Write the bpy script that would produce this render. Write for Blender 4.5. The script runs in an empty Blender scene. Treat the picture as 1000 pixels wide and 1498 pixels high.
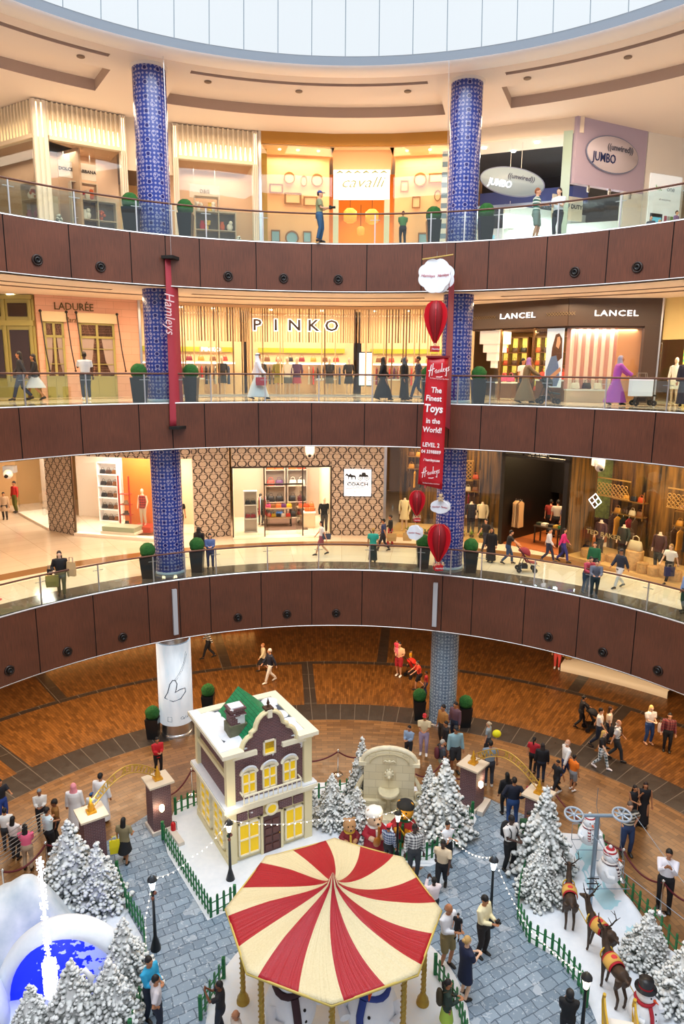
import bpy, bmesh, math, random
from math import sin, cos, pi, radians, degrees, sqrt, atan2, hypot
from mathutils import Vector, Matrix
rnd = random.Random(7)
SC = bpy.context.scene
COL = SC.collection

# ---------------------------------------------------------------- camera, world, light, exposure
CAM = Vector((0.0, -13.54, 14.5)); TILT = radians(11.577); ROLL = radians(.4643); FPX = 1025.7
cd = bpy.data.cameras.new('camera'); cam = bpy.data.objects.new('camera', cd); COL.objects.link(cam)
cd.sensor_fit = 'VERTICAL'; cd.sensor_height = 36.0; cd.lens = 36.0*FPX/1498.0
cd.clip_start = .05; cd.clip_end = 300
cam.matrix_world = Matrix.Translation(CAM) @ Matrix.Rotation(pi/2-TILT, 4, 'X') @ Matrix.Rotation(ROLL, 4, 'Z')
SC.camera = cam
w = bpy.data.worlds.new('world'); SC.world = w; w.use_nodes = True
w.node_tree.nodes['Background'].inputs[0].default_value = (.93, .93, 1.0, 1)
w.node_tree.nodes['Background'].inputs[1].default_value = .62
SC.view_settings.view_transform = 'Standard'; SC.view_settings.look = 'None'
SC.view_settings.exposure = .1; SC.view_settings.gamma = 1.0
try: SC.view_settings.use_curve_mapping = False
except Exception: pass

def area(name, loc, rot, sx, sy, power, col, spread=180):
    l = bpy.data.lights.new(name, 'AREA'); l.shape = 'RECTANGLE'; l.size = sx; l.size_y = sy
    l.energy = power; l.color = col; l.spread = radians(spread)
    o = bpy.data.objects.new(name, l); o.location = loc; o.rotation_euler = rot; COL.objects.link(o); return o
def point(name, loc, power, col, r=.12):
    l = bpy.data.lights.new(name, 'POINT'); l.energy = power; l.color = col; l.shadow_soft_size = r
    o = bpy.data.objects.new(name, l); o.location = loc; COL.objects.link(o); return o
def pol(a, R, z=0.0):
    a = radians(a); return Vector((R*sin(a), R*cos(a), z))
# daylight coming down through the skylight
area('skylight_daylight', (0, 0, 28.2), (0, 0, 0), 17, 17, 4300, (.90, .95, 1.0))
# warm ring of downlights in the ceiling over every gallery
for (z, R, pw, n) in ((24.1, 17.6, 150, 7), (17.0, 15.8, 170, 7), (11.4, 15.8, 150, 7), (4.3, 16.5, 230, 7)):
    for k in range(n):
        a = -54 + 108*k/(n-1)
        area('gallery_downlights', pol(a, R, z), (0, 0, radians(-a)), 4.6, 1.2, pw*(1.35 if a < -20 else 1), (1.0, .72, .46))

# ---------------------------------------------------------------- materials
MATS = {}
def _nt(name):
    m = bpy.data.materials.new(name); m.use_nodes = True; nt = m.node_tree
    return m, nt, nt.nodes['Principled BSDF']
def mat(name, c=(.8, .8, .8), rough=.5, metal=0.0, emit=0.0, ec=None, spec=None, coat=0.0, vary=0.0, vs=8.0):
    if name in MATS: return MATS[name]
    m, nt, b = _nt(name)
    b.inputs['Base Color'].default_value = (*c, 1); b.inputs['Roughness'].default_value = rough
    b.inputs['Metallic'].default_value = metal
    if spec is not None: b.inputs['Specular IOR Level'].default_value = spec
    if coat: b.inputs['Coat Weight'].default_value = coat; b.inputs['Coat Roughness'].default_value = .1
    if emit:
        b.inputs['Emission Color'].default_value = (*(ec or c), 1); b.inputs['Emission Strength'].default_value = emit
    if vary:
        no = nt.nodes.new('ShaderNodeTexNoise'); no.inputs['Scale'].default_value = vs; no.inputs['Detail'].default_value = 5
        tc = nt.nodes.new('ShaderNodeTexCoord'); nt.links.new(tc.outputs['Object'], no.inputs['Vector'])
        rp = nt.nodes.new('ShaderNodeValToRGB'); nt.links.new(no.outputs['Fac'], rp.inputs['Fac'])
        rp.color_ramp.elements[0].position = .3; rp.color_ramp.elements[1].position = .7
        rp.color_ramp.elements[0].color = (*[max(0, x*(1-vary)) for x in c], 1)
        rp.color_ramp.elements[1].color = (*[min(1, x*(1+vary)) for x in c], 1)
        nt.links.new(rp.outputs['Color'], b.inputs['Base Color'])
    MATS[name] = m; return m
def rgb(h):
    h = h.lstrip('#'); v = [int(h[i:i+2], 16)/255 for i in (0, 2, 4)]
    return tuple(x/12.92 if x <= .04045 else ((x+.055)/1.055)**2.4 for x in v)
def cm(h, rough=.75, **k):
    return mat('paint_'+h.lstrip('#')+('' if rough == .75 else '_r%d' % int(rough*100))+('_m' if k.get('metal') else '')+('_e' if k.get('emit') else ''), rgb(h), rough, **k)
def glass_mat(name, tint=(1, 1, 1), gloss=.12, a=1.0):
    if name in MATS: return MATS[name]
    m = bpy.data.materials.new(name); m.use_nodes = True; nt = m.node_tree; nt.nodes.clear()
    o = nt.nodes.new('ShaderNodeOutputMaterial'); mx = nt.nodes.new('ShaderNodeMixShader')
    t = nt.nodes.new('ShaderNodeBsdfTransparent'); t.inputs[0].default_value = (*tint, 1)
    g = nt.nodes.new('ShaderNodeBsdfGlossy'); g.inputs['Roughness'].default_value = .02
    lw = nt.nodes.new('ShaderNodeLayerWeight'); lw.inputs[0].default_value = .25
    ml = nt.nodes.new('ShaderNodeMath'); ml.operation = 'MULTIPLY_ADD'; ml.inputs[1].default_value = .42; ml.inputs[2].default_value = gloss*.5
    nt.links.new(lw.outputs['Fresnel'], ml.inputs[0]); nt.links.new(ml.outputs[0], mx.inputs[0])
    nt.links.new(t.outputs[0], mx.inputs[1]); nt.links.new(g.outputs[0], mx.inputs[2]); nt.links.new(mx.outputs[0], o.inputs[0])
    MATS[name] = m; return m
GLASS = glass_mat('clear_glass', (.97, .99, .98), .05)
GLASSB = glass_mat('balustrade_glass', (.86, .94, .92), .12)

class NB:   # tiny node-graph helper
    def __init__(s, name):
        s.m, s.nt, s.b = _nt(name); MATS[name] = s.m
    def n(s, t, **k):
        x = s.nt.nodes.new(t)
        for a, v in k.items(): setattr(x, a, v)
        return x
    def L(s, a, b): s.nt.links.new(a, b)
    def math(s, op, a, b=None, c=None):
        x = s.n('ShaderNodeMath', operation=op)
        for i, v in enumerate((a, b, c)):
            if v is None: continue
            if isinstance(v, (int, float)): x.inputs[i].default_value = v
            else: s.L(v, x.inputs[i])
        return x.outputs[0]
    def obj(s, mode='Object'): return s.n('ShaderNodeTexCoord').outputs[mode]
    def sep(s, v):
        x = s.n('ShaderNodeSeparateXYZ'); s.L(v, x.inputs[0]); return x.outputs
    def comb(s, a, b, c=0.0):
        x = s.n('ShaderNodeCombineXYZ')
        for i, v in enumerate((a, b, c)):
            if isinstance(v, (int, float)): x.inputs[i].default_value = v
            else: s.L(v, x.inputs[i])
        return x.outputs[0]
    def mix(s, f, a, b):
        x = s.n('ShaderNodeMix', data_type='RGBA')
        for i, v in ((0, f), (6, a), (7, b)):
            if isinstance(v, (int, float)): x.inputs[i].default_value = v
            elif isinstance(v, tuple): x.inputs[i].default_value = (*v, 1)
            else: s.L(v, x.inputs[i])
        return x.outputs[2]
    def noise(s, v, sc, det=4):
        x = s.n('ShaderNodeTexNoise'); x.inputs['Scale'].default_value = sc; x.inputs['Detail'].default_value = det
        if v is not None: s.L(v, x.inputs['Vector'])
        return x.outputs['Fac']
    def bump(s, h, st=.3, d=.02):
        x = s.n('ShaderNodeBump'); x.inputs['Strength'].default_value = st; x.inputs['Distance'].default_value = d
        s.L(h, x.inputs['Height']); s.L(x.outputs[0], s.b.inputs['Normal'])
    def brick(s, v, c1, c2, mo, sc, bw, rh, ms=.01, off=.5):
        x = s.n('ShaderNodeTexBrick'); x.offset = off; s.L(v, x.inputs['Vector'])
        x.inputs['Color1'].default_value = (*c1, 1); x.inputs['Color2'].default_value = (*c2, 1); x.inputs['Mortar'].default_value = (*mo, 1)
        x.inputs['Scale'].default_value = sc; x.inputs['Brick Width'].default_value = bw; x.inputs['Row Height'].default_value = rh
        x.inputs['Mortar Size'].default_value = ms; return x

def m_floor():
    g = NB('wood_tile_floor'); P = g.obj(); x, y, z = g.sep(P)
    R = g.math('SQRT', g.math('ADD', g.math('MULTIPLY', x, x), g.math('MULTIPLY', y, y)))
    A = g.math('ARCTAN2', x, y)
    # planks laid along the radius in the outer rings, turned 45 degrees in the inner court
    v1 = g.comb(R, g.math('MULTIPLY', A, 17.0))
    b1 = g.brick(v1, rgb('#8a5a2a'), rgb('#5c3a18'), rgb('#2c1a0c'), 1.0, .4, .095, .005)
    v2 = g.comb(g.math('MULTIPLY', A, 12.0), R)
    b2 = g.brick(v2, rgb('#94683a'), rgb('#6a4622'), rgb('#38230f'), 1.0, .5, .17, .006)
    inner = g.math('LESS_THAN', R, 13.65)
    c = g.mix(inner, b1.outputs[0], b2.outputs[0])
    n = g.noise(P, .35, 3); c = g.mix(g.math('MULTIPLY', n, .35), c, rgb('#5a3512'))
    # dark slate rings and spokes
    def band(a, b): return g.math('MULTIPLY', g.math('GREATER_THAN', R, a), g.math('LESS_THAN', R, b))
    deg = g.math('MULTIPLY', A, 180/pi)
    def spoke(a0, r0, r1, w):
        d = g.math('MULTIPLY', g.math('ABSOLUTE', g.math('SUBTRACT', deg, a0)), R)
        return g.math('MULTIPLY', g.math('LESS_THAN', d, w*90/pi), band(r0, r1))
    dark = g.math('MAXIMUM', band(13.65, 15.05), band(19.35, 19.68))
    for a0 in (-95, -50, -5, 40, 85): dark = g.math('MAXIMUM', dark, spoke(a0, 15, 19.4, .55))
    for a0 in (-62, -39, -16.6, 6, 33, 56): dark = g.math('MAXIMUM', dark, spoke(a0, 19.6, 30, .5))
    bs = g.brick(g.comb(g.math('MULTIPLY', A, 14.4), g.math('SUBTRACT', R, 13.65)), rgb('#3a322b'), rgb('#332c27'), rgb('#6d6358'), 1.0, .62, 1.5, .012, 0.0)
    c = g.mix(dark, c, bs.outputs[0])
    g.L(c, g.b.inputs['Base Color'])
    g.L(g.math('MULTIPLY_ADD', g.noise(P, 3.0, 3), .3, .2), g.b.inputs['Roughness'])
    g.bump(b1.outputs[1], .08, .004)
    g.b.inputs['Specular IOR Level'].default_value = .6
    return g.m
def m_gallery():
    g = NB('gallery_floor_tiles'); P = g.obj(); x, y, z = g.sep(P)
    R = g.math('SQRT', g.math('ADD', g.math('MULTIPLY', x, x), g.math('MULTIPLY', y, y))); A = g.math('ARCTAN2', x, y)
    b = g.brick(g.comb(g.math('MULTIPLY', A, 16), R), rgb('#e9d6bd'), rgb('#f0dfc8'), rgb('#c0a888'), 1.0, 1.1, .8, .006, 0)
    def band(a, c): return g.math('MULTIPLY', g.math('GREATER_THAN', R, a), g.math('LESS_THAN', R, c))
    c = g.mix(band(16.75, 17.55), b.outputs[0], rgb('#8c6843'))
    c = g.mix(band(12.9, 14.15), c, rgb('#64564a'))
    g.L(c, g.b.inputs['Base Color']); g.b.inputs['Roughness'].default_value = .09; return g.m
def m_panel():
    g = NB('brown_veneer'); P = g.obj(); x, y, z = g.sep(P)
    A = g.math('MULTIPLY', g.math('ARCTAN2', x, y), 13.0)
    n1 = g.noise(g.comb(g.math('MULTIPLY', A, 42), g.math('MULTIPLY', z, 2.2)), 1.0, 6)
    n2 = g.noise(g.comb(g.math('MULTIPLY', A, .8), z), 1.0, 2)
    f = g.math('ADD', g.math('MULTIPLY', n1, .75), g.math('MULTIPLY', n2, .45))
    c = g.mix(f, rgb('#180a06'), rgb('#7a452f'))
    g.L(c, g.b.inputs['Base Color']); g.b.inputs['Roughness'].default_value = .38; return g.m
def m_column(name, base, blue, dk):
    g = NB(name); P = g.obj(); x, y, z = g.sep(P)
    u = g.math('MULTIPLY', g.math('ARCTAN2', x, y), .56)
    def wv(t, per): return g.math('COSINE', g.math('MULTIPLY', t, 2*pi/per))
    p = 2*pi*.56/26
    a = g.math('ADD', wv(u, p), wv(z, p))
    b = g.math('ADD', wv(u, p*3.25), wv(z, p*3.25))
    d = g.math('ADD', wv(g.math('ADD', u, z), p*3.25), wv(g.math('SUBTRACT', u, z), p*3.25))
    m1 = g.math('GREATER_THAN', a, -.8)
    c = g.mix(m1, base, blue)
    c = g.mix(g.math('GREATER_THAN', b, 1.45), c, dk)
    ring = g.math('LESS_THAN', g.math('ABSOLUTE', g.math('SUBTRACT', d, 1.1)), .22)
    c = g.mix(ring, c, base)
    g.L(c, g.b.inputs['Base Color']); g.b.inputs['Roughness'].default_value = .2
    g.b.inputs['Specular IOR Level'].default_value = .5; return g.m
def m_brick(name, c1, c2, mo, bw=.16, rh=.05, snow=0.0, off=.5, ms=.006, scale=1):
    g = NB(name); P = g.obj(); x, y, z = g.sep(P)
    v = g.comb(g.math('ADD', x, y), z)
    b = g.brick(v, c1, c2, mo, scale, bw, rh, ms, off); c = b.outputs[0]
    if snow:
        n = g.noise(P, 1.7, 5); c = g.mix(g.math('GREATER_THAN', n, 1-snow), c, rgb('#e8eaf0'))
    g.L(c, g.b.inputs['Base Color']); g.b.inputs['Roughness'].default_value = .6; g.bump(b.outputs[1], -.3, .01); return g.m
def m_paver():
    g = NB('blue_grey_pavers'); P = g.obj(); x, y, z = g.sep(P)
    u = g.math('MULTIPLY', g.math('ADD', x, g.math('MULTIPLY', y, .55)), .876); v = g.math('MULTIPLY', g.math('SUBTRACT', y, g.math('MULTIPLY', x, .55)), .876)
    n0 = g.noise(P, 2.5, 3)
    b = g.brick(g.comb(g.math('ADD', u, g.math('MULTIPLY', n0, .12)), g.math('ADD', v, g.math('MULTIPLY', n0, .1))), rgb('#6d8295'), rgb('#8ea2b4'), rgb('#465a6d'), 1.0, .36, .27, .018)
    b.inputs['Mortar Smooth'].default_value = .6
    n = g.noise(P, 1.1, 6); c = g.mix(g.math('MULTIPLY', g.math('GREATER_THAN', n, .62), .3), b.outputs[0], rgb('#dfe6ee'))
    n3 = g.noise(P, 14, 4); c = g.mix(g.math('MULTIPLY', g.math('GREATER_THAN', n3, .62), .4), c, rgb('#cfdae4'))
    g.L(c, g.b.inputs['Base Color']); g.b.inputs['Roughness'].default_value = .45; g.bump(b.outputs[1], -.35, .012); return g.m
def m_snow(name='snow', c='#eef3fa'):
    g = NB(name); P = g.obj(); n = g.noise(P, 7, 6)
    g.L(g.mix(n, rgb(c), rgb('#dde6f0')), g.b.inputs['Base Color']); g.b.inputs['Roughness'].default_value = .7; g.bump(n, .35, .03); return g.m
def m_flock():
    g = NB('flocked_needles'); ge = g.n('ShaderNodeNewGeometry'); nz = g.sep(ge.outputs['Normal'])[2]
    n = g.noise(g.obj(), 9, 4)
    f = g.math('ADD', g.math('MULTIPLY', nz, .55), g.math('MULTIPLY', g.math('SUBTRACT', n, .5), 1.5))
    f = g.math('MULTIPLY_ADD', f, 2.3, .55); f = g.math('MINIMUM', g.math('MAXIMUM', f, 0), 1)
    g.L(g.mix(f, rgb('#3c4a40'), rgb('#e9ecea')), g.b.inputs['Base Color']); g.b.inputs['Roughness'].default_value = .85; g.bump(n, .6, .03); return g.m
def m_logo():   # interlocking C ellipses: brown on stone
    g = NB('ellipse_pattern_panel'); x, y, z = g.sep(g.obj('UV'))
    def frac(t, p): return g.math('SUBTRACT', g.math('FRACT', g.math('DIVIDE', t, p)), .5)
    row = g.math('FLOOR', g.math('DIVIDE', y, .3))
    par = g.math('MODULO', g.math('ABSOLUTE', row), 2.0)
    xs = g.math('ADD', x, g.math('MULTIPLY', par, .24))
    fx = frac(xs, .48); fy = frac(y, .3)
    def ell(cx, cy, rx, ry):
        a = g.math('DIVIDE', g.math('SUBTRACT', fx, cx), rx); b = g.math('DIVIDE', g.math('SUBTRACT', fy, cy), ry)
        return g.math('ADD', g.math('MULTIPLY', a, a), g.math('MULTIPLY', b, b))
    o1 = ell(-.21, 0, .27, .46); i1 = ell(-.14, 0, .2, .36); o2 = ell(.21, 0, .27, .46); i2 = ell(.14, 0, .2, .36)
    r1 = g.math('MULTIPLY', g.math('LESS_THAN', o1, 1.0), g.math('GREATER_THAN', i1, 1.0))
    r2 = g.math('MULTIPLY', g.math('LESS_THAN', o2, 1.0), g.math('GREATER_THAN', i2, 1.0))
    m1 = g.math('MAXIMUM', r1, r2)
    g.L(g.mix(m1, rgb('#c2b09e'), rgb('#3d3029')), g.b.inputs['Base Color']); g.b.inputs['Roughness'].default_value = .3; return g.m
def m_stripe(name, cols, per, axis='z', rough=.8, mode='Object'):
    g = NB(name); s = g.sep(g.obj(mode)); t = {'x': s[0], 'y': s[1], 'z': s[2]}[axis]
    f = g.math('FRACT', g.math('DIVIDE', t, per))
    c = g.mix(g.math('LESS_THAN', f, .5), rgb(cols[0]), rgb(cols[1]))
    if len(cols) > 2:
        t2 = g.math('ADD', s[0], s[1]); f2 = g.math('FRACT', g.math('DIVIDE', t2, per))
        c2 = g.mix(g.math('LESS_THAN', f2, .5), rgb(cols[2]), rgb(cols[0])); c = g.mix(.5, c, c2)
    g.L(c, g.b.inputs['Base Color']); g.b.inputs['Roughness'].default_value = rough; return g.m

# ---------------------------------------------------------------- mesh builder
class MB:
    def __init__(s, M=None): s.v = []; s.f = []; s.mi = []; s.sm = []; s.M = M or Matrix(); s.uv = None
    def add(s, vs, fs, m=0, smooth=False):
        o = len(s.v); M = s.M
        s.v += [tuple(M @ Vector(p)) for p in vs]
        s.f += [tuple(i+o for i in f) for f in fs]; s.mi += [m]*len(fs); s.sm += [smooth]*len(fs); return s
    def box(s, x0, y0, z0, x1, y1, z1, m=0):
        v = [(x0,y0,z0),(x1,y0,z0),(x1,y1,z0),(x0,y1,z0),(x0,y0,z1),(x1,y0,z1),(x1,y1,z1),(x0,y1,z1)]
        return s.add(v, [(0,3,2,1),(4,5,6,7),(0,1,5,4),(1,2,6,5),(2,3,7,6),(3,0,4,7)], m)
    def cb(s, c, d, m=0): return s.box(c[0]-d[0]/2, c[1]-d[1]/2, c[2]-d[2]/2, c[0]+d[0]/2, c[1]+d[1]/2, c[2]+d[2]/2, m)
    def tube(s, pts, rad, seg=8, m=0, cap=True, closed=False, sq=None):
        pts = [Vector(p) for p in pts]; n = len(pts)
        if isinstance(rad, (int, float)): rad = [rad]*n
        rings = []; up = None
        for i, p in enumerate(pts):
            a = pts[i-1] if (i > 0 or closed) else p; b = pts[(i+1) % n] if (i < n-1 or closed) else p
            d = (b-a); d = d.normalized() if d.length > 1e-9 else Vector((0, 0, 1))
            if up is None: up = Vector((0, 0, 1)) if abs(d.z) < .9 else Vector((1, 0, 0))
            x = up.cross(d)
            if x.length < 1e-6: x = Vector((1, 0, 0)).cross(d)
            x.normalize(); y = d.cross(x).normalized(); up = y
            r = rad[i]; rx, ry = (r, r) if isinstance(r, (int, float)) else r
            rings.append([p + x*(rx*cos(2*pi*k/seg)) + y*(ry*sin(2*pi*k/seg)) for k in range(seg)])
        vs = [q for r in rings for q in r]; fs = []
        for i in range(n if closed else n-1):
            j = (i+1) % n
            for k in range(seg):
                l = (k+1) % seg; fs.append((i*seg+k, i*seg+l, j*seg+l, j*seg+k))
        s.add(vs, fs, m, seg > 5)
        if cap and not closed: s.add(vs, [tuple(range(seg))[::-1], tuple((n-1)*seg+k for k in range(seg))], m)
        return s
    def cyl(s, p0, p1, r0, r1=None, seg=12, m=0, cap=True): return s.tube([p0, p1], [r0, r0 if r1 is None else r1], seg, m, cap)
    def loft(s, rings, m=0, cap=True, smooth=True):   # rings: list of equally long point lists
        k = len(rings[0]); vs = [q for r in rings for q in r]; fs = []
        for i in range(len(rings)-1):
            for j in range(k):
                l = (j+1) % k; fs.append((i*k+j, i*k+l, (i+1)*k+l, (i+1)*k+j))
        s.add(vs, fs, m, smooth)
        if cap: s.add(vs, [tuple(range(k))[::-1], tuple((len(rings)-1)*k+j for j in range(k))], m)
        return s
    def lathe(s, prof, seg=24, c=(0, 0, 0), m=0, a0=0.0, a1=360.0, cap=True, smooth=True):   # prof (r,z)
        full = abs(a1-a0) >= 359.9; n = seg if full else seg+1; vs = []
        for i in range(n):
            a = radians(a0+(a1-a0)*i/seg)
            for r, z in prof: vs.append((c[0]+r*sin(a), c[1]+r*cos(a), c[2]+z))
        k = len(prof); fs = []
        for i in range(seg):
            j = (i+1) % n
            for q in range(k-1): fs.append((i*k+q, j*k+q, j*k+q+1, i*k+q+1))
        return s.add(vs, fs, m, smooth)
    def sph(s, c, r, seg=12, rings=8, m=0, fn=None):
        if isinstance(r, (int, float)): r = (r, r, r)
        vs = [(0, 0, -1)]; 
        for i in range(1, rings):
            t = pi*i/rings - pi/2
            for k in range(seg): vs.append((cos(t)*cos(2*pi*k/seg), cos(t)*sin(2*pi*k/seg), sin(t)))
        vs.append((0, 0, 1)); fs = []
        for k in range(seg):
            l = (k+1) % seg; fs.append((0, 1+l, 1+k)); fs.append((len(vs)-1, len(vs)-1-seg+k, len(vs)-1-seg+l))
            for i in range(rings-2): fs.append((1+i*seg+k, 1+i*seg+l, 1+(i+1)*seg+l, 1+(i+1)*seg+k))
        out = []
        for p in vs:
            q = Vector((p[0]*r[0], p[1]*r[1], p[2]*r[2]))
            if fn: q = fn(Vector(p), q)
            out.append((q[0]+c[0], q[1]+c[1], q[2]+c[2]))
        return s.add(out, fs, m, True)
    def prism(s, poly, z0, z1, m=0, mt=None):
        n = len(poly); v = [(p[0], p[1], z0) for p in poly]+[(p[0], p[1], z1) for p in poly]
        s.add(v, [(i, (i+1) % n, (i+1) % n+n, i+n) for i in range(n)], m)
        return s.add(v, [tuple(range(n))[::-1], tuple(range(n, 2*n))], m if mt is None else mt)
    def xz(s, poly, y0, y1, m=0):   # outline in x,z extruded along y
        n = len(poly); v = [(p[0], y0, p[1]) for p in poly]+[(p[0], y1, p[1]) for p in poly]
        return s.add(v, [(i, i+n, (i+1) % n+n, (i+1) % n) for i in range(n)]+[tuple(range(n)), tuple(range(n, 2*n))[::-1]], m)
    def build(s, name, mats, parent=None, uvfn=None):
        me = bpy.data.meshes.new(name); me.from_pydata(s.v, [], s.f)
        for m in (mats if isinstance(mats, (list, tuple)) else [mats]): me.materials.append(m)
        me.polygons.foreach_set('material_index', s.mi); me.polygons.foreach_set('use_smooth', s.sm)
        if uvfn:
            ul = me.uv_layers.new(name='UVMap')
            for lp in me.loops: ul.data[lp.index].uv = uvfn(me.vertices[lp.vertex_index].co)
        me.validate(clean_customdata=False); me.update()
        o = bpy.data.objects.new(name, me); COL.objects.link(o)
        if parent: o.parent = parent
        return o
def thing(name, label, cat, loc=(0, 0, 0), rz=0.0, group=None, sc=None):
    o = bpy.data.objects.new(name, None); COL.objects.link(o); o.location = loc; o.rotation_euler = (0, 0, rz)
    o.empty_display_size = .1
    if sc: o.scale = (sc, sc, sc)
    return tag(o, label, cat, group)
def tag(o, label, cat, group=None, kind=None):
    o['label'] = label; o['category'] = cat
    if group: o['group'] = group
    if kind: o['kind'] = kind
    return o
def struct(o, label=None):
    o['kind'] = 'structure'
    if label: o['label'] = label
    return o
def dup(root, loc=None, rz=None, label=None, group=None, sc=None):
    def cp(o, par):
        c = o.copy(); COL.objects.link(c)
        if par: c.parent = par
        for ch in o.children: cp(ch, c)
        return c
    r = cp(root, None)
    if loc is not None: r.location = loc
    if rz is not None: r.rotation_euler = (0, 0, rz)
    if sc: r.scale = (sc, sc, sc) if isinstance(sc, (int, float)) else sc
    if label: r['label'] = label
    if group: r['group'] = group
    return r
def at(px, py, z=0.0):
    X = px-500.0; Y = py-749.0; cr, sr = cos(ROLL), sin(ROLL); x = X*cr+Y*sr; y = -X*sr+Y*cr; ct, st = cos(TILT), sin(TILT)
    d = Vector((x/FPX, ct-(y/FPX)*st, -st-(y/FPX)*ct)); k = (z-CAM.z)/d.z; return CAM+d*k
def aty(px, py, yy):
    X = px-500.0; Y = py-749.0; cr, sr = cos(ROLL), sin(ROLL); x = X*cr+Y*sr; y = -X*sr+Y*cr; ct, st = cos(TILT), sin(TILT)
    d = Vector((x/FPX, ct-(y/FPX)*st, -st-(y/FPX)*ct)); return CAM+d*((yy-CAM.y)/d.y)
def hgt(px, py, p):   # height above p of the point seen at px,py
    return aty(px, py, p.y).z-p.z
def text(s, size, M, m, name='lettering', parent=None, depth=.02, shear=0.0, align='CENTER', sx=1.0, bold=0.0, sp=1.0):
    cu = bpy.data.curves.new('t', 'FONT'); cu.body = s; cu.size = size; cu.extrude = depth; cu.align_x = align; cu.align_y = 'CENTER'
    cu.shear = shear; cu.resolution_u = 2; cu.offset = bold; cu.space_character = sp
    o = bpy.data.objects.new('t', cu); COL.objects.link(o)
    dg = bpy.context.evaluated_depsgraph_get(); me = bpy.data.meshes.new_from_object(o.evaluated_get(dg))
    bpy.data.objects.remove(o)
    me.transform(M @ Matrix.Rotation(pi/2, 4, 'X') @ Matrix.Diagonal((sx, 1, 1, 1)))
    me.materials.clear(); me.materials.append(m); me.name = name
    o = bpy.data.objects.new(name, me); COL.objects.link(o)
    if parent: o.parent = parent
    return o
T = Matrix.Translation
def RZ(d): return Matrix.Rotation(radians(d), 4, 'Z')
class Fr:   # facade frame: u to the right, w into the shop, v up
    def __init__(s, p0, p1, z0):
        p0 = Vector((p0[0], p0[1], 0)); p1 = Vector((p1[0], p1[1], 0)); d = p1-p0; s.L = d.length
        s.M = T((p0.x, p0.y, z0)) @ Matrix.Rotation(atan2(d.y, d.x), 4, 'Z'); s.a = degrees(atan2(d.y, d.x))
    def P(s, u, w, v): return s.M @ Vector((u, w, v))
# ================================================================= the building shell
FL = {2: 6.76, 3: 13.27, 4: 18.89}      # floor heights
FB = {2: 4.42, 3: 11.60, 4: 17.20}      # undersides of the balcony walls
CEIL = {1: 4.42, 2: 11.60, 3: 17.20, 4: 24.38}
COLA = [-27.75+45.2*k for k in (-1, 0, 1, 2)]
JOINTS = []
for c in [-27.75+45.2*k for k in range(-2, 4)]: JOINTS += [c+d for d in (0, 5.15, 13.85, 22.6, 31.35, 40.05)]
JOINTS = [a for a in JOINTS if -92 < a < 92]
VENEER = m_panel(); STEEL = mat('brushed_steel', (.62, .62, .62), .3, 1.0); DARK = cm('#17130f')
GAL = m_gallery(); PLASTER = cm('#f3e3d0', .8); WARMP = cm('#e9cfae', .7)

mb = MB(); n = 96   # ground floor disc
mb.add([(0, 0, 0)]+[(34*sin(2*pi*k/n), 34*cos(2*pi*k/n), 0) for k in range(n)], [(0, 1+(k+1) % n, 1+k) for k in range(n)])
struct(mb.build('floor', m_floor()))

def arc(r, a0, a1, seg): return [pol(a0+(a1-a0)*i/seg, r) for i in range(seg+1)]
for lv in (2, 3, 4):
    z1, z0 = FL[lv], FB[lv]
    mb = MB()
    for i in range(len(JOINTS)-1):
        a0, a1 = JOINTS[i]+.075, JOINTS[i+1]-.075; s = 8
        for k in range(s):
            b0 = a0+(a1-a0)*k/s; b1 = a0+(a1-a0)*(k+1)/s
            mb.add([pol(b0, 13.0, z0), pol(b1, 13.0, z0), pol(b1, 13.0, z1-.03), pol(b0, 13.0, z1-.03)], [(0, 3, 2, 1)], 0, True)
        for b in (a0, a1): mb.add([pol(b, 13.0, z0), pol(b, 13.05, z0), pol(b, 13.05, z1), pol(b, 13.0, z1)], [(0, 1, 2, 3)], 1)
    mb.lathe([(13.04, z1-.03), (13.04, z0)], 90, m=1, a0=-92, a1=92)
    mb.lathe([(13.3, z0), (12.985, z0), (12.985, z0+.035), (13.0, z0+.035)], 90, m=2, a0=-92, a1=92)
    mb.lathe([(12.99, z1-.04), (12.99, z1), (13.12, z1)], 90, m=2, a0=-92, a1=92)
    struct(mb.build({2: 'wall_lower_balcony', 3: 'wall_middle_balcony', 4: 'wall_upper_balcony'}[lv], [VENEER, DARK, STEEL]))
    mb = MB(); mb.lathe([(13.04, z1), (15, z1), (17, z1), (19, z1), (24, z1), (32, z1)], 90, a0=-92, a1=92)
    struct(mb.build('floor', GAL))

def polar_steps(mb, angs, radii, h, m=0, m2=0):
    na, nr = len(angs)-1, len(radii)-1
    H = [[h((angs[i]+angs[i+1])/2, (radii[j]+radii[j+1])/2) for j in range(nr)] for i in range(na)]
    for i in range(na):
        for j in range(nr):
            z = H[i][j]; a0, a1, r0, r1 = angs[i], angs[i+1], radii[j], radii[j+1]
            mb.add([pol(a0, r0, z), pol(a0, r1, z), pol(a1, r1, z), pol(a1, r0, z)], [(0, 1, 2, 3)], m)
            if i+1 < na and H[i+1][j] != z: mb.add([pol(a1, r0, z), pol(a1, r1, z), pol(a1, r1, H[i+1][j]), pol(a1, r0, H[i+1][j])], [(0, 1, 2, 3)], m2)
            if j+1 < nr and H[i][j+1] != z: mb.add([pol(a0, r1, z), pol(a1, r1, z), pol(a1, r1, H[i][j+1]), pol(a0, r1, H[i][j+1])], [(0, 1, 2, 3)], m2)
def off(a): return (a+27.75) % 45.2
angs = sorted(set([-92+2*i for i in range(93)]+[-27.75+45.2*k+d for k in (-1, 0, 1, 2) for d in (4.2, 41, 5.5, 39.7) if -92 < -27.75+45.2*k+d < 92]))
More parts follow.
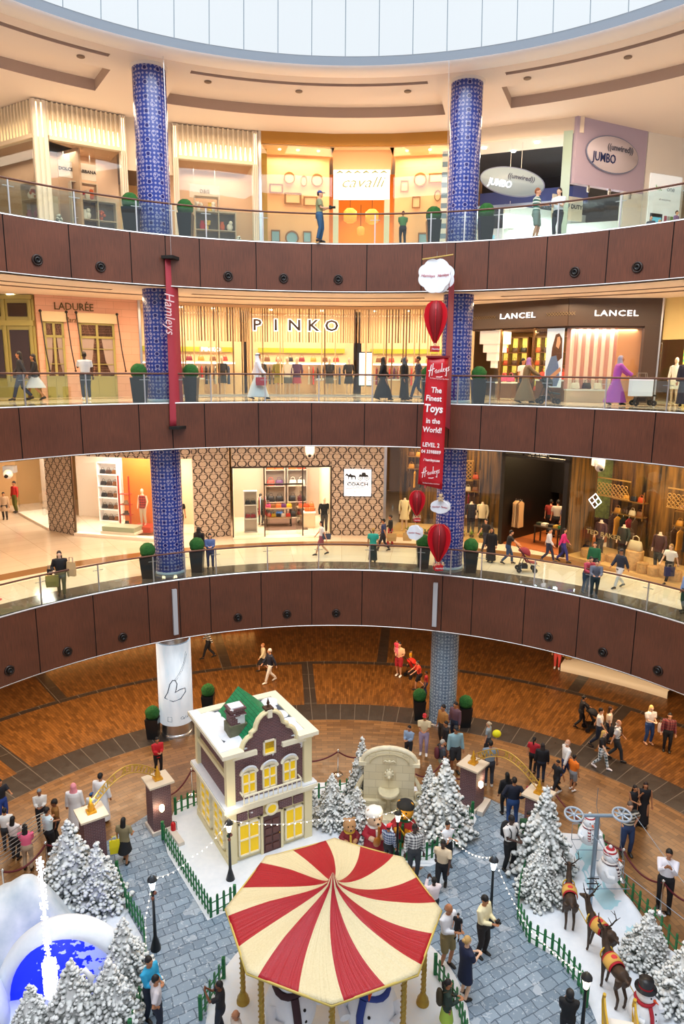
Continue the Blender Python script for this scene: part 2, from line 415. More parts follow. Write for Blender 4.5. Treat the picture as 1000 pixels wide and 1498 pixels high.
def h4(a, r):
    o = off(a)
    if 15.1 < r < 17.3 and 4.2 < o < 41: return 24.38+.38
    if 13.85 < r < 14.1 and 5.5 < o < 39.7: return 24.38+.12
    return 24.38
def hl(z):
    def f(a, r):
        o = off(a)
        if 15.0 < r < 15.3 and 5.5 < o < 39.7: return z+.14
        if 16.2 < r < 16.6: return z+.1
        return z
    return f
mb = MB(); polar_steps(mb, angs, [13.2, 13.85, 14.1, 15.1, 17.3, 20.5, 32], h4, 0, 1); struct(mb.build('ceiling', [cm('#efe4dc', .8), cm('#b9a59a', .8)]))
for lv in (1, 2, 3):
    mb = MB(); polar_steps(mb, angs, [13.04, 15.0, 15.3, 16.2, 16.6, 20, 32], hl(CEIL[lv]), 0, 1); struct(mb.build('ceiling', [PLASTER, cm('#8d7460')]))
mb = MB()  # rim of the skylight: pale lip, grey gutter, glowing translucent panels
mb.lathe([(13.2, 24.38), (13.2, 24.33), (12.5, 24.36), (12.42, 24.42)], 120, m=0, a0=-120, a1=120)
mb.lathe([(12.42, 24.42), (12.28, 24.66)], 120, m=1, a0=-120, a1=120)
struct(mb.build('trim_1', [cm('#fbfbff', .6), cm('#93a0ae', .5)]))
mb = MB(); 
for k in range(46):
    a0 = -119.6+5.2*k; a1 = a0+5.08
    for s in range(3):
        b0 = a0+(a1-a0)*s/3; b1 = a0+(a1-a0)*(s+1)/3
        mb.add([pol(b0, 12.28, 24.64), pol(b1, 12.28, 24.64), pol(b1, 11.6, 29.5), pol(b0, 11.6, 29.5)], [(0, 3, 2, 1)], 0, True)
mb.lathe([(12.31, 24.64), (11.63, 29.5)], 80, m=1, a0=-120, a1=120)
struct(mb.build('window_1', [mat('translucent_daylight_panel', (.04, .045, .05), .5, emit=.74, ec=(.88, .95, 1.0)), cm('#7c8c98')]))
mb = MB(); mb.lathe([(11.7, 29.5), (.01, 31.5)], 64, m=0); struct(mb.build('window_2', mat('skylight_dome', (.8, .85, .9), .5, emit=1.1, ec=(.88, .94, 1.0))))
# outer walls behind the shops, one per storey
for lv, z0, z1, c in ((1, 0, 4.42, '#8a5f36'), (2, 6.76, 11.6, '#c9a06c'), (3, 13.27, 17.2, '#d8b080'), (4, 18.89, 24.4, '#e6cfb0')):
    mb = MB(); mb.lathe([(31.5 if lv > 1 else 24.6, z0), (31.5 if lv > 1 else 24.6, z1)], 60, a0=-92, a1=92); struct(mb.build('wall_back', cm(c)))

# ---------------- balustrades
RAILM = mat('walnut_handrail', rgb('#5d3524'), .35); 
for lv, nm in ((2, 'lowest'), (3, 'middle'), (4, 'topmost')):
    z = FL[lv]; b = thing('glass_balustrade', 'curved glass balustrade with brown handrail on the %s of the three balconies' % nm, 'railing', (0, 0, z), 0)
    a0, a1 = -75, 75
    mb = MB(); mb.tube([pol(a0+(a1-a0)*i/120, 13.08, 1.0) for i in range(121)], .032, 8); mb.build('handrail', RAILM, b)
    js = [j+1.2 for j in JOINTS if a0 < j < a1-2]
    p = None
    for i, a in enumerate(js):
        mb = MB(RZ(-a)); mb.box(-.022, 13.07, 0, .022, 13.11, .98); mb.box(-.17, 13.06, .78, .17, 13.08, .8)
        mb.build('post', STEEL, b)
        if i+1 < len(js):
            m2 = MB(); a2 = js[i+1]
            pts = [pol(a+.12+(a2-a-.24)*k/4, 13.06) for k in range(5)]; pts2 = [pol(a+.12+(a2-a-.24)*k/4, 13.072) for k in range(5)]
            m2.prism([(q.x, q.y) for q in pts+pts2[::-1]], .0, .93); m2.build('glass_panel', GLASSB, b)

# ---------------- tiled columns
BLUE = m_column('blue_lattice_tiles', rgb('#9c98b8'), rgb('#2a3c8c'), rgb('#10196a'))
BLUE2 = m_column('dusty_lattice_tiles', rgb('#a7bccb'), rgb('#71859a'), rgb('#5b7189'))
for k, nm in ((1, 'left'), (2, 'right')):
    a = COLA[k]; p = pol(a, 14.25)
    c = thing('column', 'tall round %s column clad in blue lattice tiles, rising through every balcony level' % nm, 'column', p)
    mb = MB(); mb.lathe([(.56, 4.4), (.56, 24.38)], 40); mb.lathe([(.5, 4.4), (.5, 24.38)], 8); mb.build('upper_shaft', BLUE, c)
    mb = MB(); mb.lathe([(.56, 0), (.56, 4.42)], 40); o = mb.build('lower_shaft', BLUE2, c); o['label'] = 'grey-blue tiled shaft at court level'
    for z in (6.76, 13.27, 18.89):
        mb = MB(); mb.lathe([(.56, z+.09), (.6, z+.09), (.6, z)], 32); mb.build('base_ring', cm('#aebccb', .3), c)
    mb = MB(); mb.lathe([(.58, .12), (.64, .12), (.64, 0)], 32); mb.build('base_ring', STEEL, c)
    mb = MB(); mb.lathe([(.56, 24.3), (.63, 24.3), (.63, 24.38)], 32); mb.build('capital', cm('#efe4dc', .8), c)
# the illuminated wrap around the foot of the left column
p = pol(COLA[1], 14.25)
ad = thing('advertising_wrap', 'glowing white cylindrical advert with heart drawing around left column foot', 'advert', p)
g = NB('lit_advert_sheet'); P = g.obj(); x, y, z = g.sep(P)
n1 = g.noise(g.comb(g.math('MULTIPLY', x, 3), g.math('MULTIPLY', y, 3), g.math('MULTIPLY', z, .6)), 1.3, 3)
ccc = g.mix(n1, rgb('#a9bccb'), rgb('#f4fbff')); g.L(ccc, g.b.inputs['Base Color']); g.L(ccc, g.b.inputs['Emission Color']); g.b.inputs['Emission Strength'].default_value = .55
mb = MB(); mb.lathe([(.66, 3.95), (.67, 3.95), (.67, .55), (.66, .55)], 40); mb.build('lit_sheet', g.m, ad)
mb = MB(); mb.lathe([(.62, 3.95), (.6, 4.42)], 32); mb.lathe([(.6, .55), (.62, 0)], 32); mb.build('steel_collar', STEEL, ad)
INK = cm('#3a4250')
def oncyl(pts, r, ph0):  # (s,z) on the cylinder facing the camera
    return [(r*sin(ph0+s/r), -r*cos(ph0+s/r), z) for s, z in pts]
hp = [(-.45, 1.75), (-.3, 2.0), (-.2, 2.35), (-.08, 2.52), (.02, 2.5), (.08, 2.35), (.03, 2.1), (-.02, 2.0), (.2, 2.1), (.4, 2.1), (.42, 1.95), (.2, 1.7), (-.1, 1.62), (-.45, 1.75)]
mb = MB(); mb.tube(oncyl(hp, .675, radians(14)), .018, 6); mb.tube(oncyl([(-.02, 2.5), (.2, 2.8), (.38, 3.15), (.5, 3.6)], .675, radians(14)), .008, 5); mb.tube(oncyl([(.05, 2.5), (.3, 2.85), (.45, 3.2), (.55, 3.5)], .675, radians(14)), .006, 5)
mb.tube(oncyl([(-.34, .75), (-.34, .95), (-.18, .95), (-.18, .75), (-.34, .75)], .675, radians(14)), .008, 5); mb.build('line_drawing', INK, ad)
for i, ch in enumerate('Calvin K'):
    ph = radians(14)+(.22+i*.085)/.675
    if ch != ' ': text(ch, .17, T((.676*sin(ph), -.676*cos(ph), .86)) @ Matrix.Rotation(ph, 4, 'Z'), INK, 'lettering', ad, .002)

# ---------------- fixtures of the balcony walls and ceilings
def nozzle(a, z, lab):
    t = thing('air_nozzle', lab, 'vent', pol(a, 12.99, z), radians(-a), 'round air nozzles in the balcony walls')
    mb = MB(); mb.M = Matrix.Rotation(pi/2, 4, 'X'); mb.lathe([(.17, -.02), (.17, .03), (.13, .05), (.12, .0)], 20); mb.build('ring', cm('#2c1c16', .4), t)
    mb = MB(); mb.M = Matrix.Rotation(pi/2, 4, 'X'); mb.lathe([(.1, 0), (.1, .07), (.05, .08), (.045, .02), (.001, .02)], 16); mb.build('nozzle', cm('#0e0b0a', .4), t)
nm4 = ['first from the left', 'second from the left', 'just right of the left column', 'fourth from the left', 'in the middle', 'second from the right', 'furthest right']
for i, (a, z) in enumerate([(-46.2, 17.67), (-37.4, 17.66), (-18.3, 17.65), (-9.6, 17.65), (-.9, 17.65), (35.6, 17.65), (44.4, 17.64)]):
    nozzle(a, z, 'dark round air nozzle in the topmost balcony wall, %s' % nm4[i])
nm2 = ['at the left edge', 'second from the left', 'third from left', 'fourth from left', 'left one of the middle pair', 'right one of the middle pair', 'third from the right', 'second from the right', 'at the right edge']
for i, (a, z) in enumerate([(-54.9, 4.92), (-46.1, 4.92), (-37.3, 4.93), (-18, 4.97), (-9.5, 4.96), (-.9, 4.95), (35.5, 4.98), (44.3, 4.94), (52.8, 4.92)]):
    nozzle(a, z, 'dark round air nozzle in the lowest balcony wall, %s' % nm2[i])
for a, nm in ((-28.65, 'left'), (16.35, 'right')):
    o = MB(RZ(-a)).box(-.085, 12.86, 4.66, .085, 12.98, 6.42).build('wall_light', cm('#b9bcc2', .4)); tag(o, 'long grey vertical light bar on the lowest balcony wall near the %s column' % nm, 'wall light')
def ceil_disc(a, R, z, r, lab, m, cat='ceiling speaker', nm='ceiling_speaker', grp=None):
    mb = MB(); mb.lathe([(r, .0), (r, -.03), (r*.85, -.04), (.001, -.035)], 16); o = mb.build(nm, m); o.location = pol(a, R, z); tag(o, lab, cat, grp)
for i, (px, py) in enumerate([(118, 83), (304, 120), (437, 134), (596, 134), (771, 115), (918, 84)]):
    q = at(px, py, 24.36); ceil_disc(degrees(atan2(q.x, q.y)), hypot(q.x, q.y), 24.38 if hypot(q.x, q.y) < 15.1 else 24.76, .13, 'small brown round speaker in the top ceiling, %s from the left' % ['first', 'second', 'third', 'fourth', 'fifth', 'sixth'][i], cm('#8b7767'))
LAMP = mat('warm_lamp', (1, .9, .75), .4, emit=7, ec=(1, .86, .66)); LAMPW = mat('white_lamp', (1, 1, 1), .4, emit=7, ec=(1, .97, .92))
for i, (px, py) in enumerate([(15, 431), (34, 432)]):
    q = at(px, py, 17.18); ceil_disc(degrees(atan2(q.x, q.y)), hypot(q.x, q.y), 17.2, .14, 'bright downlight in the gallery ceiling at the far left, %s of the pair' % ['left', 'right'][i], LAMP, 'downlight', 'downlight')
def camdome(px, py, a_y, lab, colr):
    q = aty(px, py, a_y); t = thing('security_camera', lab, 'security camera', q)
    mb = MB(); mb.box(-.2, -.05, -.05, .2, .25, .2); mb.build('housing', cm(colr, .4), t)
    mb = MB(); mb.sph((0, -.08, -.08), .17, 14, 10); mb.build('dome', cm('#d8d2cc', .3), t)
    mb = MB(); mb.cyl((.0, -.22, -.13), (0, -.28, -.15), .07, .06); mb.build('lens', cm('#101014', .2), t)
camdome(453, 661, 16.2, 'pale dome security camera above the white and brown ellipse-patterned shopfront', '#c9c2bb')
camdome(876, 680, 12.2, 'white dome security camera at top of the dark gold shop window', '#e8e4de')
camdome(13, 690, 12.0, 'grey spotlight at the far left of the lower gallery', '#8f9298')  # a spotlight, built with the dome camera's shape and name
# planters with clipped balls beside each column
def planter(nm='planter'):
    t = thing('planter', '', 'planter', (0, 0, 0), 0, 'ball topiaries beside the columns')
    mb = MB()
    for i, (r0, r1, z0, z1) in enumerate([(.2, .26, 0, .86)]):
        mb.loft([[(r0*sx, r0*sy, z0) for sx, sy in ((-1, -1), (1, -1), (1, 1), (-1, 1))], [(r1*sx, r1*sy, z1) for sx, sy in ((-1, -1), (1, -1), (1, 1), (-1, 1))]], smooth=False)
    mb.build('pot', cm('#15171a', .3), t)
    r = random.Random(3)
    mb = MB(); mb.sph((0, 0, 1.06), .285, 28, 18, fn=lambda u, q: q*(1+r.uniform(-.07, .05)))
    g = NB('clipped_box_foliage') if 'clipped_box_foliage' not in MATS else None
    if g:
        n = g.noise(g.obj(), 30, 4); g.L(g.mix(n, rgb('#08230a'), rgb('#2f7a2c')), g.b.inputs['Base Color']); g.b.inputs['Roughness'].default_value = .9; g.bump(n, .8, .03)
    mb.build('foliage', MATS['clipped_box_foliage'], t); return t
P0 = planter(); first = True
for z, lab, Rr, das in ((0, 'on the court floor', 14.2, None), (6.76, 'on the lowest balcony', 13.75, None), (13.27, 'on the middle balcony', 13.75, None), (18.89, 'on the top balcony', 13.75, None)):
    for ci, nm in ((1, 'left'), (2, 'right')):
        for sd, sn in ((-3.9, 'left'), (3.9, 'right')):
            if ci == 1 and sd > 0 and z == 0: a, R = COLA[1]+6.0, 15.2
            else: a, R = COLA[ci]+sd, Rr
            l = 'green clipped ball in tall black planter %s, %s of the %s column' % (lab, sn, nm)
            if first: P0.location = pol(a, R, z); P0['label'] = l; first = False
            else: dup(P0, pol(a, R, z), 0, l)
# ================================================================= figures
def ik(a, b, l1, l2, pole):
    a = Vector(a); b = Vector(b); d = b-a; L = min(d.length, (l1+l2)*.998)
    d.normalize(); b = a+d*L; x = (l1*l1-l2*l2+L*L)/(2*L); h = sqrt(max(l1*l1-x*x, 1e-6))
    p = Vector(pole); p = p-d*p.dot(d)
    if p.length < 1e-4: p = Vector((0, 1, 0))
    p.normalize(); return a+d*x+p*h, b
def ell(c, rx, ry, n=14, tilt=None): return [(c[0]+rx*cos(2*pi*k/n), c[1]+ry*sin(2*pi*k/n), c[2]) for k in range(n)]
def remesh(o, vs, smooth=3):
    m = o.modifiers.new('fuse', 'REMESH'); m.mode = 'VOXEL'; m.voxel_size = vs; m.use_smooth_shade = True
    if smooth:
        s = o.modifiers.new('soften', 'SMOOTH'); s.iterations = smooth; s.factor = .5
SKIN = {'l': '#d9a07c', 'm': '#b07650', 'd': '#7a4a30', 'k': '#42281c', 'p': '#e8bb9c'}
POSES = {
 'stand': dict(f=((.10, -.03), (-.10, .03)), h=((.27, -.05, .84), (-.27, -.05, .84))),
 'walk': dict(f=((.07, -.30), (-.07, .30)), h=((.24, .22, .9), (-.24, -.27, .95)), lift=(0, .07)),
 'walk2': dict(f=((.07, .27), (-.07, -.27)), h=((.24, -.26, .95), (-.24, .2, .9)), lift=(.07, 0)),
 'photo': dict(f=((.13, -.02), (-.12, .02)), h=((.07, -.36, 1.46), (-.07, -.36, 1.46))),
 'hold': dict(f=((.11, -.03), (-.11, .03)), h=((.07, -.30, 1.16), (-.07, -.31, 1.16))),
 'push': dict(f=((.07, -.25), (-.07, .3)), h=((.2, -.47, 1.05), (-.2, -.47, 1.05)), lift=(0, .07), lean=.1),
 'fold': dict(f=((.12, -.02), (-.12, .02)), h=((-.1, -.24, 1.17), (.12, -.27, 1.21))),
 'hip': dict(f=((.12, -.02), (-.12, .02)), h=((.20, .0, 1.02), (-.20, .0, 1.02)), out=1),
 'rail': dict(f=((.10, .12), (-.10, .06)), h=((.12, -.46, 1.1), (-.12, -.46, 1.1)), lean=.24),
 'bags': dict(f=((.09, -.16), (-.09, .12)), h=((.28, -.02, .8), (-.22, -.2, 1.05))),
 'cross': dict(f=((.08, -.05), (-.12, .05)), h=((.1, -.26, 1.14), (-.27, -.03, .86))),
 'shoulder': dict(f=((.1, -.05), (-.1, .05)), h=((.27, -.05, .84), (-.14, -.2, 1.36))),
 'carry': dict(f=((.1, -.04), (-.1, .04)), h=((.16, -.26, 1.12), (-.06, -.28, 1.2))),
 'reach': dict(f=((.1, -.04), (-.1, .04)), h=((.14, -.4, 1.25), (-.27, -.03, .84))),
}
def person(base, H, hd, label, top=('tee', '#ffffff'), bot=('trousers', '#1b1d26'), hair=('short', '#120d0b'), skin='m', pose='stand',
           shoe='#17130f', group=None, look=0, z=None, nod=0.0, thin=1.0, far=False):
    thin *= 1.1
    b = Vector(base) if not isinstance(base, tuple) or len(base) == 3 else Vector((base[0], base[1], 0))
    if z is not None: b.z = z
    p = POSES[pose]; lean = p.get('lean', 0.0); sc = H/1.75
    sk = SKIN[skin]; vox = .018 if far else .0125
    def ln(q, k=1.0):  # lean the upper body forward around the hips
        q = Vector(q); t = max(0, q.z-.95); return Vector((q.x, q.y-t*lean*1.4*k, q.z-t*lean*.25))
    mb = MB(); S = 12
    hipz = .90 if 'walk' in pose or pose == 'push' else .93
    T_ = [(.82, .13, .09), (.9, .155, .105), (1.02, .135, .092), (1.15, .15, .1), (1.3, .178, .105), (1.4, .17, .09), (1.46, .09, .065)]
    mb.loft([[ln(q) for q in ell((0, .01, z_), rx*thin, ry*thin, S)] for z_, rx, ry in T_], smooth=True)
    mb.tube([ln((0, .015, 1.42)), ln((0, 0, 1.5)), ln((0, -.01, 1.58))], [.062, .054, .055], 10)
    LT = p.get('lift', (0, 0)); legs = []; arms = []
    for i, sx in ((0, 1), (1, -1)):
        hx = Vector((sx*.09*thin, 0, hipz)); fx, fy = p['f'][i]; ank = Vector((fx, fy+.03, .085+LT[i]))
        kn, ank = ik(hx, ank, .44, .42, (sx*.1, -1, 0)); legs.append((hx, kn, ank, LT[i]))
        mb.tube([hx, (hx+kn)/2, kn, kn+(ank-kn)*.35, ank], [.082*thin, .07*thin, .05, .053, .036], 10)
        tip = Vector((ank.x+sx*.02, ank.y-.13, .03 if LT[i] == 0 else .03)); heel = Vector((ank.x, ank.y+.035, .035+LT[i]))
        mb.tube([heel, (heel+tip)/2+Vector((0, 0, .01)), tip], [.035, (.042, .035), (.038, .022)], 8)
        sh = ln((sx*.185*thin, .01, 1.405)); ha = ln(p['h'][i], .6)
        el, wr = ik(sh, ha, .285, .255, (sx*(1.2 if p.get('out') else .45), .9, -.5)); arms.append((sh, el, wr))
        mb.tube([ln((sx*.1, .01, 1.4)), sh, (sh+el)/2, el, el+(wr-el)*.4, wr], [.05, .052, .044, .036, .036, .024], 10)
        d = (wr-el).normalized(); fwd = Vector((0, -1, 0)) if abs(d.y) < .8 else Vector((0, 0, 1)); side = d.cross(fwd).normalized()
        pal = wr+d*.045; mb.tube([wr, wr+d*.03, wr+d*.085], [.022, (.018, .036), (.014, .036)] if False else [.022, .03, .032], 8)
        nrm = d.cross(side).normalized()*(-1)
        if nrm.dot(Vector((-sx*1.0, -.2, 0))) < 0: nrm = -nrm
        for q in range(4):
            r0 = wr+d*.085+side*((q-1.5)*.019); ln_ = (.062, .074, .07, .055)[q]
            mb.tube([r0-d*.02, r0+d*ln_*.5+nrm*.008, r0+d*ln_*.85+nrm*.03], [.011, .0105, .009], 6)
        th = wr+d*.03+side*(-.026 if True else .026)*(1 if sx > 0 else -1)
        mb.tube([th, th+d*.03-side*(.018*sx), th+d*.055-side*(.02*sx)+nrm*.012], [.013, .011, .0095], 6)
    HM = T(ln((0, -.012, 1.63))) @ RZ(look) @ Matrix.Rotation(nod, 4, 'X')
    mb.M = HM
    def hf(u, q):
        if u.z < 0: q.x *= 1-.22*(-u.z)**1.5; q.y += (-.012 if u.y < 0 else -.02)*(-u.z)
        if u.y < -.6: q.y *= .95
        return q
    mb.sph((0, 0, 0), (.077, .096, .118), 20, 14, fn=hf)
    mb.sph((0, -.098, -.012), (.013, .022, .022), 8, 6); mb.sph((0, -.082, -.05), (.03, .016, .009), 8, 6); mb.sph((0, -.075, -.092), (.027, .022, .018), 8, 6)
    for sx in (1, -1): mb.sph((sx*.078, .005, -.01), (.014, .024, .032), 8, 6); mb.sph((sx*.034, -.088, .02), (.022, .012, .007), 6, 5)
    mb.M = Matrix()
    body = mb.build('person', cm(sk, .55)); remesh(body, vox)
    body.location = b; body.rotation_euler = (0, 0, radians(hd)); body.scale = (sc, sc, sc); tag(body, label, 'person', group)
    # ---- clothes
    kind, c = top; tm = c if not isinstance(c, str) else cm(c)
    if kind != 'none':
        mb = MB(); g = .018 if kind in ('tee', 'shirt', 'tank') else .03
        lo = {'tee': .86, 'shirt': .86, 'tank': .9, 'jacket': .80, 'dress': .55, 'robe': .10, 'coat': .55}[kind]
        rings = []
        if kind in ('dress', 'robe', 'coat'):
            w0 = .21 if kind == 'dress' else .24
            spread = abs(p['f'][0][1]-p['f'][1][1])*.5
            rings.append((lo, w0*thin, (w0*.75+spread*(.85 if kind == 'robe' else .45))))
            rings.append((lo+(.93-lo)*.45, w0*.92*thin, w0*.68+spread*(.5 if kind == 'robe' else .3)))
            rings.append((.86, .185*thin, .14))
        else: rings.append((lo, (.178+g*.4)*thin, .128+g*.3))
        for z_, rx, ry in T_[2 if lo < .9 else 2:]: rings.append((z_, (rx+g)*thin, (ry+g)*thin))
        rings.append((1.475, .07, .062))
        mb.loft([[ln(q) for q in ell((0, .01, z_), rx, ry, 18)] for z_, rx, ry in rings])
        for i, (sh, el, wr) in enumerate(arms):
            s0 = ln(((.1 if i == 0 else -.1), .01, 1.41)); e = g*.8
            if kind == 'tee' or (kind == 'dress' and pose != 'x'): mb.tube([s0, sh, sh+(el-sh)*.72], [.055+e, .06+e, .06+e], 10)
            elif kind == 'tank': mb.tube([s0, sh], [.05+e, .045+e], 8)
            else: mb.tube([s0, sh, (sh+el)/2, el, el+(wr-el)*.5, el+(wr-el)*.93], [.055+e, .06+e, .052+e, .046+e, .044+e, (.034 if kind != 'robe' else .05)+e], 10)
        o = mb.build({'tee': 'shirt', 'shirt': 'shirt', 'tank': 'vest', 'jacket': 'jacket', 'dress': 'dress', 'robe': 'robe', 'coat': 'coat'}[kind], tm, body); remesh(o, .022 if far else .017, 4)
    kind, c = bot; bm_ = (c if not isinstance(c, str) else cm(c)) if c else None
    if kind in ('trousers', 'shorts', 'capri'):
        mb = MB(); mb.loft([ell((0, .01, z_), rx*thin, ry*thin, 16) for z_, rx, ry in ((.80, .17, .115), (.9, .182, .13), (.99, .162, .118), (1.03, .155, .112))])
        for hx, kn, an, lf in legs:
            if kind == 'trousers': mb.tube([hx, (hx+kn)/2, kn, (kn+an)/2, an+(kn-an)*.06], [.102*thin, .09*thin, .072, .067, .06], 10)
            elif kind == 'capri': mb.tube([hx, (hx+kn)/2, kn, kn+(an-kn)*.5], [.1*thin, .085*thin, .066, .058], 10)
            else: mb.tube([hx, (hx+kn)/2, kn+(hx-kn)*.05], [.102*thin, .1*thin, .09], 10)
        o = mb.build('trousers' if kind != 'shorts' else 'shorts', bm_, body); remesh(o, .022 if far else .017, 3)
    elif kind in ('skirt', 'longskirt', 'miniskirt'):
        lo = {'skirt': .48, 'longskirt': .12, 'miniskirt': .6}[kind]; sp = abs(p['f'][0][1]-p['f'][1][1])*.4
        mb = MB(); mb.loft([ell((0, .01, z_), rx, ry, 20) for z_, rx, ry in ((lo, .23, .17+sp), ((lo+.9)/2, .2, .15+sp*.6), (.9, .18, .13), (1.04, .15, .11))]); mb.build('skirt', bm_, body)
    for hx, kn, an, lf in legs:
        mb = MB(); tip = Vector((an.x+(.015 if an.x > 0 else -.015), an.y-.16, .035)); heel = Vector((an.x, an.y+.045, .045+lf))
        mb.tube([heel, (heel+tip)/2+Vector((0, 0, .018)), tip, tip+Vector((0, -.03, -.008))], [.043, (.05, .048), (.047, .032), (.028, .018)], 10)
        if pose != 'sandal': mb.build('shoe', cm(shoe, .5), body)
    hk, hc = hair; hm = cm(hc, .6)
    mb = MB(HM)
    if hk in ('short', 'long', 'bun', 'pony', 'curly', 'bald'):
        r = random.Random(int(abs(b.x*100)))
        cut = -.035 if hk != 'bald' else -.1
        gg = {'curly': 1.22, 'bald': .0}.get(hk, 1.0)
        def hf2(u, q):
            if q.z < cut+.03 and u.y < .1 and hk != 'long': q = Vector((q.x*.8, q.y*.5, cut+.03))
            if q.z < -.08: q.z = -.08; q.x *= .8
            if hk == 'curly': q = q*(1+r.uniform(-.07, .07))
            return q
        if hk != 'bald': mb.sph((0, .018, .026), (.086*gg, .1*gg, .112*gg), 18, 12, fn=hf2)
        else: mb.tube([(.08, .0, -.03), (.07, .06, -.03), (0, .1, -.03), (-.07, .06, -.03), (-.08, .0, -.03)], [.014, .022, .026, .022, .014], 6)
        if hk == 'long': mb.loft([[(x_*k, y_+yy, z_) for x_, y_, _ in ell((0, 0, 0), 1, 1, 14)] if False else ell((0, yy, z_), rx, ry, 14) for z_, rx, ry, yy in ((.05, .086, .075, .03), (-.08, .094, .062, .055), (-.2, .1, .05, .085), (-.3, .08, .036, .1), (-.36, .03, .02, .1))])
        if hk == 'bun': mb.sph((0, .12, .05), (.045, .045, .045), 10, 8)
        if hk == 'pony': mb.tube([(0, .1, .06), (0, .16, .02), (0, .15, -.14), (0, .13, -.22)], [.025, .035, .03, .01], 8)
        mb.build('hair', hm, body)
    elif hk in ('scarf', 'ghutra'):
        def sf(u, q):
            if u.y < -.45 and q.z < .065: q.y *= .62; q.x *= .9
            return q
        mb.sph((0, .02, .01), (.1, .115, .125), 18, 12, fn=sf)
        mb.loft([ell((0, yy, z_), rx, ry, 14) for z_, rx, ry, yy in ((.0, .098, .09, .04), (-.1, .105, .095, .035), (-.2, .16, .11, .03), (-.28, .19, .12, .04), (-.33, .17, .1, .05))])
        mb.build('headscarf', hm, body)
        if hk == 'ghutra': m2 = MB(HM); m2.lathe([(.098, .05), (.112, .055), (.112, .075), (.1, .08)], 18, c=(0, .02, 0)); m2.build('head_cord', cm('#111111'), body)
    elif hk == 'cap':
        mb.sph((0, .012, .035), (.089, .105, .1), 18, 10, fn=lambda u, q: Vector((q.x, q.y, max(q.z, .0)))); mb.box(-.06, -.18, .04, .06, -.08, .052); mb.build('cap', hm, body)
        m2 = MB(HM); m2.sph((0, .03, -.0), (.082, .085, .07), 12, 8); m2.build('hair', cm('#1a1410'), body)
    elif hk == 'hood':
        mb.sph((0, .02, .02), (.112, .125, .13), 16, 12); mb.sph((0, .04, -.1), (.12, .11, .07), 12, 8); mb.build('hood', hm, body)
    return body
def bag(loc, w, h, c, label, rz=0.0, group=None, kind='shopping bag', flat=False, handle='#8d8478', name=None):
    t = thing(name or kind.replace(' ', '_'), label, kind, loc, radians(rz), group); m = cm(c) if isinstance(c, str) else c
    mb = MB(); d = w*.35
    if flat: mb.box(-w/2, -d/2, 0, w/2, d/2, h)
    else: mb.loft([[(sx*w/2*k, sy*d/2*k2, z_) for sx, sy in ((-1, -1), (1, -1), (1, 1), (-1, 1))] for z_, k, k2 in ((0, .9, .95), (h*.5, 1, 1), (h, .96, .55))], smooth=False)
    mb.build('body', m, t)
    for sy in (-1, 1):
        mb = MB(); mb.tube([(-w*.25, sy*d*.25, h*.97), (-w*.2, sy*d*.2, h*1.3), (w*.2, sy*d*.2, h*1.3), (w*.25, sy*d*.25, h*.97)], .009, 5); mb.build('handle', cm(handle), t)
    return t
def backpack(body, c, label, H=1.7):
    hd = body.rotation_euler[2]; s = body.scale[0]
    t = thing('backpack', label, 'backpack', body.location+Matrix.Rotation(hd, 3, 'Z') @ Vector((0, .22*s, 1.0*s)), hd)
    mb = MB(); mb.loft([ell((0, 0, z_*s), rx*s, ry*s, 12) for z_, rx, ry in ((0, .1, .06), (.04, .15, .09), (.25, .155, .1), (.38, .13, .08), (.44, .06, .04))]); mb.build('pack', cm(c), t)
    for sx in (1, -1):
        mb = MB(); mb.tube([(sx*.09*s, -.08*s, .42*s), (sx*.11*s, -.2*s, .47*s), (sx*.12*s, -.37*s, .36*s), (sx*.12*s, -.38*s, .2*s), (sx*.15*s, -.25*s, .06*s), (sx*.12*s, -.06*s, .03*s)], .018*s, 6); mb.build('strap', cm(c), t)
    return t
def stroller(loc, hd, c, label):
    t = thing('stroller', label, 'stroller', loc, radians(hd))
    fm = cm('#1a1b1f', .4)
    for sx in (-.22, .22):
        mb = MB(); mb.tube([(sx, .38, 1.03), (sx, .3, .95), (sx, -.1, .42), (sx, -.32, .1)], .014, 6); mb.tube([(sx, .1, .62), (sx, .28, .1)], .014, 6); mb.build('frame', fm, t)
        for y in (-.32, .28):
            mb = MB(); mb.M = T((sx, y, .1)) @ Matrix.Rotation(pi/2, 4, 'Y'); mb.lathe([(.1, -.02), (.1, .02), (.06, .025), (.02, .02), (.02, -.02), (.06, -.025), (.1, -.02)], 18); mb.build('wheel', fm, t)
    mb = MB(); mb.tube([(-.22, .38, 1.03), (.22, .38, 1.03)], .016, 8); mb.build('handle', cm('#2a2a2c'), t)
    mb = MB()
    for p0, p1 in (((-.4, .36), (.0, .42)), ((.0, .42), (.24, .9))): mb.tube([(0, p0[0], p0[1]), (0, p1[0], p1[1])], [(.2, .035), (.2, .035)], 8)
    mb.build('seat', cm(c), t)
    mb = MB(); mb.M = T((0, .1, .72)) @ Matrix.Rotation(radians(25), 4, 'X'); mb.sph((0, 0, 0), (.22, .26, .26), 14, 10, fn=lambda u, q: Vector((q.x, q.y, max(q.z, .02)))); mb.build('canopy', cm(c), t)
    mb = MB(); mb.box(-.18, -.05, .16, .18, .25, .3); mb.build('basket', fm, t)
    return t
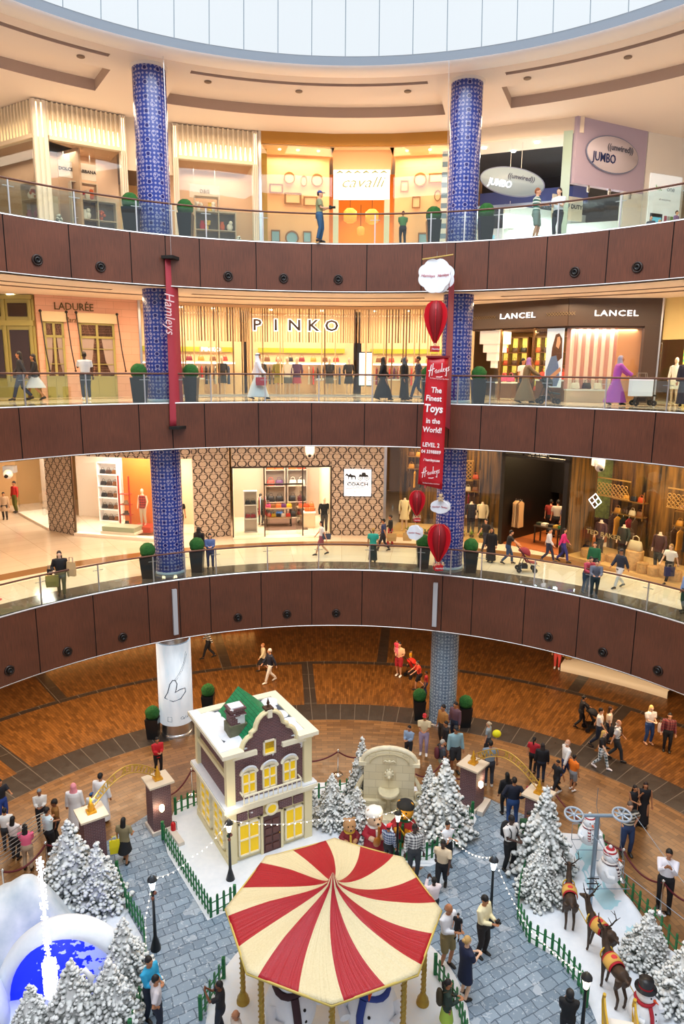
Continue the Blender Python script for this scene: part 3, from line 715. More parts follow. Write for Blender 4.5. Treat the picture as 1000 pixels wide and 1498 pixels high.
# shop-window mannequins
def mannequin(loc, hd, H, label, top='#3a2f2b', bot='#1d1c20', kind='dress', skin='#e3c6ae', headless=False, group=None):
    t = thing('mannequin', label, 'mannequin', loc, radians(hd), group, H/1.75)
    mb = MB()
    for sx in (1, -1):
        mb.tube([(sx*.09, 0, .88), (sx*.09, -.02, .48), (sx*.1, .03, .08)], [.08, .05, .036], 8); mb.tube([(sx*.1, .04, .04), (sx*.11, -.1, .03)], [.035, .03], 8)
        mb.tube([(sx*.17, .01, 1.4), (sx*.24, .03, 1.13), (sx*.22, -.08, .9), (sx*.21, -.11, .8)], [.05, .038, .028, .02], 8)
    mb.loft([ell((0, 0, z_), rx, ry, 12) for z_, rx, ry in ((.84, .15, .1), (1.02, .12, .09), (1.3, .17, .1), (1.42, .14, .08), (1.47, .055, .05), (1.54, .05, .05))])
    if not headless: mb.sph((0, -.01, 1.63), (.072, .09, .115), 12, 10)
    mb.build('figure', cm(skin, .4), t)
    mb = MB()
    if kind == 'dress': mb.loft([ell((0, 0, z_), rx, ry, 14) for z_, rx, ry in ((.55, .23, .17), (.85, .185, .13), (1.02, .14, .105), (1.3, .19, .12), (1.43, .14, .085))])
    else: mb.loft([ell((0, 0, z_), rx, ry, 14) for z_, rx, ry in ((.82, .19, .14), (1.02, .16, .115), (1.3, .195, .125), (1.43, .15, .09))])
    if kind != 'vest':
        for sx in (1, -1): mb.tube([(sx*.13, 0, 1.4), (sx*.19, .01, 1.38), (sx*.25, .03, 1.13), (sx*.23, -.07, .93)], [.06, .065, .052, .045], 8)
    mb.build('dress' if kind == 'dress' else 'jacket', cm(top) if isinstance(top, str) else top, t)
    if kind != 'dress':
        mb = MB(); mb.loft([ell((0, 0, z_), rx, ry, 12) for z_, rx, ry in ((.78, .175, .12), (.98, .15, .11))])
        if kind == 'skirt': mb.loft([ell((0, 0, z_), rx, ry, 12) for z_, rx, ry in ((.55, .22, .16), (.95, .16, .12))])
        else:
            for sx in (1, -1): mb.tube([(sx*.09, 0, .86), (sx*.09, -.02, .48), (sx*.1, .03, .1)], [.1, .07, .055], 8)
        mb.build('skirt' if kind == 'skirt' else 'trousers', cm(bot), t)
    return t
# ================================================================= shop kit
def shop_light(fr, u, v, w, sx, sy, power, col): 
    p = fr.P(u, w, v); return area('shop_lighting', p, (0, 0, radians(fr.a)), sx, sy, power*1.7, col)
def fbox(fr, name, m, u0, v0, w0, u1, v1, w1, lab=None, cat=None, grp=None, kind=None, parent=None):
    o = MB(fr.M).box(u0, w0, v0, u1, w1, v1).build(name, m, parent)
    if kind == 's': struct(o)
    elif lab: tag(o, lab, cat, grp)
    return o
def pane(fr, u0, v0, u1, v1, w, n, m=None):
    return struct(MB(fr.M).box(u0, w-.006, v0, u1, w+.006, v1).build('window_%d' % n, m or GLASS))
WN = [10]
def win(fr, u0, v0, u1, v1, w=0.0): WN[0] += 1; return pane(fr, u0, v0, u1, v1, w, WN[0])
def handbag(loc, rz, s, c, label, grp): 
    t = thing('handbag', label, 'handbag', loc, radians(rz), grp, s)
    mb = MB(); mb.loft([[(x*kx, y*ky, z_) for x, y in ((-.5, -.2), (-.3, -.24), (.3, -.24), (.5, -.2), (.5, .2), (.3, .24), (-.3, .24), (-.5, .2))] for z_, kx, ky in ((0, .92, .9), (.08, 1, 1), (.5, .86, .7), (.68, .8, .3))]); mb.build('body', cm(c, .4), t)
    mb = MB(); mb.tube([(-.25, 0, .62), (-.22, 0, .95), (0, 0, 1.05), (.22, 0, .95), (.25, 0, .62)], .03, 6); mb.build('handle', cm(c, .4), t); return t
_HB = {}
def bags_row(fr, u0, u1, v, w, n, cols, s, where, grp):
    for i in range(n):
        c = cols[i % len(cols)]; p = fr.P(u0+(u1-u0)*(i+.5)/n, w, v); lab = '%s handbag, %s %s' % (CN.get(c, 'leather'), ORD[i] if n > 1 else 'alone', where)
        if c not in _HB: _HB[c] = handbag(p, fr.a, s, c, lab, grp)
        else: dup(_HB[c], p, radians(fr.a), lab, grp, s)
ORD = ['first from left', 'second from left', 'third', 'fourth', 'fifth', 'sixth', 'seventh', 'eighth', 'ninth', 'tenth']
CN = {'#b5471f': 'rust orange', '#8a1f2a': 'dark red', '#1c1a1d': 'black', '#d9c7a3': 'cream', '#7a4a22': 'tan brown', '#c3a11d': 'mustard yellow', '#d23c2a': 'bright red', '#5a2a5c': 'purple', '#e0672b': 'orange', '#2a5ea0': 'blue', '#4a3222': 'dark brown', '#c98a2e': 'golden', '#e7dccb': 'ivory', '#d04a78': 'pink'}
_GM = {}
def garments(fr, u0, u1, v, w, n, cols, where, grp, h=.9):
    for i in range(n):
        c = cols[i % len(cols)]; u = u0+(u1-u0)*(i+.5)/n; k = (c, round(h, 2))
        if k not in _GM:
            t = thing('garment', '', 'garment', (0, 0, 0)); mb = MB(); mb.loft([[(-.035, -.2, -h), (.035, -.2, -h), (.035, .2, -h), (-.035, .2, -h)], [(-.03, -.17, -h*.5), (.03, -.17, -h*.5), (.03, .17, -h*.5), (-.03, .17, -h*.5)], [(-.025, -.2, -.1), (.025, -.2, -.1), (.025, .2, -.1), (-.025, .2, -.1)], [(-.01, -.04, 0), (.01, -.04, 0), (.01, .04, 0), (-.01, .04, 0)]], smooth=False); mb.build('cloth', cm(c), t)
            mb = MB(); mb.tube([(0, 0, -.02), (0, 0, .05), (0, .03, .08)], .006, 5); mb.build('hanger', STEEL, t); _GM[k] = t; x = t; x.location = fr.P(u, w, v); x.rotation_euler = (0, 0, radians(fr.a))
        else: x = dup(_GM[k], fr.P(u, w, v), radians(fr.a))
        x['label'] = '%s hanging garment, %s %s' % (CN.get(c, {'#c8bfae': 'stone grey', '#27406a': 'navy', '#c8a070': 'tan', '#e0c090': 'sand', '#8a6a4a': 'brown'}.get(c, 'dark')), ORD[i], where); x['group'] = grp
def spot(fr, u, v, w, lab, m=None, r=.06, grp='shop ceiling spotlights'):
    mb = MB(); mb.lathe([(r, .0), (r, -.03), (.001, -.03)], 12); o = mb.build('spotlight', m or LAMP); o.location = fr.P(u, w, v); tag(o, lab, 'spotlight', grp)

# ================================================================= top gallery
Z4 = 18.89
CREAM = cm('#e6dccd', .5); BEIGE = cm('#c9a78a', .6); SLOT = mat('flute_uplight_glow', (1, .85, .6), .5, emit=2.6, ec=(1, .80, .48))
def fluted(fr, u0, u1, v0, v1, n, lab):
    t = thing('fluted_light_band', lab, 'light band', fr.P(0, 0, 0), radians(fr.a))
    L = u1-u0; mb = MB(); mb.box(u0, .08, v0, u1, .2, v1)
    for i in range(n+1):
        u = u0+L*i/n; mb.box(u-.035, -.02, v0, u+.035, .08, v1)
    mb.box(u0, -.05, v0-.14, u1, .2, v0); mb.build('flutes', cm('#e9dcc4', .6), t)
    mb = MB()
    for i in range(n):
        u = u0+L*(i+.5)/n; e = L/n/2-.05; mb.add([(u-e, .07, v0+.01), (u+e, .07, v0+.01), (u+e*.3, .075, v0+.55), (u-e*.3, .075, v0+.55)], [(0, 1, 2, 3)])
    o = mb.build('uplight_wedges', SLOT, t); return t  # tapered emissive wedges imitate the uplight wash fading up each flute
def pilaster(fr, u0, u1, h, lab, lamp=True):
    t = thing('pilaster', lab, 'pilaster', fr.P(u0, 0, 0), radians(fr.a)); L = u1-u0
    mb = MB(); mb.box(0, .0, 0, L, .3, h)
    for i in range(3): mb.box(L*(i/3+.04), -.05, 0, L*(i/3+.24), 0, h)
    mb.build('shaft', CREAM, t)
    if lamp: MB().box(L*.3, -.03, h-1.3, L*.36, -.015, h-.1).box(L*.62, -.03, h-1.3, L*.68, -.015, h-.1).build('lamp_strip', SLOT, t)
def xtree_small(fr, u, w, h, lab):
    t = thing('christmas_tree', lab, 'christmas tree', fr.P(u, w, 0), 0); r = random.Random(5); mb = MB()
    mb.lathe([(.26*h, .12*h), (.12*h, .6*h), (.001, h)], 12)
    for i in range(90):
        k = r.random()**.7; a = r.uniform(0, 2*pi); rr = .3*h*(1-k*.95); mb.sph((rr*cos(a), rr*sin(a), .1*h+k*.88*h), .05*h*r.uniform(.6, 1.1), 6, 4)
    mb.build('foliage', FLOCK, t); mb = MB(); mb.cyl((0, 0, 0), (0, 0, .2*h), .04); mb.build('trunk', cm('#4d3a2a'), t)
FLOCK = m_flock()
# --- corner boutique with fluted lit band (two faces)
fa = Fr(pol(-41.8, 24.5), pol(-37.5, 19.35), Z4); fb = Fr(pol(-37.3, 19.3), pol(-27.2, 19.3), Z4); fc = Fr(pol(-21.7, 19.3), pol(-11.1, 19.3), Z4)
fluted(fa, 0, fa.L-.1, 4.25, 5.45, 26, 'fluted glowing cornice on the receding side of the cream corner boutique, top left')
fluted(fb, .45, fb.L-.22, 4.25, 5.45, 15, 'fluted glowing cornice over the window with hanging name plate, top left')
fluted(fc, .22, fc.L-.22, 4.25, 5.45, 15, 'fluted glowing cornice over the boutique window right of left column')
pilaster(fb, -.12, .42, 5.45, 'wide fluted cream corner pilaster with light slots, top left'); pilaster(fb, fb.L-.24, fb.L, 5.45, 'narrow cream pilaster just left of the left column, top gallery')
pilaster(fc, 0, .22, 5.45, 'narrow cream pilaster just right of the left column, top gallery'); pilaster(fc, fc.L-.24, fc.L, 5.45, 'narrow cream pilaster beside the orange mirror shop')
for fr, i0, i1 in ((fa, .1, fa.L), (fb, .42, fb.L-.24), (fc, .22, fc.L-.24)):
    fbox(fr, 'wall_back', BEIGE, i0-.3, 0, 1.7, i1+.3, 4.9, 1.8, kind='s'); win(fr, i0, 0, i1, 4.1)
    fbox(fr, 'ceiling', cm('#bb9a7c'), i0, 4.12, .1, i1, 4.16, 1.8, kind='s'); shop_light(fr, (i0+i1)/2, 4.0, 1.0, (i1-i0)*.8, .8, 30, (1, .82, .62))
frn = Fr(pol(-27.2, 19.5), pol(-21.7, 19.5), Z4)
fbox(frn, 'wall_left', cm('#d9cfbf'), 0, 3.5, 0, frn.L, 5.5, .1, kind='s'); fbox(frn, 'wall_back', cm('#d9b482'), -.3, 0, 3, frn.L+.3, 3.6, 3.1, kind='s'); shop_light(frn, .9, 3.3, 1.5, 1.2, 1, 40, (1, .8, .55))
MB(frn.M).box(.3, 1.2, 0, 1.5, 1.6, 1.1).build('counter', cm('#5d3a22')); tag(bpy.data.objects['counter'], 'dark brown counter behind the left column on the top gallery', 'counter')
def nameplate(fr, u, v, w, tw, th, s, size, lab, mc='#e6dacb', tc='#2a1c12', wv=1.0):
    t = thing('hanging_sign', lab, 'sign', fr.P(u, w, v), radians(fr.a)); MB().box(-tw/2, -.03, -th/2, tw/2, .03, th/2).build('board', cm(mc, .5), t)
    for sx in (-1, 1): MB().cyl((sx*tw*.35, 0, th/2), (sx*tw*.35, 0, th/2+.7), .006, seg=5).build('wire', STEEL, t)
    text(s, size, T((0, -.04, 0)), cm(tc), 'lettering', t, .006, sx=wv, bold=.005); return t
nameplate(fb, 1.62, 3.35, .9, 1.45, .62, 'DOLCE&GABBANA', .17, 'white hanging sign with dark lettering in the left boutique window')
nameplate(fc, 1.35, 3.1, .9, 1.3, .55, 'D&G', .2, 'pale hanging sign in the boutique window right of the left column', tc='#9a8468')
def display_tower(fr, u0, w, lab, seed, txt):
    t = thing('display_shelf', lab, 'display shelf', fr.P(u0, w, 0), radians(fr.a)); L = 1.75
    mb = MB(); 
    for x in (0, L*.58, L): mb.box(x-.02, 0, 0, x+.02, .45, 2.9 if x < 1.5 else 2.3)
    for z in (.0, .75, 1.5, 2.25): mb.box(0, 0, z, L, .45, z+.03)
    mb.box(0, 0, 2.87, L*.58, .45, 2.9); mb.build('frame', cm('#c9b9a4', .4), t)
    mb = MB(); mb.box(.03, .38, 0, L-.03, .44, 2.28); mb.build('back_panel', cm('#6a5c50'), t)
    MB().box(L*.6, -.02, .1, L*.98, .02, .6).build('name_board', cm('#54402f'), t)
    text(txt, .13, T((L*.79, -.035, .33)), cm('#f1d58a', emit=.4), 'lettering', t, .004)
    r = random.Random(seed); cs = ['#b3202f', '#e5c15a', '#f2efe6', '#c85a2a', '#2f6a3c', '#d8cdbb', '#8a2a5a']
    for i in range(14):
        sh = [.78, 1.53, .03, 2.28][i % 4]; x = r.uniform(.15, L-.2) if sh < 2 else r.uniform(.15, L*.5); c = r.choice(cs); k = i % 3
        o = MB()
        if k == 0: o.sph((0, 0, .16), (.14, .12, .16), 10, 8); o.sph((.05, -.04, .33), .09, 8, 6)
        elif k == 1: o.lathe([(.1, 0), (.13, .2), (.07, .3), (.09, .36)], 12)
        else:
            o.cyl((0, 0, 0), (0, 0, .14), .06, .08)
            for q in range(7): o.sph((r.uniform(-.13, .13), r.uniform(-.08, .08), .2+r.random()*.16), .07, 6, 4)
        ob = o.build('ornament' if k != 2 else 'flower_pot', cm(c)); ob.location = t.matrix_basis @ Vector((x, .15, sh)); tag(ob, '%s %s, %s, in the %s window' % ({'#b3202f': 'red', '#e5c15a': 'yellow', '#f2efe6': 'white', '#c85a2a': 'orange', '#2f6a3c': 'green', '#d8cdbb': 'beige', '#8a2a5a': 'plum'}[c], ['toy ornament', 'vase', 'flower pot'][k], ['second tier', 'third tier', 'floor tier', 'top tier'][i % 4]+' item '+['one', 'two', 'three', 'four'][i//4], {3: 'left boutique', 4: 'right boutique', 6: 'side boutique'}[seed]), 'ornament', 'ornaments on the boutique display shelves')
display_tower(fb, 1.3, .7, 'tall open display shelf with toys and red bag, left boutique window', 3, 'DOLCE&GABBANA'); display_tower(fc, .9, .7, 'tall open display shelf with white flowers, right boutique window', 4, 'D&G')
display_tower(fa, fa.L-2.3, .8, 'display shelf seen through the side window of corner boutique', 6, 'D&G')
xtree_small(fb, .75, .7, 1.55, 'small frosted tree in the left boutique window, top gallery'); xtree_small(fc, 2.75, .6, 1.3, 'small frosted tree in the boutique window right of left column')
# --- orange mirror shop
GOLD = cm('#b98532', .45); PEACH = cm('#f0bb86', .7)
g1 = Fr(pol(-11, 19.3), pol(-1.6, 19.3), Z4); g2 = Fr(pol(-1.6, 19.3), pol(6, 19.3), Z4); g3 = Fr(pol(6, 19.3), pol(14.2, 19.3), Z4)
for fr in (g1, g2, g3):
    fbox(fr, 'wall_front', GOLD, 0, 5.02, -.02, fr.L, 5.49, .12, kind='s'); fbox(fr, 'ceiling', cm('#f3cf9c'), -.1, 4.98, .12, fr.L+.1, 5.02, 3.6, kind='s')
    shop_light(fr, fr.L/2, 4.9, .9, fr.L*.8, .7, 55, (1, .76, .46))
for fr in (g1, g3): fbox(fr, 'wall_back', PEACH, 0, 0, 1.5, fr.L, 5, 1.6, kind='s'); win(fr, .1, 0, fr.L, 5)
fbox(g2, 'wall_back', cm('#e08a30'), -.5, 0, 4.5, g2.L+.5, 5, 4.6, kind='s'); fbox(g2, 'wall_back', PEACH, 0, 4.0, .5, g2.L, 5, .6, kind='s')
shop_light(g2, g2.L/2, 3.0, 2.6, 2, 2, 80, (1, .62, .25))
MB(g1.M).box(-.02, -.05, 0, .1, .15, 5.49).build('trim_2', STEEL)['kind'] = 'structure'
# lit name sign and door surround
t = thing('illuminated_sign', 'white glowing shop sign with curly script above the orange doorway', 'sign', g2.P(g2.L/2, -.05, 0), radians(g2.a))
MB().box(-1.22, .0, 2.85, 1.22, .12, 4.05).build('light_box', mat('lit_sign_white', (1, 1, 1), .5, emit=1.5, ec=(1, .99, .93)), t)
text('cavalli', .62, T((0, -.02, 3.52)), cm('#a9b184'), 'lettering', t, .006, shear=.35, sx=1.25)
mb = MB(); r = random.Random(2)
for i in range(6): mb.tube([(-1.1+i*.38, -.02, 3.9), (-.95+i*.38, -.02, 3.98), (-.78+i*.38, -.02, 3.9)], [.02, .05, .01], 6)
mb.build('scroll_ornament', cm('#a9b184'), t)
for sx in (-1, 1): MB().box(sx*1.12-.12, 0, 0, sx*1.12+.12, .12, 2.85).build('door_jamb', cm('#cfd6b8', .5), t)
def lantern(fr, u, v, w, s, lab):
    t = thing('pendant_lamp', lab, 'lamp', fr.P(u, w, v), 0); mb = MB(); mb.lathe([(.16*s, -.0), (.3*s, .1*s), (.3*s, .5*s), (.16*s, .62*s)], 16); mb.build('shade', mat('amber_shade', (.7, .3, .04), .4, emit=.6, ec=(1, .45, .06)), t)
    MB().cyl((0, 0, .6*s), (0, 0, 1.3), .012, seg=5).build('cord', DARK, t)
lantern(g2, .75, 2.15, 1.4, 1.0, 'large amber drum pendant inside the orange doorway, left'); lantern(g2, 1.75, 2.15, 1.6, 1.0, 'large amber drum pendant inside the orange doorway, right'); lantern(g2, 1.25, 1.55, 1.0, .6, 'small low amber pendant in the middle of the orange doorway')
t = thing('armchair', 'round patterned tub chair inside the orange doorway', 'chair', g2.P(1.2, 1.2, 0), 0); mb = MB(); mb.lathe([(.45, .0), (.5, .3), (.5, .95), (.38, 1.0), (.36, .45), (.0, .42)], 20); mb.build('shell', cm('#e3b79a', vary=.35, vs=30), t); MB().sph((0, -.05, .45), (.36, .36, .1), 14, 6).build('cushion', cm('#f1d9c4'), t)
def mirror(fr, u, v, w, shape, s, lab, lit='#8fb8c9', grp=None):
    t = thing('wall_mirror' if v < 2 else 'wall_frame', lab, 'mirror' if v < 2 else 'frame', fr.P(u, w, v), radians(fr.a), grp)
    if shape == 'round': pts = [(s*cos(a*pi/12), s*sin(a*pi/12)) for a in range(24)]
    elif shape == 'oval': pts = [(s*.75*cos(a*pi/12), s*1.2*sin(a*pi/12)) for a in range(24)]
    elif shape == 'wide': pts = [(-s*1.3, -s*.8), (s*1.3, -s*.8), (s*1.3, s*.8), (-s*1.3, s*.8)]
    elif shape == 'heart': pts = [(s*.062*16*sin(q)**3, s*.062*(13*cos(q)-5*cos(2*q)-2*cos(3*q)-cos(4*q))) for q in [2*pi*k/28 for k in range(28)]]
    else: pts = [(-s*.75, -s), (s*.75, -s), (s*.75, s), (-s*.75, s)]
    mb = MB(); n = len(pts); o = [(x*1.0, z) for x, z in pts]; i_ = [(x*.78, z*.78) for x, z in pts]
    vs = [(x, -.04, z) for x, z in o]+[(x, -.04, z) for x, z in i_]+[(x, 0, z) for x, z in o]+[(x, -.01, z) for x, z in i_]
    fs = []
    for k in range(n):
        l = (k+1) % n; fs += [(k, l, n+l, n+k), (k, 2*n+k, 2*n+l, l), (n+k, n+l, 3*n+l, 3*n+k)]
    mb.add(vs, fs); mb.build('frame', cm('#8f5d1c', .4), t)
    mb = MB(); mb.add([(x, -.012, z) for x, z in i_], [tuple(range(n))]); mb.build('glass', cm(lit, .15) if v < 2 else cm('#eebf8c', .5), t)
GU = 'gilt frames on the peach wall, upper rows'; r = random.Random(11)
for i, (u, v, sh, s, lab) in enumerate([(.75, 3.55, 'wide', .24, 'gold frame, upper left corner of the peach wall'), (1.35, 4.0, 'round', .26, 'round gold frame with lamp, peach wall top row left'), (2.0, 3.9, 'oval', .2, 'oval gold frame, peach wall top row middle'), (2.6, 3.95, 'round', .28, 'round gold frame nearest the lit sign, peach wall top row'), (1.5, 3.15, 'wide', .3, 'wide gold frame below the round frames, peach wall'), (2.3, 3.05, 'wide', .25, 'wide gold frame left of the lit sign')]): mirror(g1, u, v, 1.4, sh, s, lab)
for u, v, sh, s, lab in [(.7, 1.5, 'rect', .28, 'rectangular gilt mirror at left of the orange shop window'), (1.45, 1.45, 'round', .32, 'round gilt mirror hanging from a ribbon, orange shop'), (2.15, 1.5, 'rect', .26, 'small white-glass gilt mirror beside photographer'), (1.2, .75, 'round', .34, 'round blue mirror in gilt frame, orange shop window'), (2.25, .62, 'heart', .42, 'heart-shaped blue mirror in gilt frame'), (.55, .55, 'rect', .26, 'small portrait frame at lower left of the orange shop window')]: mirror(g1, u, v, 1.4, sh, s, lab)
for u, v, sh, s, lab in [(.45, 3.7, 'rect', .24, 'gold frame just right of the lit sign'), (1.15, 3.95, 'round', .3, 'round gold frame, right peach wall'), (1.85, 4.0, 'wide', .25, 'wide gold frame at the top right of the peach wall'), (1.0, 3.0, 'rect', .25, 'gold frame, second row of right peach wall'), (1.95, 3.25, 'oval', .2, 'oval gold frame near the striped drape'), (1.35, 1.4, 'rect', .3, 'gilt mirror on the right peach wall at rail height'), (1.6, .6, 'oval', .42, 'tall oval wicker mirror by the right column planter')]: mirror(g3, u, v, 1.4, sh, s, lab)
o = MB(g3.M).box(2.15, .5, 0, 2.75, .55, 4.9).build('striped_drape', m_stripe('blue_white_stripe', ('#f3f1ec', '#7f9bb5'), .42)); tag(o, 'blue and white striped drape beside the right column', 'drape')
o = MB(g1.M).box(.1, .4, 0, .34, .45, 4.9).build('drape', cm('#c79a3a')); tag(o, 'golden drape at the left edge of the orange shop', 'drape')
for i, (fr, u) in enumerate([(g1, .9), (g1, 1.7), (g1, 2.6), (g2, 1.0), (g2, 2.0), (g3, .6), (g3, 1.6)]): spot(fr, u, 4.97, .6, 'recessed ceiling spotlight, %s in the orange mirror shop' % ORD[i], LAMP, .055, 'spotlights of the mirror shop')
# --- electronics shop (white/navy) and its lilac corner
j = Fr(pol(15.2, 19.3), pol(28.5, 19.3), Z4)
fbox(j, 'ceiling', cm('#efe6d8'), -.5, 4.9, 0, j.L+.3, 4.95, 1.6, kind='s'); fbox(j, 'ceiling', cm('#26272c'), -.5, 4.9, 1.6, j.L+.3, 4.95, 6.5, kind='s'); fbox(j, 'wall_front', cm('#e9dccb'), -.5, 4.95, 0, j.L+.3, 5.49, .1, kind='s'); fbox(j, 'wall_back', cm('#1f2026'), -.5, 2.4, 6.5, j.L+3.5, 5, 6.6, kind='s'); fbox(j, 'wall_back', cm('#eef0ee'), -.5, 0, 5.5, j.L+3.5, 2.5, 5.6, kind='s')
fbox(j, 'navy_bulkhead', cm('#1c2f6e', .5), 0, 3.0, 3.6, j.L+.4, 3.75, 3.7, 'long navy bulkhead inside the electronics shop, top right', 'bulkhead')
fbox(j, 'header_beam', cm('#8f9298', .3, metal=1.0), 0, 2.32, -.02, j.L-.45, 2.42, .08, 'thin steel transom across the electronics shop front', 'beam')
win(j, 0, 0, j.L-.5, 2.3); shop_light(j, 2.2, 2.6, 3.2, 3.6, 2.4, 120, (.95, .98, 1.0)); shop_light(j, 2.2, 4.7, 1.2, 3, .6, 30, (1, .95, .85))
fbox(j, 'glass_fin', mat('green_glass_edge', (.45, .62, .55), .2), j.L-.45, 0, -.05, j.L-.1, 5.0, .1, 'pale green glass fin beside the lilac panel', 'glass fin')
def ovalsign(t, w, h, lit, txm, tilt=0.0):
    M = Matrix.Rotation(-tilt, 4, 'Y'); mb = MB(M); mb.M = M @ Matrix.Rotation(pi/2, 4, 'X'); mb.v = []
    mb.lathe([(1.0, .0), (1.0, .06), (.001, .06)], 40)
    mb.v = [tuple(M @ Vector((v.x*w/2, v.y, v.z*h/2))) for v in [M.inverted() @ Vector(q) for q in mb.v]]
    mb.build('oval_board', lit, t)
    mb = MB(); mb.M = M; mb.tube([(w/2*1.01*cos(q), -.03, h/2*1.02*sin(q)) for q in [2*pi*k/40 for k in range(40)]], .03, 6, closed=True); mb.build('rim', cm('#7a86a8', .4), t)
    text('JUMBO', h*.36, M @ T((-w*.17, -.08, -h*.14)), txm, 'lettering', t, .008, sx=.85, bold=.006)
    text('((unwired))', h*.24, M @ T((w*.13, -.08, h*.2)), cm('#555a70') if 'jb' not in t.name else txm, 'lettering', t, .006, bold=.004)
t = thing('oval_shop_sign', 'tilted glowing oval sign hanging inside the electronics shop window', 'sign', j.P(j.L*.45, .3, 3.35), radians(j.a))
ovalsign(t, 2.7, 1.05, mat('lit_oval', (.3, .38, .42), .4, emit=.12, ec=(.7, .9, 1)), cm('#f4f8ff', emit=1.2), radians(-14)); 
for sx in (-.1, .35): MB().cyl((sx, 0, .5), (sx, 0, 1.5), .01, seg=5).build('wire', STEEL, t)
for i in range(4): spot(j, .7+i*1.1, 4.88, .6+(i % 2)*.9, 'round white ceiling spotlight, %s, over the electronics shop entrance' % ORD[i], LAMPW, .1, 'spotlights of the electronics shop')
k = Fr(pol(28.7, 19.2), pol(34.4, 22.6), Z4); k2 = Fr(pol(34.45, 22.65), pol(37.3, 24.6), Z4)
o = fbox(k, 'wall_right', cm('#b9adc6', .7), 0, 3.02, 0, k.L, 5.49, .25, kind='s')
t = thing('oval_shop_sign', 'large matt oval sign on the lilac wall panel, top right', 'sign', k.P(k.L*.5, -.02, 4.3), radians(k.a)); ovalsign(t, 2.9, 1.35, cm('#dcd6e4'), cm('#24346e'))
for i in range(3):
    t = thing('glass_clamp', 'steel glass clamp, %s under the lilac panel' % ORD[i], 'clamp', k.P(.8+i*1.2, -.02, 3.0), radians(k.a), 'glass clamps under the lilac panel'); MB().box(-.05, -.03, -.25, .05, .03, 0).build('plate', STEEL, t); MB().cyl((-.03, -.06, -.1), (-.03, 0, -.1), .02).cyl((.03, -.06, -.1), (.03, 0, -.1), .02).build('bolts', STEEL, t)
win(k, 0, 0, k.L*.72, 3.0); fbox(k, 'wall_right', cm('#f0eee8'), k.L*.72, 0, .02, k.L, 3.02, .2, kind='s')
fbox(k, 'wall_back', cm('#e8ecea'), 0, 0, 4.2, k.L+1, 3, 4.3, kind='s'); shop_light(k, 2, 2.8, 2.2, 2.4, 1.8, 110, (.95, 1, 1))
fbox(k2, 'wall_right', cm('#f2efe9'), 0, 0, 0, k2.L, 5.49, .2, kind='s')
t = thing('poster', 'white phone poster with green and grey lettering, top right', 'poster', k2.P(k2.L*.52, -.03, 0), radians(k2.a)); W = k2.L*.8
MB().box(-W/2, -.02, .4, W/2, .02, 3.9).build('panel', mat('lit_poster', (.9, .93, .95), .5, emit=.35, ec=(.9, 1, 1)), t)
text('htc', .3, T((-W*.22, -.03, 3.35)), cm('#5fae3a'), 'lettering', t, .004); text('one', .3, T((W*.16, -.03, 3.35)), cm('#8a9096'), 'lettering', t, .004); text('all metal phone', .11, T((0, -.03, 2.9)), cm('#b0b6ba'), 'lettering', t, .003)
MB().box(-W*.42, -.06, .7, -W*.05, -.02, 2.3).build('phone_front', cm('#1d2430', .2), t); MB().box(-W*.39, -.065, 1.45, -W*.08, -.06, 2.15).build('phone_screen', mat('phone_screen', (.1, .5, .7), .3, emit=.5, ec=(.15, .6, .8)), t)
for i, c in enumerate(('#b5304a', '#c9cfd4', '#7fae5a', '#1f9aa0')): MB().box(W*(.03+i*.1), -.06, .6, W*(.1+i*.1), -.02, 2.25).build('phone_edge', cm(c, .3), t)
# electronics shop contents
def ctr(fr, u, w, l, d, h, c, lab): 
    t = thing('display_counter', lab, 'counter', fr.P(u, w, 0), radians(fr.a)); MB().box(0, 0, 0, l, d, h-.06).build('cabinet', cm(c, .4), t); MB().box(-.03, -.03, h-.06, l+.03, d+.03, h).build('top', cm('#f6f8f8', .2), t)
ctr(j, .6, 1.0, 1.4, .6, 1.0, '#e6ecec', 'white display counter at the left of the electronics shop'); ctr(j, 2.7, 1.8, 1.6, .6, 1.0, '#dfe6e6', 'white display counter in the middle of the electronics shop'); ctr(k, 1.0, 1.6, 2.0, .7, .95, '#e4e9e6', 'white display counter behind the lilac panel glass')
for i in range(4):
    fr, u, w = ((j, .9, 1.3), (j, 3.0, 2.0), (j, 4.0, 2.0), (k, 1.6, 1.9))[i]
    t = thing('television', 'small flat screen on white counter, %s in the electronics shop' % ['furthest left', 'second', 'third', 'furthest right'][i], 'screen', fr.P(u, w, 1.0 if i < 3 else .95), radians(fr.a)); MB().box(-.3, -.02, .08, .3, .03, .45).build('screen', mat('tv_screen', (.2, .5, .7), .2, emit=.5, ec=(.3, .6, .9)), t); MB().box(-.12, -.08, 0, .12, .08, .02).box(-.03, -.01, 0, .03, .02, .1).build('stand', DARK, t)
t = thing('banner', 'white game banner with bold black lettering in the electronics shop', 'banner', k.P(.9, 1.2, 2.0), radians(k.a)); MB().box(-.85, -.02, -.1, .85, .02, .85).build('cloth', cm('#efe8d6'), t); text('CALL OF DUTY', .24, T((0, -.03, .45)), cm('#1a1a1a'), 'lettering', t, .004, bold=.008)
for i in range(3):
    t = thing('dome_pendant', 'white dome pendant lamp in the electronics shop, %s' % ['left one by the column', 'beside the striped shirt man', 'low one in front'][i], 'lamp', j.P((.5, 1.6, 2.1)[i], 2.6, (1.35, 1.9, 1.2)[i]), 0); MB().lathe([(.28, 0), (.24, .1), (.1, .18), (.09, .32)], 18).build('shade', cm('#e9e9e2', .4), t); MB().cyl((0, 0, .3), (0, 0, 1.2), .01, seg=5).build('cord', STEEL, t)
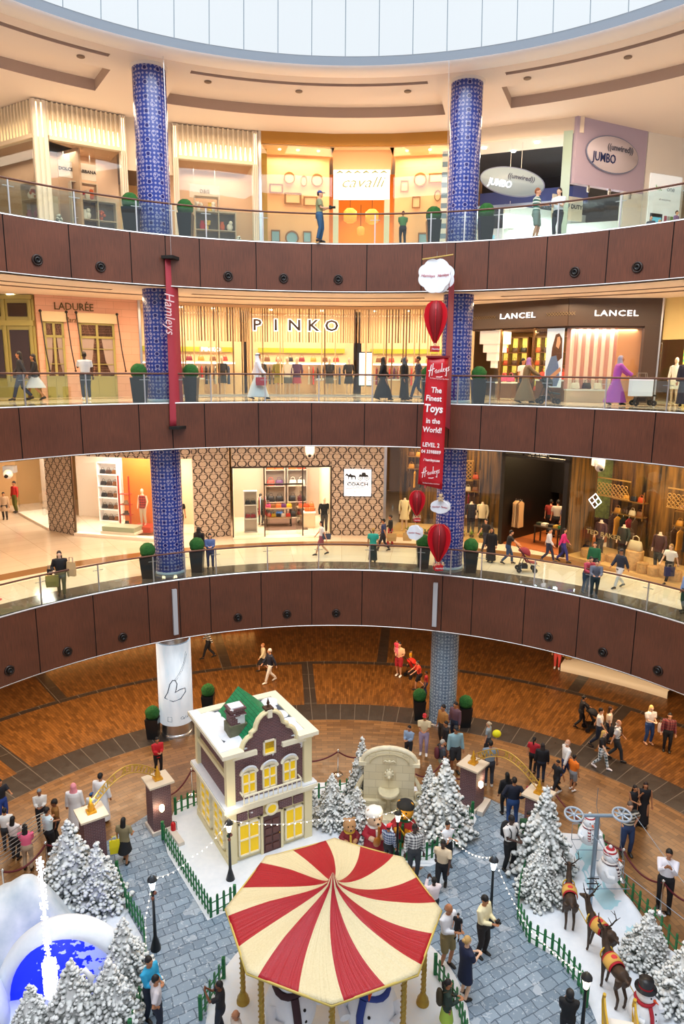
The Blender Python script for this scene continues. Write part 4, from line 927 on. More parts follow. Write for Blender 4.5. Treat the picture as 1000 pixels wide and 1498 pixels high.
fbox(j, 'purple_light_strip', mat('violet_led', (.3, .25, .9), .5, emit=2.0, ec=(.28, .22, 1)), .5, 1.62, 4.6, 2.6, 1.7, 4.7, 'glowing violet light strip at the back of the electronics shop', 'light strip')
# ================================================================= middle gallery
Z3 = 13.27; H3 = 3.93
STONE = m_brick('peach_stone', rgb('#e6b296'), rgb('#e0a98c'), rgb('#c08f74'), .9, .3)
GREENY = cm('#a99f5c', .5); GREENY2 = cm('#b9ae6a', .5)
def french_window(fr, u0, u1, v0, v1, lab, awn=True):
    t = thing('french_window', lab, 'window', fr.P(u0, -.03, 0), radians(fr.a)); L = u1-u0
    mb = MB(); f = .09
    for x in (0, L/2-f/2, L-f): mb.box(x, -.04, v0, x+f, .03, v1)
    for z_ in (v0, v0+.75, v1-.62, v1-f): mb.box(0, -.04, z_, L, .03, z_+f)
    mb.box(0, -.02, v0, L, .02, v0+.78)
    for z_ in (v0+1.3, v0+1.9):
        mb.box(0, -.03, z_, L, .0, z_+.03)
    mb.build('frame', GREENY, t); MB().box(f, 0.03, v0+.8, L-f, .04, v1-f).build('dark_glass', cm('#140d0a', .1), t)
    for sx, x0, x1 in ((0, f, L*.42), (1, L-f, L*.62)):
        mb = MB(); pts = []; n = 9
        top = [x0+(x1-x0)*k/n for k in range(n+1)]; kk = [.35+.0*k for k in range(n+1)]
        rows = [(v1-.62, 1.0), ((v0+v1)/2, .75), (v0+.95, .3)]
        vs = [(x0+(x-x0)*w_, .0+(.02 if i % 2 else 0), z_) for z_, w_ in rows for i, x in enumerate(top)]
        mb.add(vs, [(r_*(n+1)+i, r_*(n+1)+i+1, (r_+1)*(n+1)+i+1, (r_+1)*(n+1)+i) for r_ in range(2) for i in range(n)], 0, True); mb.build('curtain', cm('#b09c92', .8), t)
    if awn:
        t2 = thing('awning', 'pale roll-up awning above the %s' % lab, 'awning', fr.P(u0-.08, -.05, v1), radians(fr.a)); A = L+.16
        MB().box(0, -.14, -.02, A, -.05, .36).build('fabric', cm('#e0cba0', .7), t2)
        for x in (-.02, A+.02):
            mb = MB(); mb.tube([(x, -.14, .36), (x+.05, -.38, -1.0 if x < 0 else -1.05), (x+.12, -.55, -1.9)], .025, 6); mb.sph((x+.12, -.55, -1.9), .045, 8, 6); mb.sph((x, -.14, .36), .06, 8, 6); mb.build('folding_arm', cm('#1a1412', .4), t2)
l0 = Fr(pol(-46.0, 21.2), pol(-39.4, 18.9), Z3); l1 = Fr(pol(-39.3, 18.75), pol(-27.1, 18.75), Z3)
fbox(l1, 'wall_left', STONE, 0, 0, 0, l1.L, H3, .25, kind='s')
french_window(l1, .22, .98, 0, 2.95, 'narrow french window left of the black-clad walker'); french_window(l1, 1.55, 2.95, 0, 2.95, 'wide french window nearest the left column')
text('LADURÉE', .4, l1.M @ T((1.42, -.03, 3.52)), cm('#5d4a22'), 'trim_3', None, .02, sx=.9)['kind'] = 'structure'
text('Paris', .28, l1.M @ T((1.28, -.03, 3.02)), cm('#8a6a3a'), 'trim_4', None, .01, shear=.4)['kind'] = 'structure'
fbox(l1, 'trim_5', STEEL, l1.L-.02, 0, -.05, l1.L+.08, H3, .2, kind='s')
fbox(l0, 'wall_left', GREENY2, 0, 0, 0, l0.L, H3, .2, kind='s')
t = thing('shopfront', 'olive green panelled shopfront at far left of the middle gallery', 'shopfront', l0.P(0, -.02, 0), radians(l0.a)); L = l0.L
mb = MB(); mb.box(0, -.12, 2.75, L, 0, 2.95); mb.box(0, -.16, 3.75, L, 0, 3.9)
for x in (L-.12, L-1.15, L-2.2): mb.box(x-.05, -.08, 0, x+.05, 0, 3.8)
mb.box(0, -.05, 0, L, 0, .6); mb.build('panelling', GREENY, t)
for x in (L-1.0, L-2.05):
    MB().box(x, -.04, 3.1, x+.75, -.01, 3.6).build('upper_pane', cm('#3c2c22', .1), t); MB().box(x, -.04, .75, x+.75, -.01, 2.6).build('lower_pane', cm('#40302a', .1), t)
o = MB().box(L-2.95, -.06, .1, L-2.3, -.02, 2.5).build('lit_doorway', mat('warm_doorway', (.9, .55, .2), .5, emit=.8, ec=(1, .5, .15)), t)
# --- slatted fashion shop
s1 = Fr(pol(-26.9, 18.75), pol(-12.6, 18.75), Z3); s2 = Fr(pol(-12.6, 18.75), pol(1.8, 18.75), Z3); s3 = Fr(pol(1.8, 18.75), pol(17.2, 18.75), Z3)
SLATS = [cm('#d9b98c', .5), cm('#7a5a3a', .5)]; PB = cm('#ecc79b', .7)
r = random.Random(21)
for n_, fr in enumerate((s1, s2, s3)):
    fbox(fr, 'ceiling', cm('#e8caa4'), -.1, H3-.12, 0, fr.L+.1, H3-.06, 3.4, kind='s'); fbox(fr, 'wall_back', PB, -.2, 0, 3.0, fr.L+.2, H3, 3.1, kind='s')
    t = thing('slat_screen', ['vertical slat screen of the slatted shop, left third', 'vertical slat screen behind the large chrome letters', 'vertical slat screen of the slatted shop, right third by red balloon'][n_], 'screen', fr.P(0, 0, 0), radians(fr.a))
    mb = MB(); u = .03
    while u < fr.L-.03:
        wd = r.uniform(.03, .06); door = n_ == 1 and 2.0 < u < 3.0
        mb.box(u, .02, 2.35 if door else (.0 if r.random() < .4 else 2.35), u+wd, .14, H3-.12, 0 if r.random() < .68 else 1); u += wd+r.uniform(.05, .1)
    mb.build('slats', SLATS, t); MB().box(0, -.03, H3-.14, fr.L, .16, H3-.02).build('top_rail', cm('#d9b48a'), t); MB().box(0, .0, 0, fr.L, .1, .06).build('bottom_rail', STEEL, t)
    win(fr, 0, 0.06, fr.L, H3-.14, .18); shop_light(fr, fr.L/2, H3-.2, 1.5, fr.L*.85, 1.4, 125, (1, .82, .58))
    t = thing('lit_shelf', 'long white lit shelf on the back wall of slatted shop, %s part' % ['left', 'middle', 'right'][n_], 'shelf', fr.P(0, 2.6, 1.45), radians(fr.a))
    MB().box(.2, 0, 0, fr.L-.2, .38, .06).build('board', cm('#f8efe0'), t); MB().box(.2, 0, -.05, fr.L-.2, .03, 0).build('lamp', mat('shelf_led', (1, 1, 1), emit=3, ec=(1, .96, .9)), t)
    MB().box(.25, .3, .5, fr.L-.25, .38, .72).build('green_panel', cm('#b6b52c', .5), t)
    where = ['left', 'middle', 'right'][n_]+' part of slatted shop'
    bags_row(fr, .4, fr.L-.4, 1.53, 2.75, 7, ['#7a4a22', '#d23c2a', '#1c1a1d', '#8a1f2a', '#c98a2e'], .3, 'on the lit shelf, '+where, 'handbags on the lit shelf of the slatted shop, '+['left', 'middle', 'right'][n_])
    garments(fr, .5, fr.L*.48, 1.3, 2.7, 9, ['#8a1f2a', '#1c1a1d', '#4a3222', '#d23c2a', '#5a2a5c'], 'near back rail, '+where, 'garments on the back rail, '+where, .85)
    garments(fr, fr.L*.55, fr.L-.4, 1.3, 2.7, 8, ['#c8bfae', '#d23c2a', '#1c1a1d', '#27406a'], 'far back rail, '+where, 'garments on the back rail, '+where, .85)
SIGNW = mat('letter_glow', (1, 1, 1), .4, emit=1.6, ec=(1, .97, .9)); CHROME = cm('#5b4a3f', .25, metal=1.0)
for i, ch in enumerate('PINKO'):
    q = T((.32+i*.905 if i else .32, 0, 0)); u = .02+i*.82+.12; M = s2.M @ T((u+.15, -.14, 3.05))
    x = text(ch, .66, M, CHROME, 'trim_6', None, .05, sx=1.15, bold=.012); x['kind'] = 'structure'
    x = text(ch, .66, s2.M @ T((u+.15, -.07, 3.05)), SIGNW, 'trim_7', None, .01, sx=1.15, bold=.045); x['kind'] = 'structure'
t = thing('illuminated_sign', 'small white glowing letters inside the slatted shop', 'sign', s1.P(3.0, .6, 2.0), radians(s1.a)); MB().box(-.5, 0, -.12, .5, .02, .12).build('board', PB, t); text('PINKO', .24, T((0, -.03, 0)), SIGNW, 'lettering', t, .01, bold=.008, sx=1.2)
dsc = ['charcoal jacket', 'plain red top and black skirt', 'black jacket', 'mustard dress', 'white top and grey skirt', 'purple top and pink skirt', 'black coat', 'dark dress', 'brown waistcoat']
for fr, u, top, bot, kd, lab in [(s1, .75, '#2f2a28', '#1c3a2c', 'trousers', 'mannequin in dark jacket just right of the left column'), (s1, 3.5, '#2c2420', '#1c1a1d', 'skirt', 'mannequin in dark ruffled dress at the middle of slatted shop'),
        (s2, .42, '#1f1e22', '#55504a', 'trousers', 'mannequin in open black jacket behind the robed man'), (s2, 1.2, '#8f8326', '#c3a11d', 'skirt', 'mannequin in mustard skirt under the large letters'), (s2, 1.62, '#e9e2d6', '#6a6460', 'skirt', 'mannequin in white top and grey skirt under the large letters'),
        (s2, 2.05, '#5a3a5c', '#c24a5a', 'skirt', 'mannequin in purple top and pink skirt under large letters'), (s2, 3.55, '#241f1e', '#6d675f', 'skirt', 'mannequin in black top reaching sideways, right of large letters'), (s3, 2.1, '#3d3430', '#8a8478', 'vest', 'mannequin in brown waistcoat between the two black-robed women'), (s2, 4.45, '#2a221e', '#3a2c26', 'dress', 'mannequin in dark dress near the grey screen')]:
    mannequin(fr.P(u, .75, 0), fr.a, 1.72, lab, top, bot, kd)
t = thing('display_screen', 'tall bright portrait screen inside the slatted shop', 'screen', s3.P(.2, 1.6, 0), radians(s3.a)); MB().box(-.35, 0, .4, .35, .06, 2.0).build('frame', DARK, t); MB().box(-.3, -.01, .45, .3, .0, 1.95).build('picture', mat('bright_screen', (.8, .85, .9), emit=.9, ec=(.85, .92, 1)), t)
for fr, u, lab in ((s1, 1.9, 'low pale display table in the left of slatted shop'), (s3, 1.3, 'low pale display table in the right of slatted shop'), (s2, 3.0, 'low pale display table behind the reaching mannequin')): ctr(fr, u, 1.5, .9, .5, .75, '#ddb98c', lab)
for i in range(8):
    fr = (s1, s1, s1, s2, s2, s3, s3, s3)[i]; spot(fr, (.6, 1.8, 3.2, .9, 3.2, .7, 2.2, 3.8)[i], H3-.13, .9, 'recessed ceiling spotlight, %s in the slatted shop' % ORD[i], LAMP, .07, 'spotlights of the slatted shop')
# --- dark brown leather goods shop
p0, p1, p2 = pol(17.3, 18.3), pol(31.0, 16.75), pol(40.6, 18.5)
q1 = Fr(p0, p1, Z3); q2 = Fr(p1, p2, Z3); BRN = cm('#4b3a2f', .35)
for fr, s in ((q1, 0), (q2, 1)):
    fbox(fr, 'wall_front', BRN, 0, 2.9, -.03, fr.L, H3, .15, kind='s'); fbox(fr, 'ceiling', cm('#5a4030'), 0, 2.84, .1, fr.L, 2.9, 2.8, kind='s')
fbox(q2, 'wall_right', BRN, q2.L-.55, 0, -.02, q2.L, 2.95, .3, kind='s'); fbox(q2, 'trim_8', STEEL, q2.L, 0, -.06, q2.L+.06, H3, .1, kind='s')
WL = mat('white_sign_letters', (1, 1, 1), .4, emit=1.3, ec=(1, .97, .98))
for fr, u in ((q1, 2.28), (q2, 1.75)):
    x = text('LANCEL', .3, fr.M @ T((u, -.09, 3.36)), WL, 'trim_9', None, .02, sx=1.35, bold=.002, sp=1.16); x['kind'] = 'structure'
for u in (.55, 4.05):
    mb = MB(q1.M)
    for i in range(9):
        a0 = u-.5+i*.12; mb.tube([(a0, -.05, 3.3), (a0+.12, -.05, 3.42), (a0+.24, -.05, 3.3)], .012, 4); mb.tube([(a0, -.05, 3.42), (a0+.12, -.05, 3.3), (a0+.24, -.05, 3.42)], .012, 4)
    x = mb.build('trim_10', cm('#9a8a70', .4, metal=.8)); x['kind'] = 'structure'
fbox(q1, 'wall_back', cm('#7a5526'), 0, 0, 2.6, q1.L, 2.9, 2.7, kind='s'); win(q1, 0, 0, 1.5, 2.85); win(q1, 3.1, 0, q1.L, 2.85); win(q2, 0, 0, q2.L-.55, 2.85)
shop_light(q1, q1.L/2, 2.8, 1.2, q1.L*.85, 1.3, 110, (1, .78, .4)); shop_light(q2, q2.L/2-.2, 2.8, .6, q2.L*.7, .6, 75, (1, .84, .7))
YL = mat('yellow_backlit_niche', (.9, .75, .2), .5, emit=.75, ec=(1, .78, .12))
for i, (u0, u1, lab) in enumerate([(.1, 1.5, 'left'), (1.75, 2.9, 'middle'), (3.2, 3.9, 'right')]):
    t = thing('lit_shelf_unit', 'yellow backlit shelf unit of handbags in the dark brown shop, %s' % lab, 'shelf unit', q1.P(u0, 2.2, 0), radians(q1.a)); L = u1-u0
    mb = MB(); 
    for z_ in (.3, .85, 1.4, 1.95, 2.6): mb.box(0, 0, z_, L, .36, z_+.04)
    for x in [L*k/3 for k in range(4)]: mb.box(x-.02, 0, .3, x+.02, .36, 2.64)
    mb.build('shelves', cm('#5a3517', .4), t); MB().box(0, .34, .3, L, .37, 2.6).build('backlight', YL, t)
    for z_ in (.34, .89, 1.44, 1.99):
        bags_row(q1, u0+.05, u1-.05, z_, 2.38, 3 if L > 1 else 2, ['#b5471f', '#4a3222', '#1c1a1d', '#c98a2e', '#8a1f2a'], .3, 'in the yellow %s shelf unit, %s tier' % (lab, {.34: 'bottom', .89: 'second', 1.44: 'third', 1.99: 'top'}[z_]), 'handbags in the %s yellow shelf unit, %.0f' % (lab, z_*100))
t = thing('chandelier', 'stepped inverted pyramid chandelier of pink crystal by the right column', 'chandelier', q1.P(.75, .8, 0), radians(q1.a)); mb = MB()
for w_, z0, z1 in ((.95, 2.3, 2.84), (.72, 1.95, 2.3), (.48, 1.6, 1.95), (.22, 1.3, 1.6)): mb.box(-w_/2, -w_/2, z0, w_/2, w_/2, z1)
mb.build('crystal_tiers', mat('pink_crystal', (.9, .75, .65), .25, emit=.35, ec=(1, .78, .66)), t)
fbox(q1, 'door_frame', cm('#b08a5a', .2, metal=.9), 1.5, 0, -.02, 1.58, 2.86, .08, 'polished metal door frame of the dark brown shop, left post', 'door frame'); fbox(q1, 'door_frame', cm('#b08a5a', .2, metal=.9), 3.02, 0, -.02, 3.1, 2.86, .08, 'polished metal door frame of the dark brown shop, right post', 'door frame')
t = thing('poster', 'tall backlit poster of long-haired woman in blue beside the shop door', 'poster', q1.P(q1.L-.62, .25, 0), radians(q1.a)); MB().box(-.36, 0, .55, .36, .04, 2.85).build('backing', mat('poster_grey', (.7, .75, .82), emit=.35, ec=(.75, .82, .95)), t)
def flat(pts, y, m, nm): mb = MB(); mb.xz(pts, y-.004, y); mb.build(nm, m, t)
flat([(-.1, 2.1), (.02, 2.6), (.16, 2.65), (.3, 2.45), (.34, 1.7), (.1, 1.5), (-.12, 1.7)], -.006, cm('#6a4427'), 'printed_hair'); flat([(.06, 2.15), (.1, 2.5), (.2, 2.52), (.25, 2.3), (.18, 2.05)], -.012, cm('#e6b08c'), 'printed_face')
flat([(-.3, 1.2), (-.12, 1.75), (.1, 1.8), (.22, 1.4), (.3, .9), (.2, .6), (-.3, .6)], -.01, cm('#6f86b5'), 'printed_sleeve'); flat([(-.3, .85), (.3, 1.35), (.34, 1.2), (-.2, .7)], -.016, cm('#d9a07c'), 'printed_hand')
t = thing('striped_curtain', 'sheer pink and cream striped curtain in the right shop window', 'curtain', q2.P(.1, .5, 0), radians(q2.a)); mb = MB(); L = q2.L-1.5; n = 60
vs = []
for k in range(n+1): x = L*k/n; y = .04*sin(k*1.1); vs += [(x, y, .5), (x, y, 2.84)]
mb.add(vs, [(2*k, 2*k+2, 2*k+3, 2*k+1) for k in range(n)], 0, True); mb.build('cloth', m_stripe('pink_cream_stripe', ('#f3dcc8', '#c98f80'), .3, 'x'), t); fbox(q2, 'wall_right', cm('#d99a68'), q2.L-1.4, 0, .4, q2.L-.5, 2.9, .5, kind='s')
ctr(q2, .15, .12, 1.6, .35, .5, '#e9cdb4', 'low pale plinth in the striped curtain window'); ctr(q1, q1.L-1.55, .6, 1.2, .5, .85, '#6a4a30', 'brown counter with red bags near the shop poster'); ctr(q1, .5, 1.4, .8, .4, .7, '#6a4a30', 'brown plinth under the pink crystal chandelier')
bags_row(q1, q1.L-1.5, q1.L-.4, .87, .85, 3, ['#d23c2a', '#8a1f2a'], .42, 'on the counter by the poster', 'red handbags by the poster'); bags_row(q2, .3, 1.6, .52, .3, 3, ['#e7dccb', '#1c1a1d'], .34, 'on the striped window plinth', 'handbags on the striped window plinth'); bags_row(q1, .6, 1.3, .72, 1.6, 2, ['#d04a78'], .36, 'on the plinth under the chandelier', 'pink bags under the chandelier')
# --- yellow fashion shop at the far right
y1 = Fr(pol(40.9, 18.6), pol(50, 18.2), Z3); fbox(y1, 'wall_front', cm('#e6cf8c'), 0, 2.4, 0, y1.L, H3, .1, kind='s'); win(y1, 0, 0, y1.L, 2.4); fbox(y1, 'wall_back', cm('#c2a43c'), 0, 0, 1.8, y1.L, 3, 1.9, kind='s'); shop_light(y1, 1.0, 2.3, .9, 2, .9, 70, (1, .88, .6))
for i, c in enumerate(('#3f9a4a', '#d8792a', '#a02f4a')):
    o = MB(y1.M).box(.1+i*.33, 1.5, .8, .38+i*.33, 1.56, 2.35).build('striped_cloth', m_stripe('cloth_stripe_%d' % i, (c, '#d8c24a'), .22)); tag(o, 'hanging striped cloth, %s, in the yellow shop at right' % ['green', 'orange', 'red'][i], 'cloth')
mannequin(y1.P(.35, .6, 0), y1.a, 1.75, 'mannequin in white dress in the yellow shop window, far right', '#f4efe8', '#ffffff', 'dress'); mannequin(y1.P(.95, .7, 0), y1.a, 1.8, 'mannequin in pink top and crimson skirt, far right yellow shop', '#f0c9c0', '#8a1f2a', 'skirt')
# ================================================================= lowest gallery
Z2 = 6.76; H2 = 4.84; LOGO = m_logo()
def logopanel(fr, u0, v0, u1, v1, w0, w1, lab):
    mb = MB(); mb.box(u0, w0, v0, u1, w1, v1); t = mb.build('patterned_panel', LOGO, None, uvfn=lambda c: (c.x, c.z)); t.matrix_world = fr.M
    return tag(t, lab, 'panel')
def pts_arc(a0, a1, R): return pol(a0, R), pol(a1, R)
c0 = Fr((-19.5, 26.5), (-16.7, 22.5), Z2)                  # far left plain frontage
c1 = Fr((-17.0, 22.4), (-13.1, 18.45), Z2)                # white lit window
c2 = Fr((-13.1, 18.45), (-10.9, 17.6), Z2)             # patterned panel
c3 = Fr((-10.9, 17.6), (-8.2, 17.2), Z2); c4 = Fr((-8.2, 17.2), (-5.15, 18.4), Z2)
c3 = Fr((-10.9, 17.6), (-7.6, 17.35), Z2); c4 = Fr((-7.6, 17.35), (-6.6, 18.0), Z2)
c5 = Fr(pol(-20.6, 18.75), pol(-15.6, 18.75), Z2); c6 = Fr(pol(-15.6, 18.75), pol(-1.5, 18.75), Z2); c7 = Fr(pol(-1.5, 18.75), pol(5.9, 18.75), Z2)
# patterned frontage around the curved corner
def q(px, py): p = at(px, py, Z2); return (p.x, p.y)
c1 = Fr(q(28, 752), q(72, 776), Z2); c2 = Fr(q(72, 776), q(110, 783.5), Z2); c3 = Fr(q(110, 783.5), q(228, 792), Z2); c4 = Fr(q(228, 792), q(285, 791), Z2); c5 = Fr(q(285, 789), q(338, 784), Z2)
logopanel(c2, 0, 0, c2.L, H2, 0, .12, 'silver ellipse-patterned panel beside the glowing curved window, far left'); logopanel(c3, 0, 3.75, c3.L, H2, 0, .12, 'ellipse-patterned header band left of the left column'); logopanel(c4, 0, 3.75, c4.L, H2, 0, .12, 'ellipse-patterned header band behind the left column')
logopanel(c5, 0, 0, c5.L, H2, 0, .12, 'tall ellipse-patterned panel just right of the left column'); logopanel(c6, 0, 3.3, c6.L, H2, 0, .12, 'ellipse-patterned header band above the glass shop doors'); logopanel(c7, 0, 0, c7.L, H2, 0, .12, 'tall ellipse-patterned panel carrying the square white sign')
WHT = cm('#f3e4d2', .6); fbox(c1, 'wall_left', WHT, -.2, 0, 1.3, c1.L-.9, H2, 1.4, kind='s'); win(c1, 0, 0, c1.L, H2); shop_light(c1, c1.L/2, 4.4, .6, c1.L*.8, .7, 210, (1, .84, .7))
fbox(c1, 'trim_11', cm('#f1e0cc'), 0, 0, -.06, c1.L, .12, 1.3, kind='s'); win(c3, 0, 0, c3.L, 3.75); fbox(c3, 'trim_12', cm('#f3e6d6'), 0, 0, -.1, c3.L, .14, .3, kind='s')
fbox(c3, 'wall_back', cm('#f4e8dc'), -2.5, 0, 4.0, c3.L*.62, H2, 4.1, kind='s'); fbox(c3, 'wall_back', mat('orange_wall', rgb('#d9782a'), .6), c3.L*.36, 0, 1.9, c3.L*.8, H2, 2.0, kind='s'); fbox(c3, 'wall_right', WHT, c3.L*.8, 0, 1.4, c3.L+.1, H2, 1.5, kind='s')
shop_light(c3, c3.L*.3, 4.2, 2.2, 2.6, 2, 150, (1, .9, .78)); shop_light(c3, c3.L*.7, 4.0, .9, 1.6, .9, 80, (1, .8, .6))
shop_light(c4, .8, 3.6, 2.0, 1.4, 1.4, 60, (1, .86, .68)); fbox(c4, 'wall_back', cm('#eed2b0'), -1, 0, 3.5, 2.5, H2, 3.6, kind='s')
MB(c3.M).box(0, 0, 0, .06, .08, 3.75).build('trim_13', cm('#6a5a4a', .3, metal=.8))['kind'] = 'structure'
# furniture of the window
def shelf(fr, u, w, L, tiers, h, lab, c='#f2ece4', back=None, d=.35):
    t = thing('shelf_unit', lab, 'shelf unit', fr.P(u, w, 0), radians(fr.a)); mb = MB()
    for x in (0, L): mb.box(x-.02, 0, 0, x+.02, d, h)
    for k in range(tiers+1): mb.box(0, 0, h*k/tiers-.03*(k > 0), L, d, h*k/tiers+.01)
    mb.build('shelves', cm(c, .4), t); MB().box(0, d-.02, 0, L, d, h).build('back_panel', cm(back or c, .6), t); return t
shelf(c3, -.75, 3.2, 1.1, 5, 3.0, 'tall white shelf unit with dark bags, seen through left window', '#f4f4f4')
for v in (.03, .63, 1.23, 1.83, 2.43): bags_row(c3, -.7, .3, v, 3.4, 3, ['#1c1a1d', '#4a3222', '#7a4a22'], .3, 'on %s tier of tall white shelf unit' % {.03: 'bottom', .63: 'second', 1.23: 'middle', 1.83: 'fourth', 2.43: 'top'}[v], 'handbags on the tall white shelf unit %d' % int(v*10))
t = thing('display_plinth', 'wide glass-topped plinth in front of the orange backdrop', 'plinth', c3.P(c3.L*.3, .15, .14), radians(c3.a)); MB().box(0, 0, 0, 1.75, .9, .12).build('base', cm('#e8dccb'), t); MB().box(.05, .05, .12, 1.7, .85, .34).build('glass_top', cm('#a9b39a', .15), t)
t = thing('display_stand', 'red framed ladder stand with hats beside the coated mannequin', 'display stand', c3.P(c3.L*.38, 1.3, 0), radians(c3.a)); RED = cm('#b5341c', .4); mb = MB()
for x in (0, .55): mb.box(x-.03, 0, 0, x+.03, .06, 2.7)
for z_ in (.3, .8, 1.3, 1.8): mb.box(0, 0, z_, .55, .3, z_+.03)
mb.build('frame', RED, t)
for i, v in enumerate((.34, .84, 1.34)):
    o = MB(); o.lathe([(.18, 0), (.18, .03), (.1, .05), (.09, .16), (.001, .17)], 14); x = o.build('hat', cm(['#1c1a1d', '#3a2c22', '#8a6a4a'][i])); x.location = c3.P(c3.L*.38+.28, 1.45, v); tag(x, '%s brimmed hat on the red ladder stand' % ['black', 'dark brown', 'light brown'][i], 'hat')
fbox(c3, 'red_platform', RED, c3.L*.58, .14, .9, c3.L*.82, .4, 1.7, 'low red platform under the mannequin in checked coat', 'platform')
PLR = m_stripe('red_black_check', ('#b3302a', '#2a1614', '#7a2a20'), .12)
mannequin(c3.P(c3.L*.68, 1.3, .4), c3.a, 1.75, 'mannequin in red and black checked coat on the red platform', PLR, '#c9b79f', 'vest')
o = MB(c1.M).box(c1.L-.6, .6, .12, c1.L-.5, .9, 2.0).build('display_post', cm('#5a4a3a')); tag(o, 'dark display post in the glowing curved window', 'post'); mannequin(c1.P(c1.L-.9, .6, .12), c1.a, 1.75, 'mannequin with orange bag in the glowing curved window', '#3b3026', '#2a2420', 'trousers')
bags_row(c1, c1.L-1.15, c1.L-.75, 1.55, .4, 1, ['#e0672b'], .45, 'held in the glowing curved window', 'bag in the curved window')
# storefront with glass doors
S = cm('#4a4038', .3, metal=.7)
fbox(c6, 'ceiling', cm('#d9c0a4'), 0, H2-.3, .15, c6.L, H2-.25, 5, kind='s'); fbox(c6, 'wall_back', cm('#c9b3a0'), 0, 0, 4.6, c6.L, H2, 4.7, kind='s'); fbox(c6, 'wall_left', cm('#f0d9b8'), 0, 0, .2, .06, 3.3, 4.6, kind='s'); fbox(c6, 'wall_right', cm('#f0d9b8'), c6.L-.06, 0, .2, c6.L, 3.3, 4.6, kind='s')
shop_light(c6, 1.3, 4.3, 2.2, 2.2, 3, 150, (1, .86, .68)); shop_light(c6, 3.4, 4.3, 2.2, 2.0, 3, 150, (1, .88, .72))
u1_, u2_ = c6.L*.315, c6.L*.7
for u in (0, u1_, u2_, c6.L-.05): fbox(c6, 'trim_14', S, u, 0, -.03, u+.05, 3.32, .08, kind='s')
fbox(c6, 'trim_15', S, 0, 3.25, -.03, c6.L, 3.32, .08, kind='s'); fbox(c6, 'trim_16', S, u1_, 2.45, -.03, u2_, 2.52, .08, kind='s')
win(c6, .05, 0, u1_, 3.25); win(c6, u2_+.05, 0, c6.L-.05, 3.25); win(c6, u1_+.05, 2.52, u2_, 3.25)
struct(MB(c6.M @ T((u1_+.08, 0, 0)) @ RZ(75)).box(0, -.01, 0, .82, .01, 2.44).build('door_1', GLASS)); struct(MB(c6.M @ T((u2_-.03, 0, 0)) @ RZ(105)).box(0, -.01, 0, .82, .01, 2.44).build('door_2', GLASS))
fbox(c6, 'trim_17', cm('#efdcc4'), 0, 0, -.35, c6.L, .02, .3, kind='s'); fbox(c6, 'rug', cm('#6a5040', .9), u1_+.1, .0, 1.3, u2_+.4, .02, 4.0, 'brown rug under the display table inside the glass doors', 'rug')
shelf(c6, u1_+.25, 4.15, 1.0, 4, 3.4, 'tall grey back shelf, left bay, behind the display tables', '#b9a898', '#8f7f72'); shelf(c6, u1_+1.4, 4.15, 1.0, 4, 3.4, 'tall grey back shelf, right bay, behind the display tables', '#b9a898', '#8f7f72')
for i, v in enumerate((.03, .86, 1.71, 2.56)):
    bags_row(c6, u1_+.3, u1_+1.2, v, 4.33, 2, [['#1c1a1d', '#2a5ea0'], ['#1c1a1d', '#1c1a1d'], ['#d23c2a', '#5a2a5c'], ['#e0672b', '#e0672b']][i], .42, 'in the left back bay, shelf %s from bottom' % ['first', 'second', 'third', 'fourth'][i], 'back bay bags left %d' % i)
    bags_row(c6, u1_+1.45, u1_+2.35, v, 4.33, 2, [['#1c1a1d', '#4a3222'], ['#1c1a1d', '#1c1a1d'], ['#e7dccb', '#e7dccb'], ['#e0672b', '#b5471f']][i], .42, 'in the right back bay, shelf %s from bottom' % ['first', 'second', 'third', 'fourth'][i], 'back bay bags right %d' % i)
def table(fr, u, w, L, d, h, c, lab, tiers=1, leg='#1d1815'):
    t = thing('display_table', lab, 'table', fr.P(u, w, 0), radians(fr.a)); MB().box(0, 0, h-.05, L, d, h).build('top', cm(c, .4), t)
    if tiers > 1: MB().box(.05, .0, h*.45, L-.05, d, h*.45+.04).build('lower_shelf', cm(c, .4), t)
    for x in (.03, L-.07):
        for y in (.03, d-.07): MB().box(x, y, 0, x+.05, y+.05, h-.05).build('leg', cm(leg, .4), t)
    return t
table(c6, u1_+.15, 2.0, 1.3, .7, .95, '#a98a6a', 'long display table crowded with bright bags inside the glass doors', 2); table(c6, u1_+1.75, 2.2, .9, .6, .9, '#a98a6a', 'smaller display table with orange bags at right inside', 2)
bags_row(c6, u1_+.15, u1_+1.45, .95, 2.2, 5, ['#d04a78', '#7a4a22', '#e0672b', '#5a2a5c', '#c3a11d'], .28, 'on the crowded display table', 'bags on the crowded table'); bags_row(c6, u1_+.2, u1_+1.4, .47, 2.3, 5, ['#d23c2a', '#c3a11d', '#1c1a1d', '#e7dccb'], .24, 'under the crowded display table', 'bags under the crowded table'); bags_row(c6, u1_+1.8, u1_+2.6, .9, 2.4, 3, ['#e0672b', '#b5471f'], .28, 'on the smaller display table', 'bags on the smaller table')
shelf(c6, .55, 1.0, .6, 3, 2.0, 'narrow mirrored shelf tower by the left glass pane', '#d8d8d8', '#c0b0a0', .3); bags_row(c6, .6, 1.1, 1.37, 1.15, 2, ['#1c1a1d'], .24, 'on the narrow mirrored tower', 'tower bags a'); bags_row(c6, .6, 1.1, .7, 1.15, 2, ['#8a1f2a'], .24, 'on the narrow mirrored tower, lower', 'tower bags b')
t = thing('garment_rail', 'chrome garment rail inside the left glass pane', 'garment rail', c6.P(1.35, 2.2, 0), radians(c6.a+70)); mb = MB(); mb.tube([(0, 0, 0), (0, 0, 1.5), (.9, 0, 1.5), (.9, 0, 0)], .015, 6); mb.build('frame', STEEL, t)
